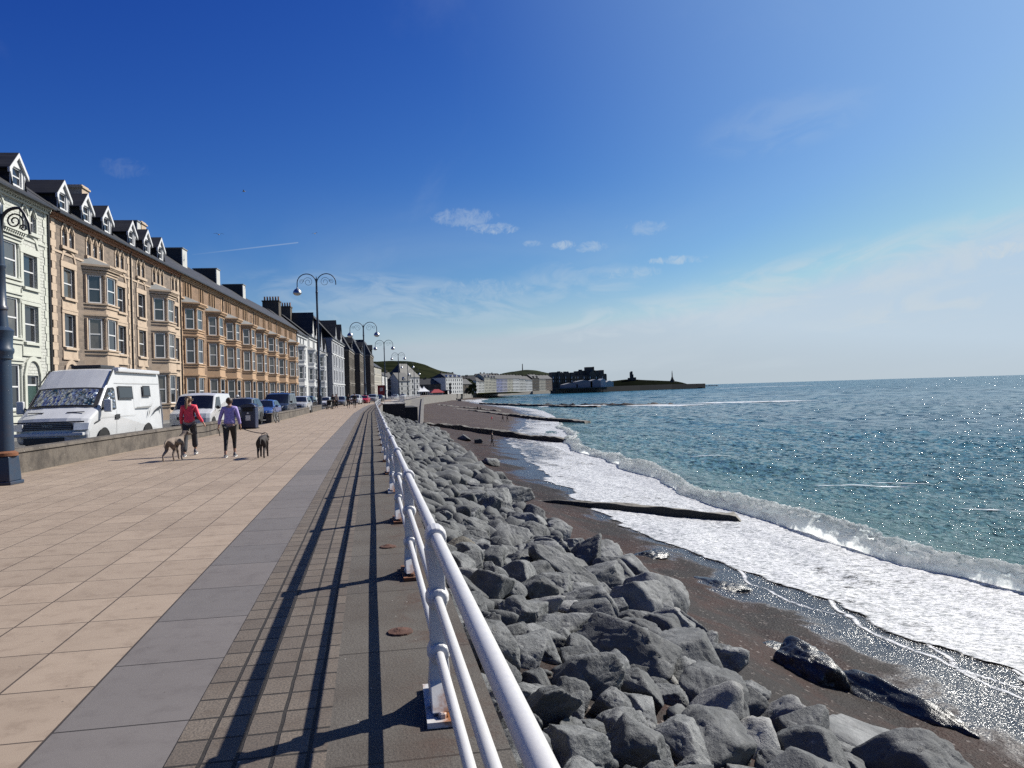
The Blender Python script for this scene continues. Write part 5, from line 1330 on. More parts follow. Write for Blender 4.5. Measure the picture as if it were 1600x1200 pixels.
def short_rail(name, label, pts, step=2.0, h=1.05, bars=(.3, .6, .85, 1.05)):
    o = thing(name, label, 'railing', (0, 0, 0)); P = [Vector(p) for p in pts]
    for z in bars: MB().tube([p + Vector((0, 0, z)) for p in P], .03, 6).build('bar', M_upvc, o)
    for a, b in zip(P[:-1], P[1:]):
        n = max(1, int((b - a).length / step))
        for k in range(n + 1): q = a.lerp(b, k / n); MB().tube([q, q + Vector((0, 0, h))], .04, 6).build('post', M_upvc, o)
short_rail('bastion_railing', 'white railing round the top of the dark bastion', [(1.9, 119.8, .1), (4.8, 119.8, .1), (4.8, 139.8, .1)])
short_rail('far_railing', 'white railing following the promenade edge past the bastion', [(edge_c(y) + .4, y, 0) for y in (141, 160, 185, 215, 250, 290)], 3.0)
sl = thing('slipway', 'pale concrete slipway sloping to the beach past the bastion', 'slipway', (0, 0, 0))
m = MB(); a = [(edge_c(y) + .55, y) for y in (142, 165, 190, 215)]
zr_ = [-5.2, -3.4, -1.6, -.05]; wd = [4.6, 3.8, 3.0, 2.6]
for i in range(3):
    (x0, y0), (x1, y1) = a[i], a[i + 1]
    m.add([(x0, y0, zr_[i]), (x0 + wd[i], y0, zr_[i]), (x1 + wd[i + 1], y1, zr_[i + 1]), (x1, y1, zr_[i + 1]), (x0 + wd[i], y0, -8), (x1 + wd[i + 1], y1, -8), (x0, y0, -8)], [(0, 1, 2, 3), (1, 4, 5, 2), (0, 6, 4, 1)])
m.build('ramp', M_conc, sl); m = MB()
for i in range(3):
    (x0, y0), (x1, y1) = a[i], a[i + 1]
    m.add([(x0 + wd[i], y0, zr_[i] - 1), (x0 + wd[i] + .6, y0, zr_[i] - 1), (x1 + wd[i + 1] + .6, y1, zr_[i + 1] - 1), (x1 + wd[i + 1], y1, zr_[i + 1] - 1), (x0 + wd[i], y0, zr_[i] + .35), (x0 + wd[i] + .6, y0, zr_[i] + .35), (x1 + wd[i + 1] + .6, y1, zr_[i + 1] + .35), (x1 + wd[i + 1], y1, zr_[i + 1] + .35)],
          [(4, 5, 6, 7), (1, 2, 6, 5), (0, 4, 7, 3), (0, 1, 5, 4), (2, 3, 7, 6)])
m.build('parapet', M_conc, sl)

# ------------------------------------------------------------------ groynes
def groyne_mat():
    t = NT('groyne_concrete'); v = t.coord('Object'); n = t.noise(v, .8, 6, .65); f = t.noise(v, 9, 5, .7); sp = t.n.new('ShaderNodeSeparateXYZ'); t.l.new(v, sp.inputs[0])
    up = t.n.new('ShaderNodeNewGeometry'); s2 = t.n.new('ShaderNodeSeparateXYZ'); t.l.new(up.outputs['Normal'], s2.inputs[0])
    col = t.mix(t.map(n, .35, .65), (.22, .205, .17), (.10, .09, .075)); dark_tone = t.mix(t.map(f, .4, .6), (.020, .022, .016), (.032, .030, .022))
    k = t.mathn('ADD', t.map(s2.outputs[2], .75, .45), t.map(t.mathn('ADD', n, t.mathn('MULTIPLY', f, .4)), .70, .86), True)  # darker tone on steep faces and in random patches
    t.set(color=t.mix(k, col, dark_tone), rough=.8); t.bump(t.mathn('ADD', n, t.mathn('MULTIPLY', f, .5)), .6, .06); return t.m
M_groyne = groyne_mat()
def groyne(label, pts, width, height, seed, drop_end=True):
    """pts: (x, y, z_top) along the groyne"""
    L = [Vector(p) for p in pts]; d = [0]
    for a, b in zip(L[:-1], L[1:]): d.append(d[-1] + (b - a).length)
    n = max(40, int(d[-1] / .35)); s = np.linspace(0, d[-1], n)
    cx_ = np.interp(s, d, [p.x for p in L]); cy_ = np.interp(s, d, [p.y for p in L]); cz = np.interp(s, d, [p.z for p in L])
    tx = np.gradient(cx_); ty = np.gradient(cy_); l = np.hypot(tx, ty); nx, ny = -ty / l, tx / l
    prof = [(-.5, -1), (-.5, -.12), (-.47, -.02), (-.42, 0), (-.2, .01), (0, .02), (.2, .01), (.42, 0), (.47, -.02), (.5, -.12), (.5, -1)]
    X = []; Y = []; Z = []
    for (u, w) in prof:
        j = .10 * vnoise(s * .7, s * 0 + u * 3, seed) + .05 * vnoise(s * 2.1, s * 0 + u * 7, seed + 1)
        uu = u * width * (1 + .18 * vnoise(s * .35, s * 0 + np.sign(u), seed + 2)); zz = cz + (w * height if w < -.5 else w * .5 + j + .16 * (vnoise(s * .3, s * 0, seed + 4)))
        X.append(cx_ + nx * uu); Y.append(cy_ + ny * uu); Z.append(np.where(w < -.5, cz - height, zz) if w < -.5 else zz)
    X, Y, Z = (np.array(a).T for a in (X, Y, Z))
    end = np.minimum(1, np.arange(n)[::-1] / 3.0)[:, None] if drop_end else 1
    Z = np.where(np.ones_like(Z) * end < 1, cz[:, None] - height + (Z - cz[:, None] + height) * (.45 + .55 * end), Z)
    return tag(link(bpy.data.objects.new('groyne', grid_mesh('groyne', X, Y, Z, M_groyne, smooth=False))), label, 'groyne', 'groynes crossing the beach')
groyne('nearest low concrete groyne running from the boulders into the surf', [(6.2, 45.4, -4.45), (9, 44.6, -4.65), (13.5, 43.3, -5.0), (17, 42.2, -5.3), (20.7, 41.0, -5.6)], .75, 2.4, 3)
groyne('second groyne, long dark wall crossing the beach past the boulders', [(9.8, 150, -4.1), (14.5, 140, -4.3), (19, 128, -4.8), (24, 117, -5.25), (28.5, 109, -5.75)], 1.1, 2.6, 11)
groyne('third groyne, two parallel dark beams slanting across the far beach', [(24, 300, -4.0), (31, 252, -4.3), (37, 215, -4.9), (43, 186, -5.5), (48, 172, -5.9)], 1.8, 2.4, 17)
groyne('short dark groyne beside the third groyne higher up the beach', [(27, 330, -3.5), (34, 285, -4.2), (41, 255, -4.9)], 1.6, 2.4, 23)
groyne('far low groyne reaching toward the reef in the bay', [(60, 440, -5.0), (70, 385, -5.3), (80, 322, -5.5), (88, 300, -5.7)], 2.2, 2.2, 29)

# ------------------------------------------------------------------ boulders
def rock_mat(name, c1, c2, rough, wet=0.0):
    t = NT(name); oi = t.n.new('ShaderNodeObjectInfo'); v0 = t.coord('Object')
    cb = t.n.new('ShaderNodeVectorMath'); cb.operation = 'ADD'; t.l.new(v0, cb.inputs[0])
    sc_ = t.n.new('ShaderNodeVectorMath'); sc_.operation = 'SCALE'; t.l.new(oi.outputs['Location'], sc_.inputs[0]); sc_.inputs['Scale'].default_value = .7; t.l.new(sc_.outputs[0], cb.inputs[1]); v = cb.outputs[0]
    n = t.noise(v, 1.6, 7, .62, .3); f = t.noise(v, 9, 6, .68); g = t.noise(v, 60, 3, .7); cr = t.voro(v, 2.2, 'DISTANCE_TO_EDGE'); vein = t.noise(v, 2.6, 3, .5, 2.5)
    col = t.mix(t.map(n, .35, .68), c1, c2); col = t.mix(t.map(f, .55, .75, 0, .45), col, tuple(x * .5 for x in c1)); col = t.mix(t.map(oi.outputs['Random'], 0, 1, 0, .7), col, tuple(x * .62 for x in c1))
    col = t.mix(t.map(g, .35, .65, .22, 0), col, (.05, .05, .05))
    k = t.mathn('MULTIPLY', t.map(t.mathn('ABSOLUTE', t.mathn('SUBTRACT', vein, .5)), .0, .012, 1, 0), t.map(n, .5, .62))
    col = t.mix(t.mathn('MULTIPLY', k, .55), col, (.45, .45, .43))
    # dark weedy tide line on the lowest stones
    gp = t.n.new('ShaderNodeNewGeometry'); s4 = t.n.new('ShaderNodeSeparateXYZ'); t.l.new(gp.outputs['Position'], s4.inputs[0])
    tide = t.map(t.mathn('ADD', s4.outputs[2], t.mathn('MULTIPLY', n, 1.3)), -3.55, -4.0)
    col = t.mix(t.mathn('MULTIPLY', tide, .8), col, (.030, .031, .028))
    t.set(color=col, rough=rough, spec=.35 + wet * .4)
    h = t.mathn('ADD', t.mathn('ADD', t.mathn('MULTIPLY', n, 1.0), t.mathn('MULTIPLY', f, .32)), t.mathn('ADD', t.mathn('MULTIPLY', g, .03), t.mathn('MULTIPLY', cr, 0.0)))
    t.bump(h, .8, .08); return t.m
M_rock = rock_mat('boulder_stone', (.112, .118, .118), (.262, .268, .262), .8)
M_rockb = rock_mat('boulder_brown_stone', (.20, .185, .15), (.13, .115, .09), .85)
M_rockpale = rock_mat('boulder_pale_stone', (.30, .30, .29), (.40, .40, .38), .8)
M_rockwet = rock_mat('boulder_wet_stone', (.022, .023, .024), (.035, .036, .036), .30, .5)
def rock_mesh(name, seed, mat, sub=4, planes=13, amp=.055, stretch=(1, 1, 1)):
    rs = np.random.RandomState(seed); bm = bmesh.new(); bmesh.ops.create_icosphere(bm, subdivisions=sub, radius=1.0)
    nr = rs.normal(size=(planes, 3)); nr /= np.linalg.norm(nr, axis=1)[:, None]; ds = rs.uniform(.56, 1.0, planes)
    co = np.array([v.co[:] for v in bm.verts]); dt = co @ nr.T; rr = np.where(dt > .05, ds[None, :] / np.maximum(dt, .05), 9.0)
    K = 80.0; r = -np.log(np.exp(-K * np.minimum(rr, 3)).sum(1) + np.exp(-K * 1.15)) / K
    off = Vector(rs.uniform(-50, 50, 3))
    for v, q in zip(bm.verts, r):
        p = Vector(v.co) * float(q)
        ns = noise.fractal(p * 1.6 + off, .9, 2.1, 6) * amp * .8 - max(0, .07 - abs(noise.noise(p * 1.9 - off))) * 1.0 - max(0, .05 - abs(noise.noise(Vector((p.x * 1.3, p.y * 1.3, p.z * 4.5)) + off * .7))) * .7
        p = p * (1 + ns)
        v.co = Vector((p.x * stretch[0], p.y * stretch[1], p.z * stretch[2]))
    me = bpy.data.meshes.new(name); bm.to_mesh(me); bm.free(); me.materials.append(mat); me.polygons.foreach_set('use_smooth', [True] * len(me.polygons))
    return me
protos = [rock_mesh('boulder', 100 + i, M_rock, 5, 15 + 2 * (i % 6), .05 + .012 * (i % 4), ((1.15, .9, .8), (1.3, .85, .75), (1.0, 1.0, .9), (1.45, .8, .72), (1.1, .95, .7))[i % 5]) for i in range(16)]
protos_p = [rock_mesh('boulder', 200 + i, M_rockpale, 4, 17 + i, .06, (1.2, .95, .85)) for i in range(3)]
protos_b = [rock_mesh('boulder', 300 + i, M_rockb, 4, 16, .09, (1.2, 1, .7)) for i in range(2)]
protos_w = [rock_mesh('wet_boulder', 400 + i, M_rockwet, 5, 15 + i, .17, s_) for i, s_ in enumerate(((1.75, .68, .55), (1.35, .8, .75), (1.2, .8, .5)))]
protos_low = [rock_mesh('boulder_heap', 500 + i, M_rock, 3 if i < 5 else 2, 15 + i % 5, .05, ((1.15, .9, .8), (1.3, .85, .75), (1.0, 1.0, .9))[i % 3]) for i in range(10)]
rr_ = random.Random(11)
spots = []
def grid_ok(x, y, r, k):
    for (a, b, q, _) in cells_near(x, y):
        if (a - x) ** 2 + (b - y) ** 2 < ((r + q) * k) ** 2: return False
    return True
_cells = {}
def cells_near(x, y):
    i, j = int(x // 2), int(y // 2)
    for a in range(i - 1, i + 2):
        for b in range(j - 1, j + 2):
            yield from _cells.get((a, b), ())
def put(x, y, r, lay):
    _cells.setdefault((int(x // 2), int(y // 2)), []).append((x, y, r, lay)); spots.append((x, y, r, lay))
def toe(y): return 5.7 + 0.55 * math.sin(y * .35) + .4 * math.sin(y * .9 + 1) + max(0, (y - 55)) * .055
def heap(y0, y1, tries, rmin, rmax, k, lay, x0=.95):
    for _ in range(tries):
        y = rr_.uniform(y0, y1); t_ = toe(y); x = rr_.uniform(x0, t_ + (.4 if lay == 0 else -.9)); u = (x - .5) / t_
        r = rr_.uniform(rmin, rmax) * (0.56 + .44 * u)
        if x - r * .8 < .62 or (rmin > .6 and u < .45): continue
        if grid_ok(x, y, r, k): put(x, y, r, lay)
heap(-3, 34, 500, .62, .78, .9, 0); heap(-3, 34, 9000, .42, .60, .80, 0); heap(-3, 34, 12000, .26, .40, .74, 0); heap(-3, 34, 6000, .12, .2, .8, 0)
heap(34, 112, 2500, .62, .82, .84, 0); heap(34, 112, 16000, .42, .60, .78, 0); heap(34, 112, 14000, .26, .38, .76, 0)
def slope_z(x, y): return float(np.interp(x - edge_c(y) - .55, near_prof[0], near_prof[1]))
spots.sort(key=lambda s: -s[2] / math.hypot(s[0], s[1] + .5, 3.5))
near = [s for s in spots if 1.0 < s[1] < 60][:285]; near_set = set(id(s) for s in near)
rest = [s for s in spots if id(s) not in near_set]
G_R = 'grey armour boulders below the railing'
CELL = 'grey angular boulder in the heap below the white railing'
spec = {}
for i, (x, y, r, lay) in enumerate(near):
    q = rr_.random(); me = protos[rr_.randrange(16)]; lab = None; nm = 'boulder'
    if q < .05: me = protos_p[rr_.randrange(3)]; lab = 'pale grey boulder among the darker boulders below the railing'
    elif q < .075: me = protos_b[rr_.randrange(2)]; lab = 'brownish layered boulder among the grey boulders below the railing'
    o = link(bpy.data.objects.new(nm, me)); s = r * rr_.uniform(1.0, 1.2)
    o.scale = (s * rr_.uniform(.92, 1.15), s * rr_.uniform(.9, 1.1), s * rr_.uniform(.85, 1.1))
    o.rotation_euler = (rr_.gauss(0, .28), rr_.gauss(.18, .3), rr_.uniform(0, 6.28)); o.location = (x, y, slope_z(x, y) + r * rr_.uniform(.0, .42))
    big = r > .72
    if not lab:
        if y < 12: lab = 'grey boulder in the nearest part of the heap, at the foot of the picture'
        elif y < 24: lab = 'grey boulder in the heap before the nearest groyne'
        else: lab = 'grey boulder in the heap level with or past the nearest groyne'
        if big: lab = 'large ' + lab
        elif r < .40: lab = 'small ' + lab
    tag(o, lab, 'boulder', G_R)
# the rest of the heap, too many to tell apart
V = []; Fq = []; off = 0
bases = []
for me in protos_low:
    co = np.empty(len(me.vertices) * 3, np.float32); me.vertices.foreach_get('co', co); fa = np.empty(len(me.polygons) * 3, np.int32); me.polygons.foreach_get('vertices', fa); bases.append((co.reshape(-1, 3), fa.reshape(-1, 3)))
for x, y, r, lay in rest:
    co, fa = bases[rr_.randrange(10)]; s = r * rr_.uniform(1.12, 1.3)
    M3 = np.array((Matrix.Rotation(rr_.uniform(0, 6.28), 3, 'Z') @ Matrix.Rotation(rr_.uniform(-.3, .6), 3, 'Y') @ Matrix.Rotation(rr_.uniform(-.5, .5), 3, 'X')))
    V.append(co @ M3.T * s * np.array([1.05, 1, .95]) + np.array([x, y, slope_z(x, y) + r * rr_.uniform(.15, .48)])); Fq.append(fa + off); off += len(co)
Vn = np.concatenate(V).astype(np.float32); Fn = np.concatenate(Fq)
me = bpy.data.meshes.new('boulder_heap'); me.vertices.add(len(Vn)); me.vertices.foreach_set('co', Vn.ravel()); me.loops.add(Fn.size); me.loops.foreach_set('vertex_index', Fn.ravel().astype(np.int32))
me.polygons.add(len(Fn)); me.polygons.foreach_set('loop_start', np.arange(0, Fn.size, 3, dtype=np.int32)); me.polygons.foreach_set('use_smooth', np.ones(len(Fn), bool)); me.update(calc_edges=True); me.materials.append(M_rock)
o = link(bpy.data.objects.new('boulder_heap', me)); o['kind'] = 'stuff'
print('ROCKS', len(near), len(rest))
# single wet and stray rocks on the beach
def stray(me, px, py, z, s, rot, label, name='boulder'):
    p = at(px, py, z); o = link(bpy.data.objects.new(name, me)); o.location = p; o.scale = s if isinstance(s, tuple) else (s, s, s); o.rotation_euler = rot; return tag(o, label, 'boulder')
stray(protos_w[0], 1415, 1120, -5.2, (.88, .85, .85), (0.1, .10, R(-72)), 'long flat wet black rock lying alone on the wet sand', 'wet_boulder')
stray(protos_w[1], 1250, 1058, -4.8, (.85, .75, .95), (.1, .35, R(-70)), 'upright wet black boulder at the toe of the heap', 'wet_boulder')
stray(protos_w[2], 1013, 872, -5.0, (.85, .85, .75), (0, .1, R(20)), 'dark wet boulder on the red brown shingle near the nearest groyne', 'wet_boulder')
stray(protos_w[2], 1130, 916, -5.15, (.75, .9, .5), (0, .2, R(-30)), 'small shiny wet rock with foam round it on the sand', 'wet_boulder')
stray(protos_w[2], 1180, 1030, -4.9, (.8, .8, .8), (0, 0, R(10)), 'knobbly wet black rock between two grey boulders', 'wet_boulder')
stray(protos[5], 1165, 1140, -4.2, (.95, .85, .75), (.1, .15, R(-40)), 'big smooth grey boulder leaning seaward at the heap toe')
stray(protos[6], 1400, 1215, -4.3, (1.35, 1.2, .95), (0, .25, R(-30)), 'broad pale topped boulder cut by the bottom edge of the picture')
stray(protos[1], 1150, 1055, -4.75, (1.0, .9, .75), (0, .2, R(-60)), 'long grey slab of rock sloping down to the sand')
stray(protos[4], 725, 686, -4.7, (1.0, 1.0, 1.05), (0, 0, 1), 'lone dark rock on the beach beyond the heap')
stray(protos[7], 768, 724, -4.7, (.9, .9, .7), (0, .2, 2), 'grey rock at the far edge of the boulder heap')
stray(protos[2], 747, 690, -4.8, (.8, .8, .6), (0, .2, 2), 'small grey rock on the sand near the lone walker')

# ------------------------------------------------------------------ low wall beside the parking
def mossy():
    t = NT('low_wall_render'); v = t.coord('Object'); n = t.noise(v, 1.6, 6, .68, .3); f = t.noise(v, 14, 5, .7); sp = t.n.new('ShaderNodeSeparateXYZ'); t.l.new(v, sp.inputs[0])
    col = t.mix(t.map(n, .38, .64), (.13, .110, .088), (.058, .048, .039)); col = t.mix(t.map(f, .52, .68, 0, .6), col, (.05, .042, .034)); col = t.mix(t.map(t.voro(v, 5), .05, .1, .5, 0), col, (.32, .31, .28))
    t.set(color=col, rough=.92); t.bump(t.mathn('ADD', f, n), .6, .03); return t.m
M_wall = mossy()
def low_wall(label, y0, y1, h=.56, th=.34):
    ys = np.arange(y0, y1 + .01, 1.0); m = MB(); cp = MB()
    for a, b in zip(ys[:-1], ys[1:]):
        xa, xb = wall_c(a), wall_c(b)
        m.add([(xa - th, a, -.1), (xa, a, -.1), (xb, b, -.1), (xb - th, b, -.1), (xa - th, a, h - .08), (xa, a, h - .08), (xb, b, h - .08), (xb - th, b, h - .08)], [(1, 2, 6, 5), (0, 4, 7, 3)] + ([(0, 1, 5, 4)] if a == ys[0] else []) + ([(2, 3, 7, 6)] if b == ys[-1] else []))
        cp.add([(xa - th - .04, a, h - .079), (xa + .04, a, h - .079), (xb + .04, b, h - .079), (xb - th - .04, b, h - .079), (xa - th - .01, a, h), (xa + .01, a, h), (xb + .01, b, h), (xb - th - .01, b, h)], [(4, 5, 6, 7), (1, 2, 6, 5), (0, 4, 7, 3), (0, 3, 2, 1)] + ([(0, 1, 5, 4)] if a == ys[0] else []) + ([(2, 3, 7, 6)] if b == ys[-1] else []))
    o = m.build('low_wall', M_wall); tag(o, label, 'wall', 'low walls between promenade and parking'); c = cp.build('coping', M_wall, o); return o
low_wall('long low weathered wall in front of the motorhome and the white van', 10, 46)
low_wall('low wall beyond the litter bin beside the dark cars', 51, 76)
low_wall('short low wall near the foot of the tall twin lamp', 79, 92)

# ------------------------------------------------------------------ lamps
M_lampblue = weathered('lamp_dark_blue_paint', (.022, .042, .075), (.09, .045, .025), .35, 2.5, .4, .15, 20)
M_chrome = plain('lamp_steel', (.45, .46, .47), .36, metal=1.0, var=.05)
M_lens = plain('lamp_lens', (.55, .55, .53), .25)
def scroll(cx, cz, r, sx, turns=1.6, n=26, rmin=.25):
    return [(cx + sx * r * (1 - (1 - rmin) * k / n) * math.cos(turns * 2 * math.pi * k / n), 0, cz + r * (1 - (1 - rmin) * k / n) * math.sin(turns * 2 * math.pi * k / n)) for k in range(n + 1)]
def twin_lamp(label, px, py, H=16.2, arms=(1, 1), x=None, y=None):
    p = at(px, py, 0); ya = YAW
    o = thing('street_lamp', label, 'street lamp', p, -YAW * .4, 'tall twin arm street lamps along the promenade')
    s = H / 16.2
    MB().lathe([(.34, 0), (.34, .12), (.29, .15), (.29, 1.5), (.32, 1.55), (.32, 1.65), (.24, 1.75), (.22, 3.4), (.25, 3.45), (.25, 3.6), (.19, 3.75), (.15, 9), (.115, H - 1.4), (.16, H - 1.35), (.16, H - 1.2), (.10, H - 1.1), (.08, H + .1), (.12, H + .2), (.02, H + .75)], (0, 0, 0), 14).build('pole', M_lampblue, o, smooth=True)
    for k, sx in ((0, -1), (1, 1)):
        R_ = 1.17; cx = sx * (R_ + .05); path = [(sx * .05, 0, H - 3.0), (sx * .08, 0, H - 1.4)] + [(cx - sx * R_ * math.cos(a), 0, H - .1 + R_ * math.sin(a)) for a in np.linspace(0, math.pi, 17)] + ([(cx + sx * R_, 0, H - .75)] if arms[k] else [(cx + sx * R_, 0, H - .35)])
        a_ = MB().tube(path, .06, 8).build('arm', M_lampblue, o, smooth=True)
        sc_ = MB(); sc_.tube(scroll(cx - sx * .18, H + .05, .62, sx), .024, 6); sc_.build('scroll', M_lampblue, a_)
        MB().tube(scroll(cx + sx * .62, H + .1, .30, -sx), .02, 6).build('scroll', M_lampblue, a_)
        if arms[k]:
            l = MB().lathe([(.09, H - .60), (.12, H - .75), (.30, H - .85), (.47, H - 1.05), (.55, H - 1.3), (.55, H - 1.36), (.50, H - 1.37)], (cx + sx * R_, 0, 0), 18).build('lamp_head', M_chrome, o, smooth=True)
            MB().lathe([(.50, H - 1.371), (.42, H - 1.52), (.22, H - 1.62), (.02, H - 1.65)], (cx + sx * R_, 0, 0), 18).build('lens', M_lens, l, smooth=True)
    return o
twin_lamp('nearest tall twin arm lamp post, only its left lamp still hanging', 500, 638, 15.9, (1, 0))
twin_lamp('second tall twin arm lamp post with both lamps, before the gothic hall', 571, 630, 13.6)
for px, pb, pt, lab in ((602.5, 624.5, 533, 'third tall twin lamp post, before the pale building'), (624, 621.5, 552, 'fourth twin lamp post in the row, over the hill foot'), (638, 620.4, 566, 'fifth twin lamp post in the row, small against the hill'), (648, 619.7, 577, 'sixth and farthest twin lamp post, tiny above the tents')):
    p = at(px, pb, 0); H = EYE + (616.3 - (px - 580) * .0302 - pt) / FPX * p.y / math.cos(YAW) * 1.0
    twin_lamp(lab, px, pb, H - 1.2)
# the near column at the left edge, with a scrolled bracket
lc = thing('street_lamp', 'dark blue lamp column with scroll bracket at the left edge of the picture', 'street lamp', at(7, 757, 0), -.1)
m = MB(); m.prism([(-.25, -.25), (.25, -.25), (.25, .25), (-.25, .25)], 0.0, .07); m.frustum([(-.22, -.22), (.22, -.22), (.22, .22), (-.22, .22)], .07, [(-.19, -.19), (.19, -.19), (.19, .19), (-.19, .19)], .55); m.build('base', M_lampblue, lc, bevel=.015)
MB().lathe([(.17, .55), (.25, .56), (.25, .62), (.18, .66)], (0, 0, 0), 20).build('base_ring', M_rust, lc, smooth=True)
MB().lathe([(.185, .66), (.175, 1.4), (.17, 2.45), (.20, 2.47), (.20, 2.55), (.225, 2.6), (.225, 2.66), (.20, 2.7), (.21, 2.9), (.235, 3.02), (.14, 3.10), (.125, 3.3), (.12, 3.42), (.14, 3.44), (.14, 3.49), (.115, 3.52), (.105, 4.25), (.12, 4.27), (.12, 4.31), (.10, 4.33), (.075, 5.4), (.09, 5.5), (.03, 5.6)], (0, 0, 0), 22).build('pole', M_lampblue, lc, smooth=True)
for sx in (-1, 1):
    path = [(sx * .06, 0, 4.9), (sx * .08, 0, 5.2)] + [(sx * (.08 + .29 - .29 * math.cos(a)), 0, 5.2 + .24 * math.sin(a)) for a in np.linspace(.2, math.pi * .55, 9)] + [(sx * .50, 0, 5.32), (sx * .585, 0, 5.12), (sx * .60, 0, 4.92)]
    b_ = MB().tube(path, [.03] * 3 + [.034] * 6 + [.03] * (len(path) - 9), 8).build('bracket', M_iron, lc, smooth=True)
    MB().tube(scroll(sx * .31, 5.18, .16, sx, 1.7, 30, .2), .016, 6).build('scroll', M_iron, b_)
    MB().tube(scroll(sx * .48, 5.04, .07, -sx, 1.3, 20, .3), .014, 6).build('scroll', M_iron, b_)

# ------------------------------------------------------------------ litter bin
bn = thing('litter_bin', 'dark blue domed litter bin with white notice standing in the gap of the low wall', 'litter bin', Vector((-6.12, 42.0, 0)), -.1); bn.scale = (.84, .84, .84)
M_bin = plain('bin_navy_plastic', (.014, .022, .060), .35); hb = .44
bm_ = MB(); bm_.prism([(-hb, -.38), (hb, -.38), (hb, .38), (-hb, .38)], .04, 1.28); bm_.build('bin_body', M_bin, bn, bevel=.06, seg=3)
m = MB(); prof = [(-hb - .02, 1.283), (hb + .02, 1.283)] + [((hb + .02) * math.cos(a), 1.283 + .26 * math.sin(a)) for a in np.linspace(.15, math.pi - .15, 9)]
m.extr_y(prof, -.40, .40); m.build('bin_hood', M_bin, bn, bevel=.03)
MB().box(-.30, .30, -.415, -.38, 1.06, 1.27).build('opening', M_dark, bn); MB().box(-.14, .14, -.392, -.381, .50, .82).build('notice', M_upvc, bn); MB().box(-.47, .47, -.41, .41, 0, .05).build('plinth', M_dark, bn)
MB().lathe([(.06, -.396), (.05, -.384)], (0, 0, .95), 12, 'y').build('emblem', M_upvc, bn)

# ------------------------------------------------------------------ vehicles (front towards -y)
def car_paint(name, c, rough=.28): return plain(name, c, rough, var=.04, coat=.6)
M_tyre = plain('tyre_rubber', (.015, .015, .015), .8); M_rim = plain('alloy_rim', (.42, .42, .43), .3, metal=.8); M_carglass = plain('car_glass', (.010, .012, .014), .04, spec=.8)
M_blackp = plain('black_plastic', (.02, .02, .021), .5); M_headl = plain('headlight_glass', (.62, .64, .66), .08, spec=.9); M_redl = plain('rear_light', (.3, .01, .01), .2); M_plate = plain('number_plate', (.62, .62, .60), .4)
US = (-1, -.94, -.8, -.45, 0, .45, .8, .94, 1)
def profile_body(prof, wf, L, nose=.28, crown=.05):
    """loft a closed side profile [(y, z)] across the width"""
    m = MB(); n = len(prof); vs = []
    for u in US:
        for (y, z) in prof:
            k = abs(u) ** 3.2; f = max(0, 1 - y / (.28 * L)); r_ = max(0, (y - .86 * L) / (.14 * L))
            yy = y + nose * k * f - .10 * k * r_; zz = z - (crown * k if z > 1.0 else 0)
            vs.append((u * wf(z, y), yy, zz))
    fs = []
    for j in range(len(US) - 1):
        for i in range(n): fs.append((j * n + i, (j + 1) * n + i, (j + 1) * n + (i + 1) % n, j * n + (i + 1) % n))
    fs.append(tuple(range(n))); fs.append(tuple((len(US) - 1) * n + i for i in range(n - 1, -1, -1)))
    m.add(vs, fs); return m
def screen_patch(p0, p1, wf, L, nose=.28, um=.93, off=.012, crown=.05, sh=.04):
    """glass lying on the body between two profile points"""
    m = MB(); us = np.linspace(-um, um, 9); vs = []
    dy, dz = p1[0] - p0[0], p1[1] - p0[1]; l = math.hypot(dy, dz); ny, nz = -dz / l, dy / l
    if nz < 0: ny, nz = -ny, -nz
    for t in (sh, 1 - sh):
        y, z = p0[0] + dy * t, p0[1] + dz * t
        for u in us:
            k = abs(u) ** 3.2; f = max(0, 1 - y / (.28 * L)); r_ = max(0, (y - .86 * L) / (.14 * L))
            vs.append((u * wf(z, y), y + nose * k * f - .10 * k * r_ + ny * off, z - (crown * k if z > 1.0 else 0) + nz * off))
    m.add(vs, [(i, i + 1, 9 + i + 1, 9 + i) for i in range(8)]); return m
def side_patch(poly, wf, sgn, off=.012):
    m = MB(); n = len(poly); m.add([(sgn * (wf(z, y) + off), y, z) for y, z in poly], [tuple(range(n))]); return m
def wheel(root, x, y, r, w=.2):
    o = MB().lathe([(r * .62, -w / 2), (r * .93, -w / 2), (r, -w * .32), (r, w * .32), (r * .93, w / 2), (r * .62, w / 2)], (0, 0, 0), 24, 'x').build('wheel', M_tyre, root); o.location = (x, y, r)
    m = MB().lathe([(r * .62, -w * .42), (r * .62, w * .42)], (0, 0, 0), 20, 'x')
    for k in range(5):
        a = k * 2 * math.pi / 5; m.tube([(0, 0, 0), (0, r * .6 * math.cos(a), r * .6 * math.sin(a))], w * .42, 5)
    m.build('rim', M_rim, o)
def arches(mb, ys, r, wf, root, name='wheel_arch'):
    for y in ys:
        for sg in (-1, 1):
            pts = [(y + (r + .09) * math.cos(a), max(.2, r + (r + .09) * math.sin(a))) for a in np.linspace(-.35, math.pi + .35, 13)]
            side_patch(pts, wf, sg, .008).build(name, M_dark, root)
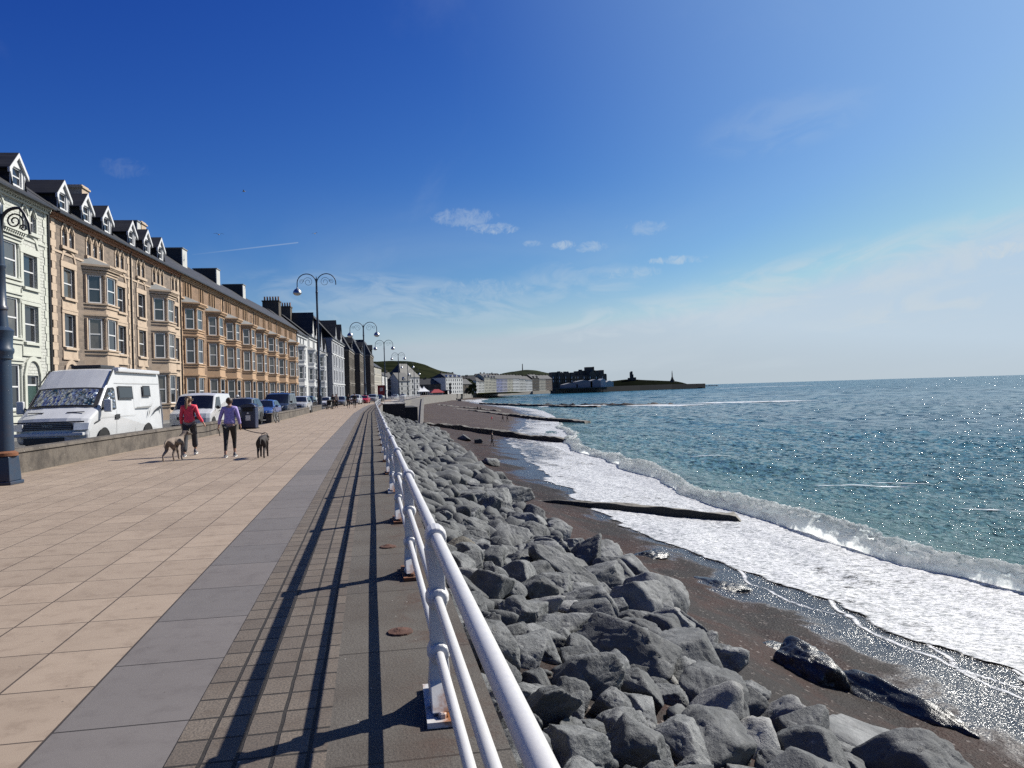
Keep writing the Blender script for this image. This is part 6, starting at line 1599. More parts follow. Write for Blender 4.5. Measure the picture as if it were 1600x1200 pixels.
KINDS = {
 'hatch': dict(L=4.0, H=1.48, W=.86, prof=[(.10, .22), (.0, .32), (0, .60), (.06, .78), (.95, .98), (1.72, 1.43), (2.2, 1.48), (3.2, 1.44), (3.75, 1.02), (3.98, .85), (4.0, .35), (3.9, .24)], ws=(4, 5), rs=(7, 8), side=[[(1.42, 1.0), (1.86, 1.35), (2.40, 1.38), (2.42, .99)], [(2.50, .99), (2.48, 1.38), (3.12, 1.36), (3.45, 1.03)]], wh=(.78, 3.3), r=.31),
 'suv': dict(L=4.35, H=1.66, W=.90, prof=[(.10, .28), (.0, .38), (0, .75), (.07, .98), (1.0, 1.12), (1.78, 1.60), (2.3, 1.66), (3.7, 1.62), (4.2, 1.14), (4.33, .95), (4.35, .42), (4.2, .30)], ws=(4, 5), rs=(7, 8), side=[[(1.45, 1.13), (1.92, 1.52), (2.5, 1.56), (2.52, 1.12)], [(2.6, 1.12), (2.58, 1.56), (3.5, 1.53), (3.9, 1.15)]], wh=(.85, 3.55), r=.35),
 'mpv': dict(L=4.9, H=1.95, W=.96, prof=[(.10, .26), (.0, .36), (0, .78), (.08, 1.0), (.85, 1.18), (1.75, 1.86), (2.3, 1.95), (4.6, 1.93), (4.85, 1.15), (4.9, .95), (4.9, .4), (4.8, .28)], ws=(4, 5), rs=(7, 8), side=[[(1.30, 1.2), (1.95, 1.75), (2.6, 1.78), (2.6, 1.18)], [(2.7, 1.18), (2.7, 1.78), (3.6, 1.78), (3.6, 1.18)], [(3.7, 1.18), (3.7, 1.78), (4.45, 1.76), (4.6, 1.18)]], wh=(.9, 4.0), r=.35),
 'van': dict(L=4.8, H=1.95, W=.97, prof=[(.10, .26), (.0, .36), (0, .72), (.08, .96), (.80, 1.16), (1.55, 1.84), (2.05, 1.95), (4.65, 1.93), (4.8, 1.75), (4.82, .95), (4.82, .4), (4.7, .28)], ws=(4, 5), rs=None, side=[[(1.18, 1.2), (1.72, 1.72), (2.35, 1.74), (2.35, 1.16)]], wh=(.88, 3.8), r=.34),
}
def vehicle(label, kind, x, y, paint, cat='car', rz=-.06, group='cars parked along the promenade wall'):
    K = KINDS[kind]; L, H, W = K['L'], K['H'], K['W']; root = thing('parked_van' if kind in ('van', 'mpv') else 'parked_car', label, cat, (x, y, -.06), rz, group)
    belt = K['prof'][4][1]
    wf = lambda z, yy: W * (1 - .05 * max(0, (.5 - z) / .3)) if z < belt else W * (1 - (.22 if kind in ('hatch', 'suv') else .11) * ((z - belt) / (H - belt)) ** 1.15)
    profile_body(K['prof'], wf, L).build('body', paint, root, bevel=.035, seg=2)
    P = K['prof']
    screen_patch(P[K['ws'][0]], P[K['ws'][1]], wf, L).build('windscreen', M_carglass, root)
    if K['rs']: screen_patch(P[K['rs'][0]], P[K['rs'][1]], wf, L).build('rear_window', M_carglass, root)
    for poly in K['side']:
        for sg in (-1, 1): side_patch(poly, wf, sg).build('side_window', M_carglass, root)
    arches(None, K['wh'], K['r'], wf, root)
    for yy in K['wh']:
        for sg in (-1, 1): wheel(root, sg * (W - .11), yy, K['r'])
    zb = P[3][1]
    for sg in (-1, 1):
        MB().add([(sg * W * .56, .055, zb - .24), (sg * W * .93, .23, zb - .20), (sg * W * .95, .30, zb - .02), (sg * W * .60, .085, zb - .07), (sg * W * .56, .16, zb - .24), (sg * W * .90, .36, zb - .20), (sg * W * .92, .42, zb - .02), (sg * W * .60, .2, zb - .07)],
                 [(0, 1, 2, 3), (3, 2, 6, 7), (1, 5, 6, 2), (0, 4, 5, 1), (0, 3, 7, 4)]).build('headlight', M_headl, root)
        MB().lathe_e([(math.sin(math.pi * i / 6), -math.cos(math.pi * i / 6)) for i in range(7)], (sg * (W + .12), P[4][0] + .45, belt + .05), (.11, .06, .09), 10).build('mirror', M_blackp if kind != 'hatch' else paint, root)
        MB().box(sg * W * .88 - .06, sg * W * .88 + .06, L - .04, L + .01, belt - .35, belt - .05).build('rear_light', M_redl, root)
        for dy in (2.0, 3.0):
            if dy < L - 1: MB().box(sg * (W + .004) - .012, sg * (W + .004) + .012, dy, dy + .18, belt - .14, belt - .10).build('door_handle', M_blackp, root)
    MB().box(-W * .55, W * .55, -.012, .05, zb - .30, zb - .16).build('grille', M_blackp, root); MB().box(-W * .8, W * .8, -.02, .1, .30, .42).build('lower_grille', M_blackp, root)
    MB().box(-.27, .27, -.03, -.012, .45, .56).build('number_plate', M_plate, root)
    return root
P_white = car_paint('white_car_paint', (.60, .60, .60)); P_grey = car_paint('grey_car_paint', (.13, .14, .15)); P_blue = car_paint('blue_car_paint', (.05, .10, .28)); P_dark = car_paint('dark_blue_car_paint', (.025, .035, .055))
P_silver = car_paint('silver_car_paint', (.48, .49, .50)); P_black = car_paint('black_car_paint', (.012, .012, .014)); P_redc = car_paint('red_car_paint', (.45, .02, .03)); P_lg = car_paint('light_grey_car_paint', (.34, .35, .36))
vehicle('white panel van parked behind the motorhome, dark windscreen', 'van', -8.72, 40.4, P_white, 'van')
vehicle('grey car half hidden behind the woman in lilac and the bin', 'suv', -7.75, 47.0, P_grey)
vehicle('small blue car behind the litter bin', 'hatch', -7.35, 54.0, P_blue)
vehicle('dark blue people carrier parked past the blue car', 'mpv', -7.2, 61.5, P_dark, 'van')
vehicle('silver hatchback parked past the dark people carrier', 'suv', -6.75, 74.0, P_silver)
vehicle('black car parked behind the tall twin lamp', 'suv', -6.9, 83.5, P_black)
vehicle('white car parked beyond the pushchair group', 'hatch', -6.2, 104, P_white, rz=-.08)
vehicle('dark hatchback behind the couple in dark clothes', 'hatch', -4.7, 116, P_grey, rz=-.1)
vehicle('white car next to the red car far along the promenade', 'suv', -2.9, 131, P_white, rz=-.12)
vehicle('red car among the far parked cars', 'hatch', -1.6, 142, P_redc, rz=-.14)
vehicle('light grey car past the red car at the bend', 'suv', -.1, 152, P_lg, rz=-.14)
vehicle('dark car at the bend of the promenade', 'hatch', 1.2, 166, P_black, rz=-.14)
vehicle('pale car near the third lamp', 'hatch', 6.4, 232, P_silver, rz=-.2)
vehicle('small white car parked near the far lamps', 'hatch', 10.0, 268, P_white, rz=-.2)
vehicle('black car driving past on the far side of the road', 'suv', -12.2, 66.0, P_black, rz=-.064, group=None)

# ------------------------------------------------------------------ motorhome
MW = 1.16
mh = thing('motorhome', 'white high roofed motorhome with silver sunshade behind its windscreen', 'motorhome', (-9.95, 26.9, -.06), -.075); mh.scale = (1, 1.13, 1)
mp = [(.12, .34), (.0, .42), (-.02, .62), (.0, .72), (.03, 1.02), (.12, 1.16), (.72, 1.46), (1.50, 2.16), (2.12, 2.74), (2.35, 2.79), (6.15, 2.82), (6.32, 2.62), (6.40, 1.0), (6.40, .42), (6.3, .36)]
mwf = lambda z, y: MW * (.97 if z < .5 else 1.0) * (1 - (.13 * max(0, (z - 1.15) / 1.65) ** 1.2)) * (1 - .05 * max(0, 1 - y / .9))
M_mh = plain('motorhome_white_paint', (.58, .585, .585), .3, var=.05, scale=1.5, coat=.3)
profile_body(mp, mwf, 6.4, .26, .05).build('body', M_mh, mh, bevel=.05, seg=3)
def sunshade():
    t = NT('foil_sunshade_behind_glass'); v = t.coord('Object'); n = t.voro(t.coord('Object', scale=(1, .7, 1)), 7.5, 'F1'); c = t.noise(v, 2.6, 4, .6, .8)
    m_ = t.map(c, .44, .60); col = t.mix(m_, (.50, .53, .56), (.012, .035, .055)); t.set(color=col, metal=t.map(m_, 0, 1, .9, 0), rough=.2); t.bump(t.mathn('ADD', n, t.mathn('MULTIPLY', c, .5)), 1.0, .09); return t.m
M_foil = sunshade()
screen_patch(mp[6], mp[7], mwf, 6.4, .26, .95, .010).build('windscreen_surround', M_blackp, mh)
ws = screen_patch(mp[6], mp[7], mwf, 6.4, .26, .84, .022, sh=.13).build('windscreen', M_foil, mh)
def strip_x(y0, y1, z0, z1, u0, u1, mat, name, off=.02):
    MB().box(u0 * MW, u1 * MW, y0 - off, y0 + .02, z0, z1).build(name, mat, mh)
strip_x(.0, 0, .80, 1.0, -.62, .62, M_blackp, 'grille', .035); strip_x(-.02, 0, 1.015, 1.06, -.93, .93, M_blackp, 'bonnet_seam', -.005); strip_x(-.02, 0, .36, .56, -.62, .40, M_blackp, 'lower_grille', .03)
MB().box(-MW * .9, MW * .9, -.055, .1, .60, .70).build('bumper', M_mh, mh, bevel=.02)
for k in range(3): MB().box(-.60 * MW, .60 * MW, -.045, -.036, .83 + k * .06, .85 + k * .06).build('grille_bar', M_lead, mh)
for sg in (-1, 1):
    MB().add([(sg * .66 * MW, -.03, .78), (sg * .96 * MW, .14, .78), (sg * .98 * MW, .18, .99), (sg * .66 * MW, -.01, .99), (sg * .66 * MW, .1, .78), (sg * .93 * MW, .3, .78), (sg * .95 * MW, .32, .99), (sg * .66 * MW, .12, .99)], [(0, 1, 2, 3), (3, 2, 6, 7), (1, 5, 6, 2), (0, 4, 5, 1), (0, 3, 7, 4)]).build('headlight', M_headl, mh)
    yb_ = .62; MB().add([(sg * .30 * MW, .40, 1.315), (sg * .74 * MW, .47, 1.322), (sg * .74 * MW, .53, 1.352), (sg * .30 * MW, .46, 1.345)], [(0, 1, 2, 3) if sg > 0 else (3, 2, 1, 0)]).build('bonnet_vent', M_blackp, mh)
    # door window, door seam, side windows, mirror
    dp = [(1.02, 1.36), (1.10, 1.62), (1.62, 2.10), (2.02, 2.12), (2.10, 2.05), (2.10, 1.38)]
    side_patch(dp, mwf, sg, .012).build('door_window', M_blackp, mh)
    side_patch([(1.40, 1.42), (1.40, 1.72), (1.68, 2.04), (1.98, 2.06), (2.03, 2.0), (2.03, 1.42)], mwf, sg, .02).build('door_shade', M_foil, mh)
    for poly, nm, mt, of in (([(2.36, 1.70), (2.36, 2.17), (3.55, 2.17), (3.55, 1.70)], 'side_window', M_blackp, .015), ([(2.44, 1.76), (2.44, 2.12), (3.48, 2.12), (3.48, 1.76)], 'side_window_pane', M_glasscaravan if 'M_glasscaravan' in globals() else M_carglass, .022),
                             ([(4.45, 1.78), (4.45, 2.20), (5.15, 2.20), (5.15, 1.78)], 'side_window', M_blackp, .015), ([(4.52, 1.84), (4.52, 2.15), (5.08, 2.15), (5.08, 1.84)], 'side_window_pane', M_carglass, .022),
                             ([(2.0, 1.04), (2.0, 1.20), (2.34, 1.20), (2.34, 1.04)], 'door_handle', M_blackp, .012), ([(3.75, 1.355), (3.75, 1.41), (5.1, 1.43), (5.3, 1.60), (5.12, 1.40), (4.9, 1.36)], 'decal', M_lead, .008), ([(5.05, 1.40), (4.92, 1.16), (4.72, .98), (4.86, 1.22)], 'decal', M_lead, .008),
                             ([(5.05, 1.02), (5.55, 1.30), (5.95, 1.42), (6.12, 1.36), (6.12, 1.12), (6.0, 1.30), (5.6, 1.24)], 'decal', M_blackp, .008),
                             ([(2.14, .48), (2.14, 1.35), (2.152, 1.35), (2.152, .48)], 'door_seam', M_blackp, .004), ([(3.68, .48), (3.68, 2.2), (3.69, 2.2), (3.69, .48)], 'door_seam', M_lead, .004), ([(2.16, 2.26), (2.16, 2.272), (6.1, 2.292), (6.1, 2.28)], 'body_seam', M_lead, .004), ([(1.0, 1.12), (1.0, 1.128), (3.66, 1.128), (3.66, 1.12)], 'body_seam', M_lead, .004),
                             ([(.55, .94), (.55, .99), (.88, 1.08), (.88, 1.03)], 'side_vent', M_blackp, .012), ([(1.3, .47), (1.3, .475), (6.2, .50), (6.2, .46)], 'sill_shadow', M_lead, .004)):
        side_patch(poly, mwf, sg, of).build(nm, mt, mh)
    MB().tube([(sg * (MW - .02), 1.10, 1.42), (sg * (MW + .20), 1.02, 1.50)], .035, 6).build('mirror_arm', M_blackp, mh)
    MB().box(sg * (MW + .20) - .12, sg * (MW + .20) + .12, .95, 1.08, 1.30, 1.72).build('mirror', M_mh, mh, bevel=.04)
    arches(None, (), .36, mwf, mh)
    for yy in (1.15, 4.75):
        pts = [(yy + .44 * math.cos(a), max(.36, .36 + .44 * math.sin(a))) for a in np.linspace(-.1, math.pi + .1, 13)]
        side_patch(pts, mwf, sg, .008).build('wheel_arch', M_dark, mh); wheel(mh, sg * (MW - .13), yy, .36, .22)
for sg in (1,): MB().box(MW * .80, MW * .80 + .22, 2.35, 6.05, 2.66, 2.80).build('awning', M_mh, mh, bevel=.03)
MB().box(-.5, .5, 2.5, 3.6, 2.81, 2.93).build('roof_vent', M_blackp, mh, bevel=.03); MB().box(-.35, .35, 4.4, 5.0, 2.83, 2.92).build('roof_light', M_mh, mh, bevel=.03)
for u in ():
    a0 = (1.62, 2.275); a1 = (2.06, 2.685); MB().tube([(u * MW * .9, a0[0] - .002, a0[1] + .01), (u * MW * .86, a1[0] - .002, a1[1] + .01)], .008, 6).build('roof_rib', M_mh, mh)
for sg in (-1, 1): side_patch([(1.52, 2.19), (1.60, 2.19), (2.24, 2.72), (2.14, 2.76)], mwf, sg, .012).build('black_pillar', M_blackp, mh)
tx = bpy.data.curves.new('badge', 'FONT'); tx.body = 'IVECO'; tx.size = .11; tx.align_x = 'CENTER'; tx.extrude = .003; tx.materials.append(M_chrome)
tmp_ = bpy.data.objects.new('badge_curve', tx); C.objects.link(tmp_); bpy.context.view_layer.update()
bme = bpy.data.meshes.new_from_object(tmp_.evaluated_get(bpy.context.evaluated_depsgraph_get())); bpy.data.objects.remove(tmp_)
to = link(bpy.data.objects.new('badge', bme), mh); to.location = (0, -.052, .885); to.rotation_euler = (R(90), 0, 0)

# ------------------------------------------------------------------ bicycle lying by the wall, another parked
def bicycle(label, loc, rz, lean, col):
    o = thing('bicycle', label, 'bicycle', loc, rz); o.rotation_euler = (0, lean, rz)
    for yy in (-.52, .52):
        m = MB(); m.tube([(0, yy + .33 * math.cos(a), .34 + .33 * math.sin(a)) for a in np.linspace(0, 2 * math.pi, 25)], .022, 6, False)
        w = m.build('wheel', M_tyre, o)
        h = MB()
        for k in range(8): a = k * math.pi / 4; h.tube([(0, yy, .34), (0, yy + .32 * math.cos(a), .34 + .32 * math.sin(a))], .004, 4)
        h.build('spokes', M_rim, w)
    f = MB()
    for a, b in (((-.52, .34), (-.05, .30)), ((-.05, .30), (-.2, .85)), ((-.2, .78), (.35, .80)), ((-.05, .30), (.37, .72)), ((-.52, .34), (-.18, .75)), ((.34, .95), (.52, .34))): f.tube([(0, a[0], a[1]), (0, b[0], b[1])], .018, 6)
    f.build('frame', col, o); MB().tube([(-.28, .30, 1.0), (0, .36, 1.0), (.28, .30, 1.0)], .014, 6).build('handlebar', M_blackp, o); MB().ball((0, -.22, .90), .06, .13, .035).build('saddle', M_blackp, o)
    return o
bicycle('black bicycle leaning against the low wall beyond the bin', Vector((-5.72, 50.5, 0)), -.05, -.22, M_blackp)

# ------------------------------------------------------------------ people and dogs: one continuous skinned body each
M_skin = plain('skin', (.46, .27, .19), .5, var=.06, scale=12); M_hairb = plain('brown_hair', (.06, .032, .018), .55, var=.4, scale=40); M_hairl = plain('light_brown_hair', (.20, .12, .06), .5, var=.4, scale=40); M_hairk = plain('black_hair', (.012, .01, .009), .5)
def cloth(name, c, rough=.75): return plain(name, c, rough, var=.18, scale=9, bump=.25)
M_coral = cloth('coral_red_jacket', (.88, .05, .09), .55); M_lilac = cloth('lilac_sweatshirt', (.37, .29, .58)); M_navyt = cloth('dark_navy_trousers', (.022, .024, .032)); M_leg = cloth('black_leggings', (.008, .008, .009), .6); M_darkc = cloth('dark_coat', (.012, .012, .014)); M_shoe = plain('grey_trainer', (.10, .10, .11), .6); M_sole = plain('white_trainer_sole', (.65, .65, .63), .6)
M_cream_c = cloth('cream_top', (.5, .46, .4)); M_purple_panel = cloth('black_jacket_panel', (.03, .012, .035))
def skin(name, mat, V, E, rad, parent=None, root=0, sub=2):
    me = bpy.data.meshes.new(name); me.from_pydata(V, E, []); me.update(); me.materials.append(mat)
    o = link(bpy.data.objects.new(name, me), parent)
    o.modifiers.new('skin', 'SKIN').use_smooth_shade = True
    sv = me.skin_vertices[0].data if me.skin_vertices else None
    if sv is None:
        bm = bmesh.new(); bm.from_mesh(me); bm.verts.layers.skin.verify(); bm.to_mesh(me); bm.free(); sv = me.skin_vertices[0].data
    for i, r in enumerate(rad):
        sv[i].radius = r if isinstance(r, tuple) else (r, r); sv[i].use_root = (i == root); sv[i].use_loose = False
    o.modifiers.new('sub', 'SUBSURF').levels = sub; o.modifiers['sub'].render_levels = sub
    return o
def person(label, loc, rz, h=1.68, top=None, bottom=None, hair=None, hairlen='pony', stride=.32, armsw=.25, headturn=0.0, hips=1.0, detail=True, armL=None, armR=None, group=None, flare=False, bend=0.0, lift=(.0, .06), panel=None, hat=None):
    """a walking figure facing local +y; arm poses give (elbow, wrist) offsets from the shoulder"""
    root = thing('person', label, 'person', loc, rz, group); s = h / 1.68; root.scale = (s, s, s)
    st = stride / 2
    V = []; E = []; Rr = []
    def add(p, r, par=None):
        V.append(tuple(p)); Rr.append(r); i = len(V) - 1
        if par is not None: E.append((par, i))
        return i
    pel = add((0, 0, .93), (.150 * hips, .115)); wa = add((0, .01, 1.10), (.125, .095), pel); ch = add((0, .02 + bend, 1.28), (.150, .105), wa); uc = add((0, .015 + bend, 1.385), (.120, .085), ch)
    nk = add((0, .025 + bend, 1.455), .050, uc); hd0 = add((0, .040 + bend, 1.515), (.062, .072), nk); hd1 = add((0, .042 + bend, 1.575), (.074, .090), hd0); hd2 = add((0, .035 + bend, 1.635), (.066, .080), hd1)
    fx, fy = math.sin(-headturn), math.cos(-headturn)
    hands = []
    arms = {}
    for sg, pose in ((-1, armL), (1, armR)):
        sh = add((sg * .165, .015 + bend, 1.375), .058, uc)
        eo, wo = pose or ((sg * .045, -.02 * sg * armsw, -.27), (sg * .06, .10 + .2 * sg * armsw, -.49))
        S = Vector((sg * .165, .015 + bend, 1.375)); el = add(S + Vector(eo), .041, sh); wr = add(S + Vector(wo), .027, el)
        d = (Vector(wo) - Vector(eo)).normalized(); pa = add(S + Vector(wo) + d * .055, (.036, .018), wr); arms[sg] = (S, S + Vector(eo), S + Vector(wo), S + Vector(wo) + d * .10)
        if detail:
            tip = S + Vector(wo) + d * .095
            for k, (ox, ln) in enumerate(((-.027, .060), (-.009, .072), (.009, .068), (.026, .052))):
                b = add(tip + Vector((.15 * ox, ox, 0)), .0095, pa); c = add(tip + Vector((.15 * ox - sg * .006, ox, 0)) + d * ln * .55, .0085, b); add(tip + Vector((.15 * ox - sg * .026, ox, 0)) + d * ln, .0075, c)
            t1 = add(S + Vector(wo) + d * .045 + Vector((-sg * .012, .036, 0)), .0105, pa); add(S + Vector(wo) + d * .085 + Vector((-sg * .022, .055, 0)), .009, t1)
    legs = {}
    for sg, fr, lf in ((-1, -1, lift[0]), (1, 1, lift[1])):
        yk = fr * st
        hip = add((sg * .092, 0, .86), (.092 * hips, .098), pel); kn = add((sg * .098, yk * .48 + (.05 if lf > .02 else .02), .475 + lf * .3), .060, hip); an = add((sg * .098, yk - .02, .085 + lf), .038, kn)
        toe = add((sg * .106, yk + (.12 if lf < .02 else .07), .035 + max(0, lf - .06)), (.042, .028), an); legs[sg] = ((sg * .092, 0, .86), (sg * .098, yk * .48 + (.05 if lf > .02 else .02), .475 + lf * .3), (sg * .098, yk - .02, .085 + lf), (sg * .106, yk + (.12 if lf < .02 else .07), .035 + max(0, lf - .06)))
    body_o = skin('body', M_skin, V, E, Rr, root)
    # top
    tv = [(0, 0, .90), (0, .005, 1.0), (0, .01, 1.10), (0, .02 + bend, 1.28), (0, .015 + bend, 1.395)]; te = [(0, 1), (1, 2), (2, 3), (3, 4)]; tr = [(.170 * hips, .130), (.165 * hips, .128), (.150, .115), (.168, .122), (.115, .088)]
    tv.append((0, .022 + bend, 1.45)); te.append((4, 5)); tr.append(.062)
    for sg in (-1, 1):
        S, el, wr, _ = arms[sg]; i = len(tv); tv += [tuple(S), tuple(el), tuple(S.lerp(wr, 0) * 0 + el.lerp(wr, .93))]; te += [(4, i), (i, i + 1), (i + 1, i + 2)]; tr += [.070, .054, .044]
    skin('jacket' if top is not M_lilac else 'sweatshirt', top, tv, te, tr, root)
    # trousers
    bv = [(0, 0, .955)]; be = []; br = [(.160 * hips, .122)]
    for sg in (-1, 1):
        a, b, c, _ = legs[sg]; i = len(bv); c2 = Vector(c).lerp(Vector(b), .06 if flare else .16)
        bv += [a, b, tuple(c2)]; be += [(0, i), (i, i + 1), (i + 1, i + 2)]; br += [(.104 * hips, .112), .080 if flare else .066, .088 if flare else .044]
    skin('trousers', bottom, bv, be, br, root)
    for sg in (-1, 1):
        a, b, c, t = legs[sg]; up = lift[0 if sg < 0 else 1] > .1
        c = Vector(c); t = Vector(t); hl = Vector((c.x, c.y - .055, t.z + (.035 if up else .005)))
        sh = skin('shoe', M_shoe, [tuple(hl), tuple(hl.lerp(t, .5) + Vector((0, 0, .012))), tuple(t + Vector((0, .02, 0))), (c.x, c.y, c.z - .01)], [(0, 1), (1, 2), (0, 3)], [.044, .047, .040, .042], root, 1)
        if detail: 
            sl_ = MB().tube([tuple(hl + Vector((0, -.03, -.036))), tuple(t + Vector((0, .05, -.030)))], [.035, .04], 10); so = sl_.build('sole', M_sole, sh)
    # head details
    if detail:
        hc = Vector((0, .042 + bend, 1.575)); f = Vector((fx, fy, 0)); sd = Vector((fy, -fx, 0))
        m = MB(); m.tube([hc + f * .080 + Vector((0, 0, .01)), hc + f * .104 + Vector((0, 0, -.018)), hc + f * .084 + Vector((0, 0, -.028))], [.009, .015, .010], 8); m.build('nose', M_skin, root, smooth=True)
        for sg in (-1, 1):
            MB().ball(hc + sd * sg * .076 + Vector((0, 0, -.005)), .014, .022, .030).build('ear', M_skin, root, smooth=True)
            MB().ball(hc + f * .078 + sd * sg * .031 + Vector((0, 0, .012)), .014, .014, .009).build('eye', M_upvc, root, smooth=True)
        MB().tube([hc + f * .083 + sd * .024 + Vector((0, 0, -.052)), hc + f * .090 + Vector((0, 0, -.054)), hc + f * .083 - sd * .024 + Vector((0, 0, -.052))], .006, 6).build('mouth', plain('lips', (.4, .12, .11), .5), root)
        if panel == 'glasses':
            g = MB()
            for sg in (-1, 1): g.ball(hc + f * .088 + sd * sg * .035 + Vector((0, 0, .014)), .030, .018, .022)
            g.tube([hc + f * .088 + sd * .07 + Vector((0, 0, .018)), hc + f * .0 + sd * .082 + Vector((0, 0, .018))], .005, 6); g.tube([hc + f * .088 - sd * .07 + Vector((0, 0, .018)), hc - sd * .082 + Vector((0, 0, .018))], .005, 6); g.build('sunglasses', M_blackp, root)
    b0 = bend
    hm = MB(); rings = []
    for i in range(10):                      # cap of hair: wraps the skull, open over the face
        zz = i / 9; rad = math.sin(math.acos(min(1, max(-1, (zz * 1.72 - .82))))) if i < 9 else .02
        rings.append((1.505 + zz * .178, max(.02, rad)))
    vs_ = []; fs_ = []
    for i, (z_, r_) in enumerate(rings):
        for k in range(18):
            a = 2 * math.pi * k / 18; front = max(0, math.cos(a)) ** 2 * (1 if z_ < 1.625 else max(0, 1 - (z_ - 1.625) / .03)) * .055
            ax, ay = -math.sin(a + 0) , math.cos(a); lx, ly = ax * .093 * r_, ay * (.108 * r_ - front)
            ca, sa = math.cos(headturn), math.sin(headturn); vs_.append((lx * ca - ly * sa if False else lx * math.cos(headturn) - ly * math.sin(headturn), .025 + b0 + lx * math.sin(headturn) + ly * math.cos(headturn), z_))
    for i in range(9):
        for k in range(18): k2 = (k + 1) % 18; fs_.append((i * 18 + k, i * 18 + k2, (i + 1) * 18 + k2, (i + 1) * 18 + k))
    fs_.append(tuple(range(9 * 18, 10 * 18))); hm.add(vs_, fs_); cap_o = hm.build('hair', hair, root, smooth=True)
    hv = [(0, -.045 + b0, 1.60)]; he = []; hr = [.03]
    if hairlen == 'pony': hv += [(-.03, -.085 + b0, 1.585), (-.045, -.115 + b0, 1.50), (-.05, -.110 + b0, 1.40), (-.05, -.105 + b0, 1.30)]; he += [(0, 1), (1, 2), (2, 3), (3, 4)]; hr += [.032, .042, .040, .016]
    elif hairlen == 'bun': hv += [(0, -.085 + b0, 1.65), (0, -.105 + b0, 1.675)]; he += [(0, 1), (1, 2)]; hr += [.035, .048]
    if len(hv) > 1: skin('ponytail' if hairlen == 'pony' else 'hair_bun', hair, [tuple(p) for p in hv], he, hr, root, 0, 2)
    if hat: MB().lathe([(.13, 1.66), (.135, 1.668), (.09, 1.69), (.085, 1.74), (.05, 1.765)], (0, .03, 0), 14).build('hat', hat, root)
    return root, arms
S1 = at(297, 712, 0); S2 = at(360, 714, 0)
w1, a1 = person('woman in red jacket and black trousers with ponytail and sunglasses, walking away', S1, .02, 1.66, M_coral, M_navyt, M_hairl, 'pony', .55, .3, headturn=-1.0, flare=True, lift=(.0, .10), panel='glasses',
                armL=((-.05, -.02, -.27), (-.05, .06, -.50)), armR=((.085, -.03, -.26), (.185, .10, -.46)))
MB().box(.118, .150, -.05, .05, 1.10, 1.30).build('side_panel', M_purple_panel, w1, bevel=.015)
w2, a2 = person('woman in lilac sweatshirt and black leggings walking away with two dog leads', S2, -.03, 1.58, M_lilac, M_leg, M_hairb, 'bun', .30, .1, headturn=-.35, hips=1.08, bend=.03, lift=(.0, .05),
                armL=((-.09, -.01, -.25), (-.15, .05, -.47)), armR=((.075, -.02, -.26), (.105, .06, -.48)))
G_F = 'walkers in dark clothes far along the promenade'
person('person in dark coat left of the far couple on the promenade', at(544.5, 637.5, 0), 0, 1.70, M_darkc, M_leg, M_hairk, 'none', .4, .2, detail=False, group=G_F, armR=((.12, 0, -.22), (.05, .2, -.3)))
person('person in long dark coat right of the far couple on the promenade', at(554.5, 637.5, 0), .1, 1.78, M_darkc, M_navyt, M_hairk, 'none', .45, .2, detail=False, group=G_F, hips=1.1)
person('person in dark jacket pushing the pushchair near the tall lamp', at(521, 639, 0), .2, 1.72, M_darkc, M_leg, M_hairk, 'none', .4, .2, detail=False, group=G_F)
person('person with pale top standing behind the pushchair', at(526, 637.5, 0), -.4, 1.75, M_cream_c, M_darkc, M_hairb, 'none', .1, .2, detail=False, group=G_F)
person('person in white hat standing behind the parked cars', Vector((-9.6, 60.5, -.06)), 1.0, 1.78, M_darkc, M_darkc, M_hairk, 'none', .1, .1, detail=False, hat=M_canvas)
def bp(px, py): 
    y = 60.0
    for _ in range(60):
        d = pix_dir(px, py); x = d.x / d.y * y; z = float(beach_z(x, y)); t = (z - EYE) / d.z; y += (t * d.y - y) * .6
    return Vector((d.x / d.y * y, y, z))
G_B = 'people far away on the beach'
person('lone walker in dark clothes on the wet sand past the heap', bp(769.5, 697), 1.2, 1.75, M_darkc, M_navyt, M_hairk, 'none', .4, .2, detail=False, group=G_B)
person('left one of two dark figures at the edge of the wash beyond the second groyne', bp(786, 658.5), 1.5, 1.75, M_darkc, M_darkc, M_hairk, 'none', .5, .2, detail=False, group=G_B)
person('right one of two dark figures at the edge of the wash beyond the second groyne', bp(793, 659), 1.5, 1.75, M_darkc, M_darkc, M_hairk, 'none', .4, .2, detail=False, group=G_B)
person('small child in pink on the sand beside the two dark figures', bp(768.5, 658.5), .5, 1.15, M_coral, M_skin, M_hairb, 'none', .2, .2, detail=False, group=G_B)
person('left one of a distant pair standing by the third groyne', bp(746.5, 642.5), .5, 1.7, M_darkc, M_navyt, M_hairk, 'none', .2, .2, detail=False, group=G_B)
person('right one of a distant pair standing by the third groyne', bp(751, 642.5), .9, 1.7, M_navyt, M_darkc, M_hairk, 'none', .2, .2, detail=False, group=G_B)

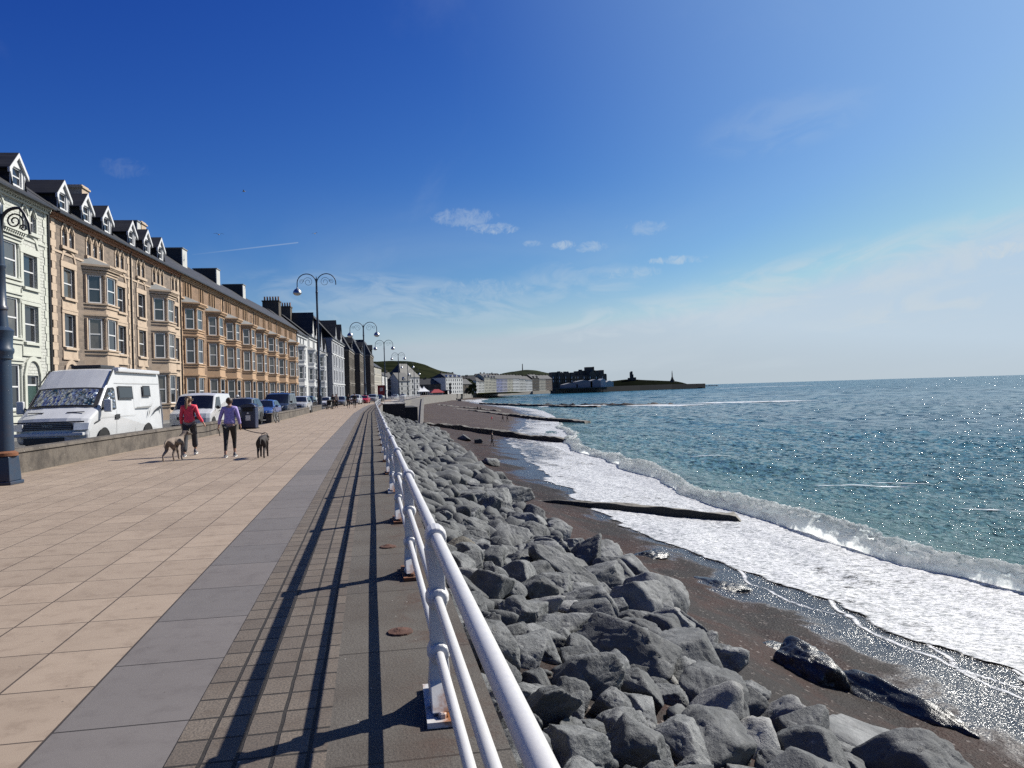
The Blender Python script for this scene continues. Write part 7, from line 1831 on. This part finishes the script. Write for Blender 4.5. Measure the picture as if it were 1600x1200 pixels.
# pushchair
pc = thing('pushchair', 'black pushchair in front of the dark coated person near the tall lamp', 'pushchair', at(515, 639.5, 0), .3)
for sx in (-.26, .26):
    for yy in (-.3, .35):
        o = MB().lathe([(.05, -.03), (.14, -.03), (.14, .03), (.05, .03)], (0, 0, 0), 14, 'x').build('wheel', M_tyre, pc); o.location = (sx, yy, .14)
    MB().tube([(sx, -.3, .14), (sx, .1, .6), (sx, .55, 1.05)], .018, 6).build('frame', M_blackp, pc); MB().tube([(sx, .35, .14), (sx, -.1, .65)], .018, 6).build('frame', M_blackp, pc)
MB().box(-.24, .24, -.25, .2, .42, .5).box(-.24, .24, .15, .24, .48, .95).build('seat', M_darkc, pc, bevel=.03); MB().tube([(-.26, .55, 1.05), (.26, .55, 1.05)], .018, 6).build('handle', M_blackp, pc)
MB().extr_x([(-.25 + .28 + .45 * math.cos(a) - .28, .72 + .38 * math.sin(a)) for a in np.linspace(.1, 2.4, 9)] + [(.2, .9)], -.25, .25).build('hood', M_darkc, pc)

def dog(label, loc, rz, coat, h=.55, step=(.1, -.08, -.1, .12), headturn=0.0, tail_up=True, fat=1.0, low=0.0):
    """walks towards local +y; h is the height at the shoulder"""
    root = thing('dog', label, 'dog', loc, rz); s = h / .55; root.scale = (s, s, s)
    V = [(0, -.30, .53), (0, -.16, .55), (0, .04, .53), (0, .22, .52), (0, .30, .55)]; E = [(0, 1), (1, 2), (2, 3), (3, 4)]; Rr = [(.085 * fat, .09), (.088 * fat, .085), (.098 * fat, .105), (.098 * fat, .125), (.075, .095)]
    def add(p, r, par): V.append(p); Rr.append(r); E.append((par, len(V) - 1)); return len(V) - 1
    n = add((.02 * headturn, .40, .66 - low * .4), .060, 4); hx = .06 * headturn
    k = add((hx, .47, .72 - low), (.065, .062), n); mz_ = add((hx * 1.8, .56, .69 - low * 1.15), .042, k); add((hx * 2.4, .645, .672 - low * 1.3), .028, mz_)
    for sg in (-1, 1): e0 = add((hx + sg * .058, .455, .755 - low), .022, k); add((hx + sg * .092, .46, .70 - low), .016, e0)
    t = add((0, -.40, .56), .030, 0); t2 = add((.01, -.50, .50 if not tail_up else .60), .020, t); add((.02, -.58, .40 if not tail_up else .70), .012, t2)
    for i, (sg, front) in enumerate(((-1, 0), (1, 0), (-1, 1), (1, 1))):
        d = step[i]
        if front:
            a = add((sg * .085, .25, .44), .062, 3); b = add((sg * .085, .22 + d * .2, .31), .040, a); c = add((sg * .085, .24 + d * .75, .14), .027, b); f_ = add((sg * .085, .235 + d, .035), .026, c); add((sg * .085, .275 + d, .022), (.030, .022), f_)
        else:
            a = add((sg * .085, -.28, .43), (.068 * fat, .085), 0); b = add((sg * .088, -.22 + d * .35, .29), .048, a); c = add((sg * .088, -.37 + d * .8, .17), .027, b); f_ = add((sg * .088, -.345 + d, .035), .024, c); add((sg * .088, -.30 + d, .022), (.030, .022), f_)
    skin('body', coat, V, E, Rr, root, 2)
    c = MB().tube([(.085 * math.cos(a) + .01 * headturn, .375 + .02 * math.sin(a), .615 + .075 * math.sin(a)) for a in np.linspace(0, 2 * math.pi, 17)], .011, 6, False); c.build('collar', M_blackp, root)
    MB().ball((hx * 2.5, .668, .68 - low * 1.3), .016, .012, .012).build('nose', M_hairk, root)
    for sg in (-1, 1): MB().ball((hx * 1.3 + sg * .042, .515, .735 - low), .011).build('eye', M_hairk, root)
    return root
def coat_mat(name, a, b, c):
    t = NT(name); v = t.coord('Object'); n = t.noise(v, 4.5, 5, .6); f = t.noise(t.coord('Object', scale=(3, 1, 1)), 45, 3, .7); sp = t.n.new('ShaderNodeSeparateXYZ'); t.l.new(v, sp.inputs[0])
    col = t.mix(t.map(n, .42, .58), a, b); col = t.mix(t.map(sp.outputs[2], .30, .12), col, c); col = t.mix(t.map(f, .3, .7, .35, 0), col, tuple(x * .4 for x in a)); t.set(color=col, rough=.8); t.bump(f, .6, .01); return t.m
D1 = at(274, 719.5, 0); D2 = at(411, 715, 0)
dog('slim grey brown dog with pale legs walking behind the woman in red', D1, -.28, coat_mat('grey_brown_fur', (.24, .185, .14), (.13, .098, .078), (.34, .265, .20)), .53, (-.10, .12, .10, -.06), 1.0, False, .82)
dog('dark brown dog on a lead to the right of the woman in lilac', D2, -.02, coat_mat('dark_brown_fur', (.022, .016, .013), (.035, .024, .018), (.03, .02, .016)), .50, (.06, -.05, -.04, .08), .5, False, 1.15, .16)
def world_hand(root, arms, sg):
    q = arms[sg][3]; s = root.scale.x; a = root.rotation_euler.z; return Vector((root.location.x + s * (q.x * math.cos(a) - q.y * math.sin(a)), root.location.y + s * (q.x * math.sin(a) + q.y * math.cos(a)), s * q.z))
hL = world_hand(w2, a2, -1); hRt = world_hand(w2, a2, 1)
def lead(label, a, b, sag=.06):
    pts = [a.lerp(b, t) - Vector((0, 0, sag * 4 * t * (1 - t))) for t in np.linspace(0, 1, 10)]
    o = MB().tube(pts, .011, 6).build('dog_lead', M_blackp); tag(o, label, 'dog lead')
def dog_neck(loc, rz, s): return Vector((loc.x - .37 * s * math.sin(rz), loc.y + .37 * s * math.cos(rz), .67 * s))
lead('black lead from the lilac woman\'s left hand to the grey brown dog', hL, dog_neck(D1, -.28, 1.05)); lead('black lead from the lilac woman\'s right hand to the dark brown dog', hRt, dog_neck(D2, -.02, .91), .03)
MB().tube([hL, hL + Vector((.03, -.02, -.08)), hL + Vector((.05, -.04, -.20))], .012, 6).build('lead_strap', M_blackp); tag(bpy.data.objects['lead_strap'], 'loose black lead end hanging from the lilac woman\'s left hand', 'strap')

# gulls in the sky
for px, py, dist in ((342, 366.5, 90), (381, 299, 110), (492, 365, 120)):
    d = pix_dir(px, py); p = Vector((0, 0, EYE)) + d * dist
    g = thing('gull', {342: 'tiny gull in the sky left of the vapour trail', 381: 'tiny gull high in the blue above the houses', 492: 'tiny gull in the sky above the tall twin lamp'}[px], 'gull', p, .7 + px)
    MB().ball((0, 0, 0), .06, .20, .06).build('body', M_cream_c, g)
    for sg in (-1, 1): MB().add([(0, .06, .02), (0, -.08, .02), (sg * .3, -.06, .12), (sg * .3, .06, .13), (sg * .62, -.06, .05)], [(0, 1, 2, 3), (3, 2, 4)]).build('wing', M_greywall, g)
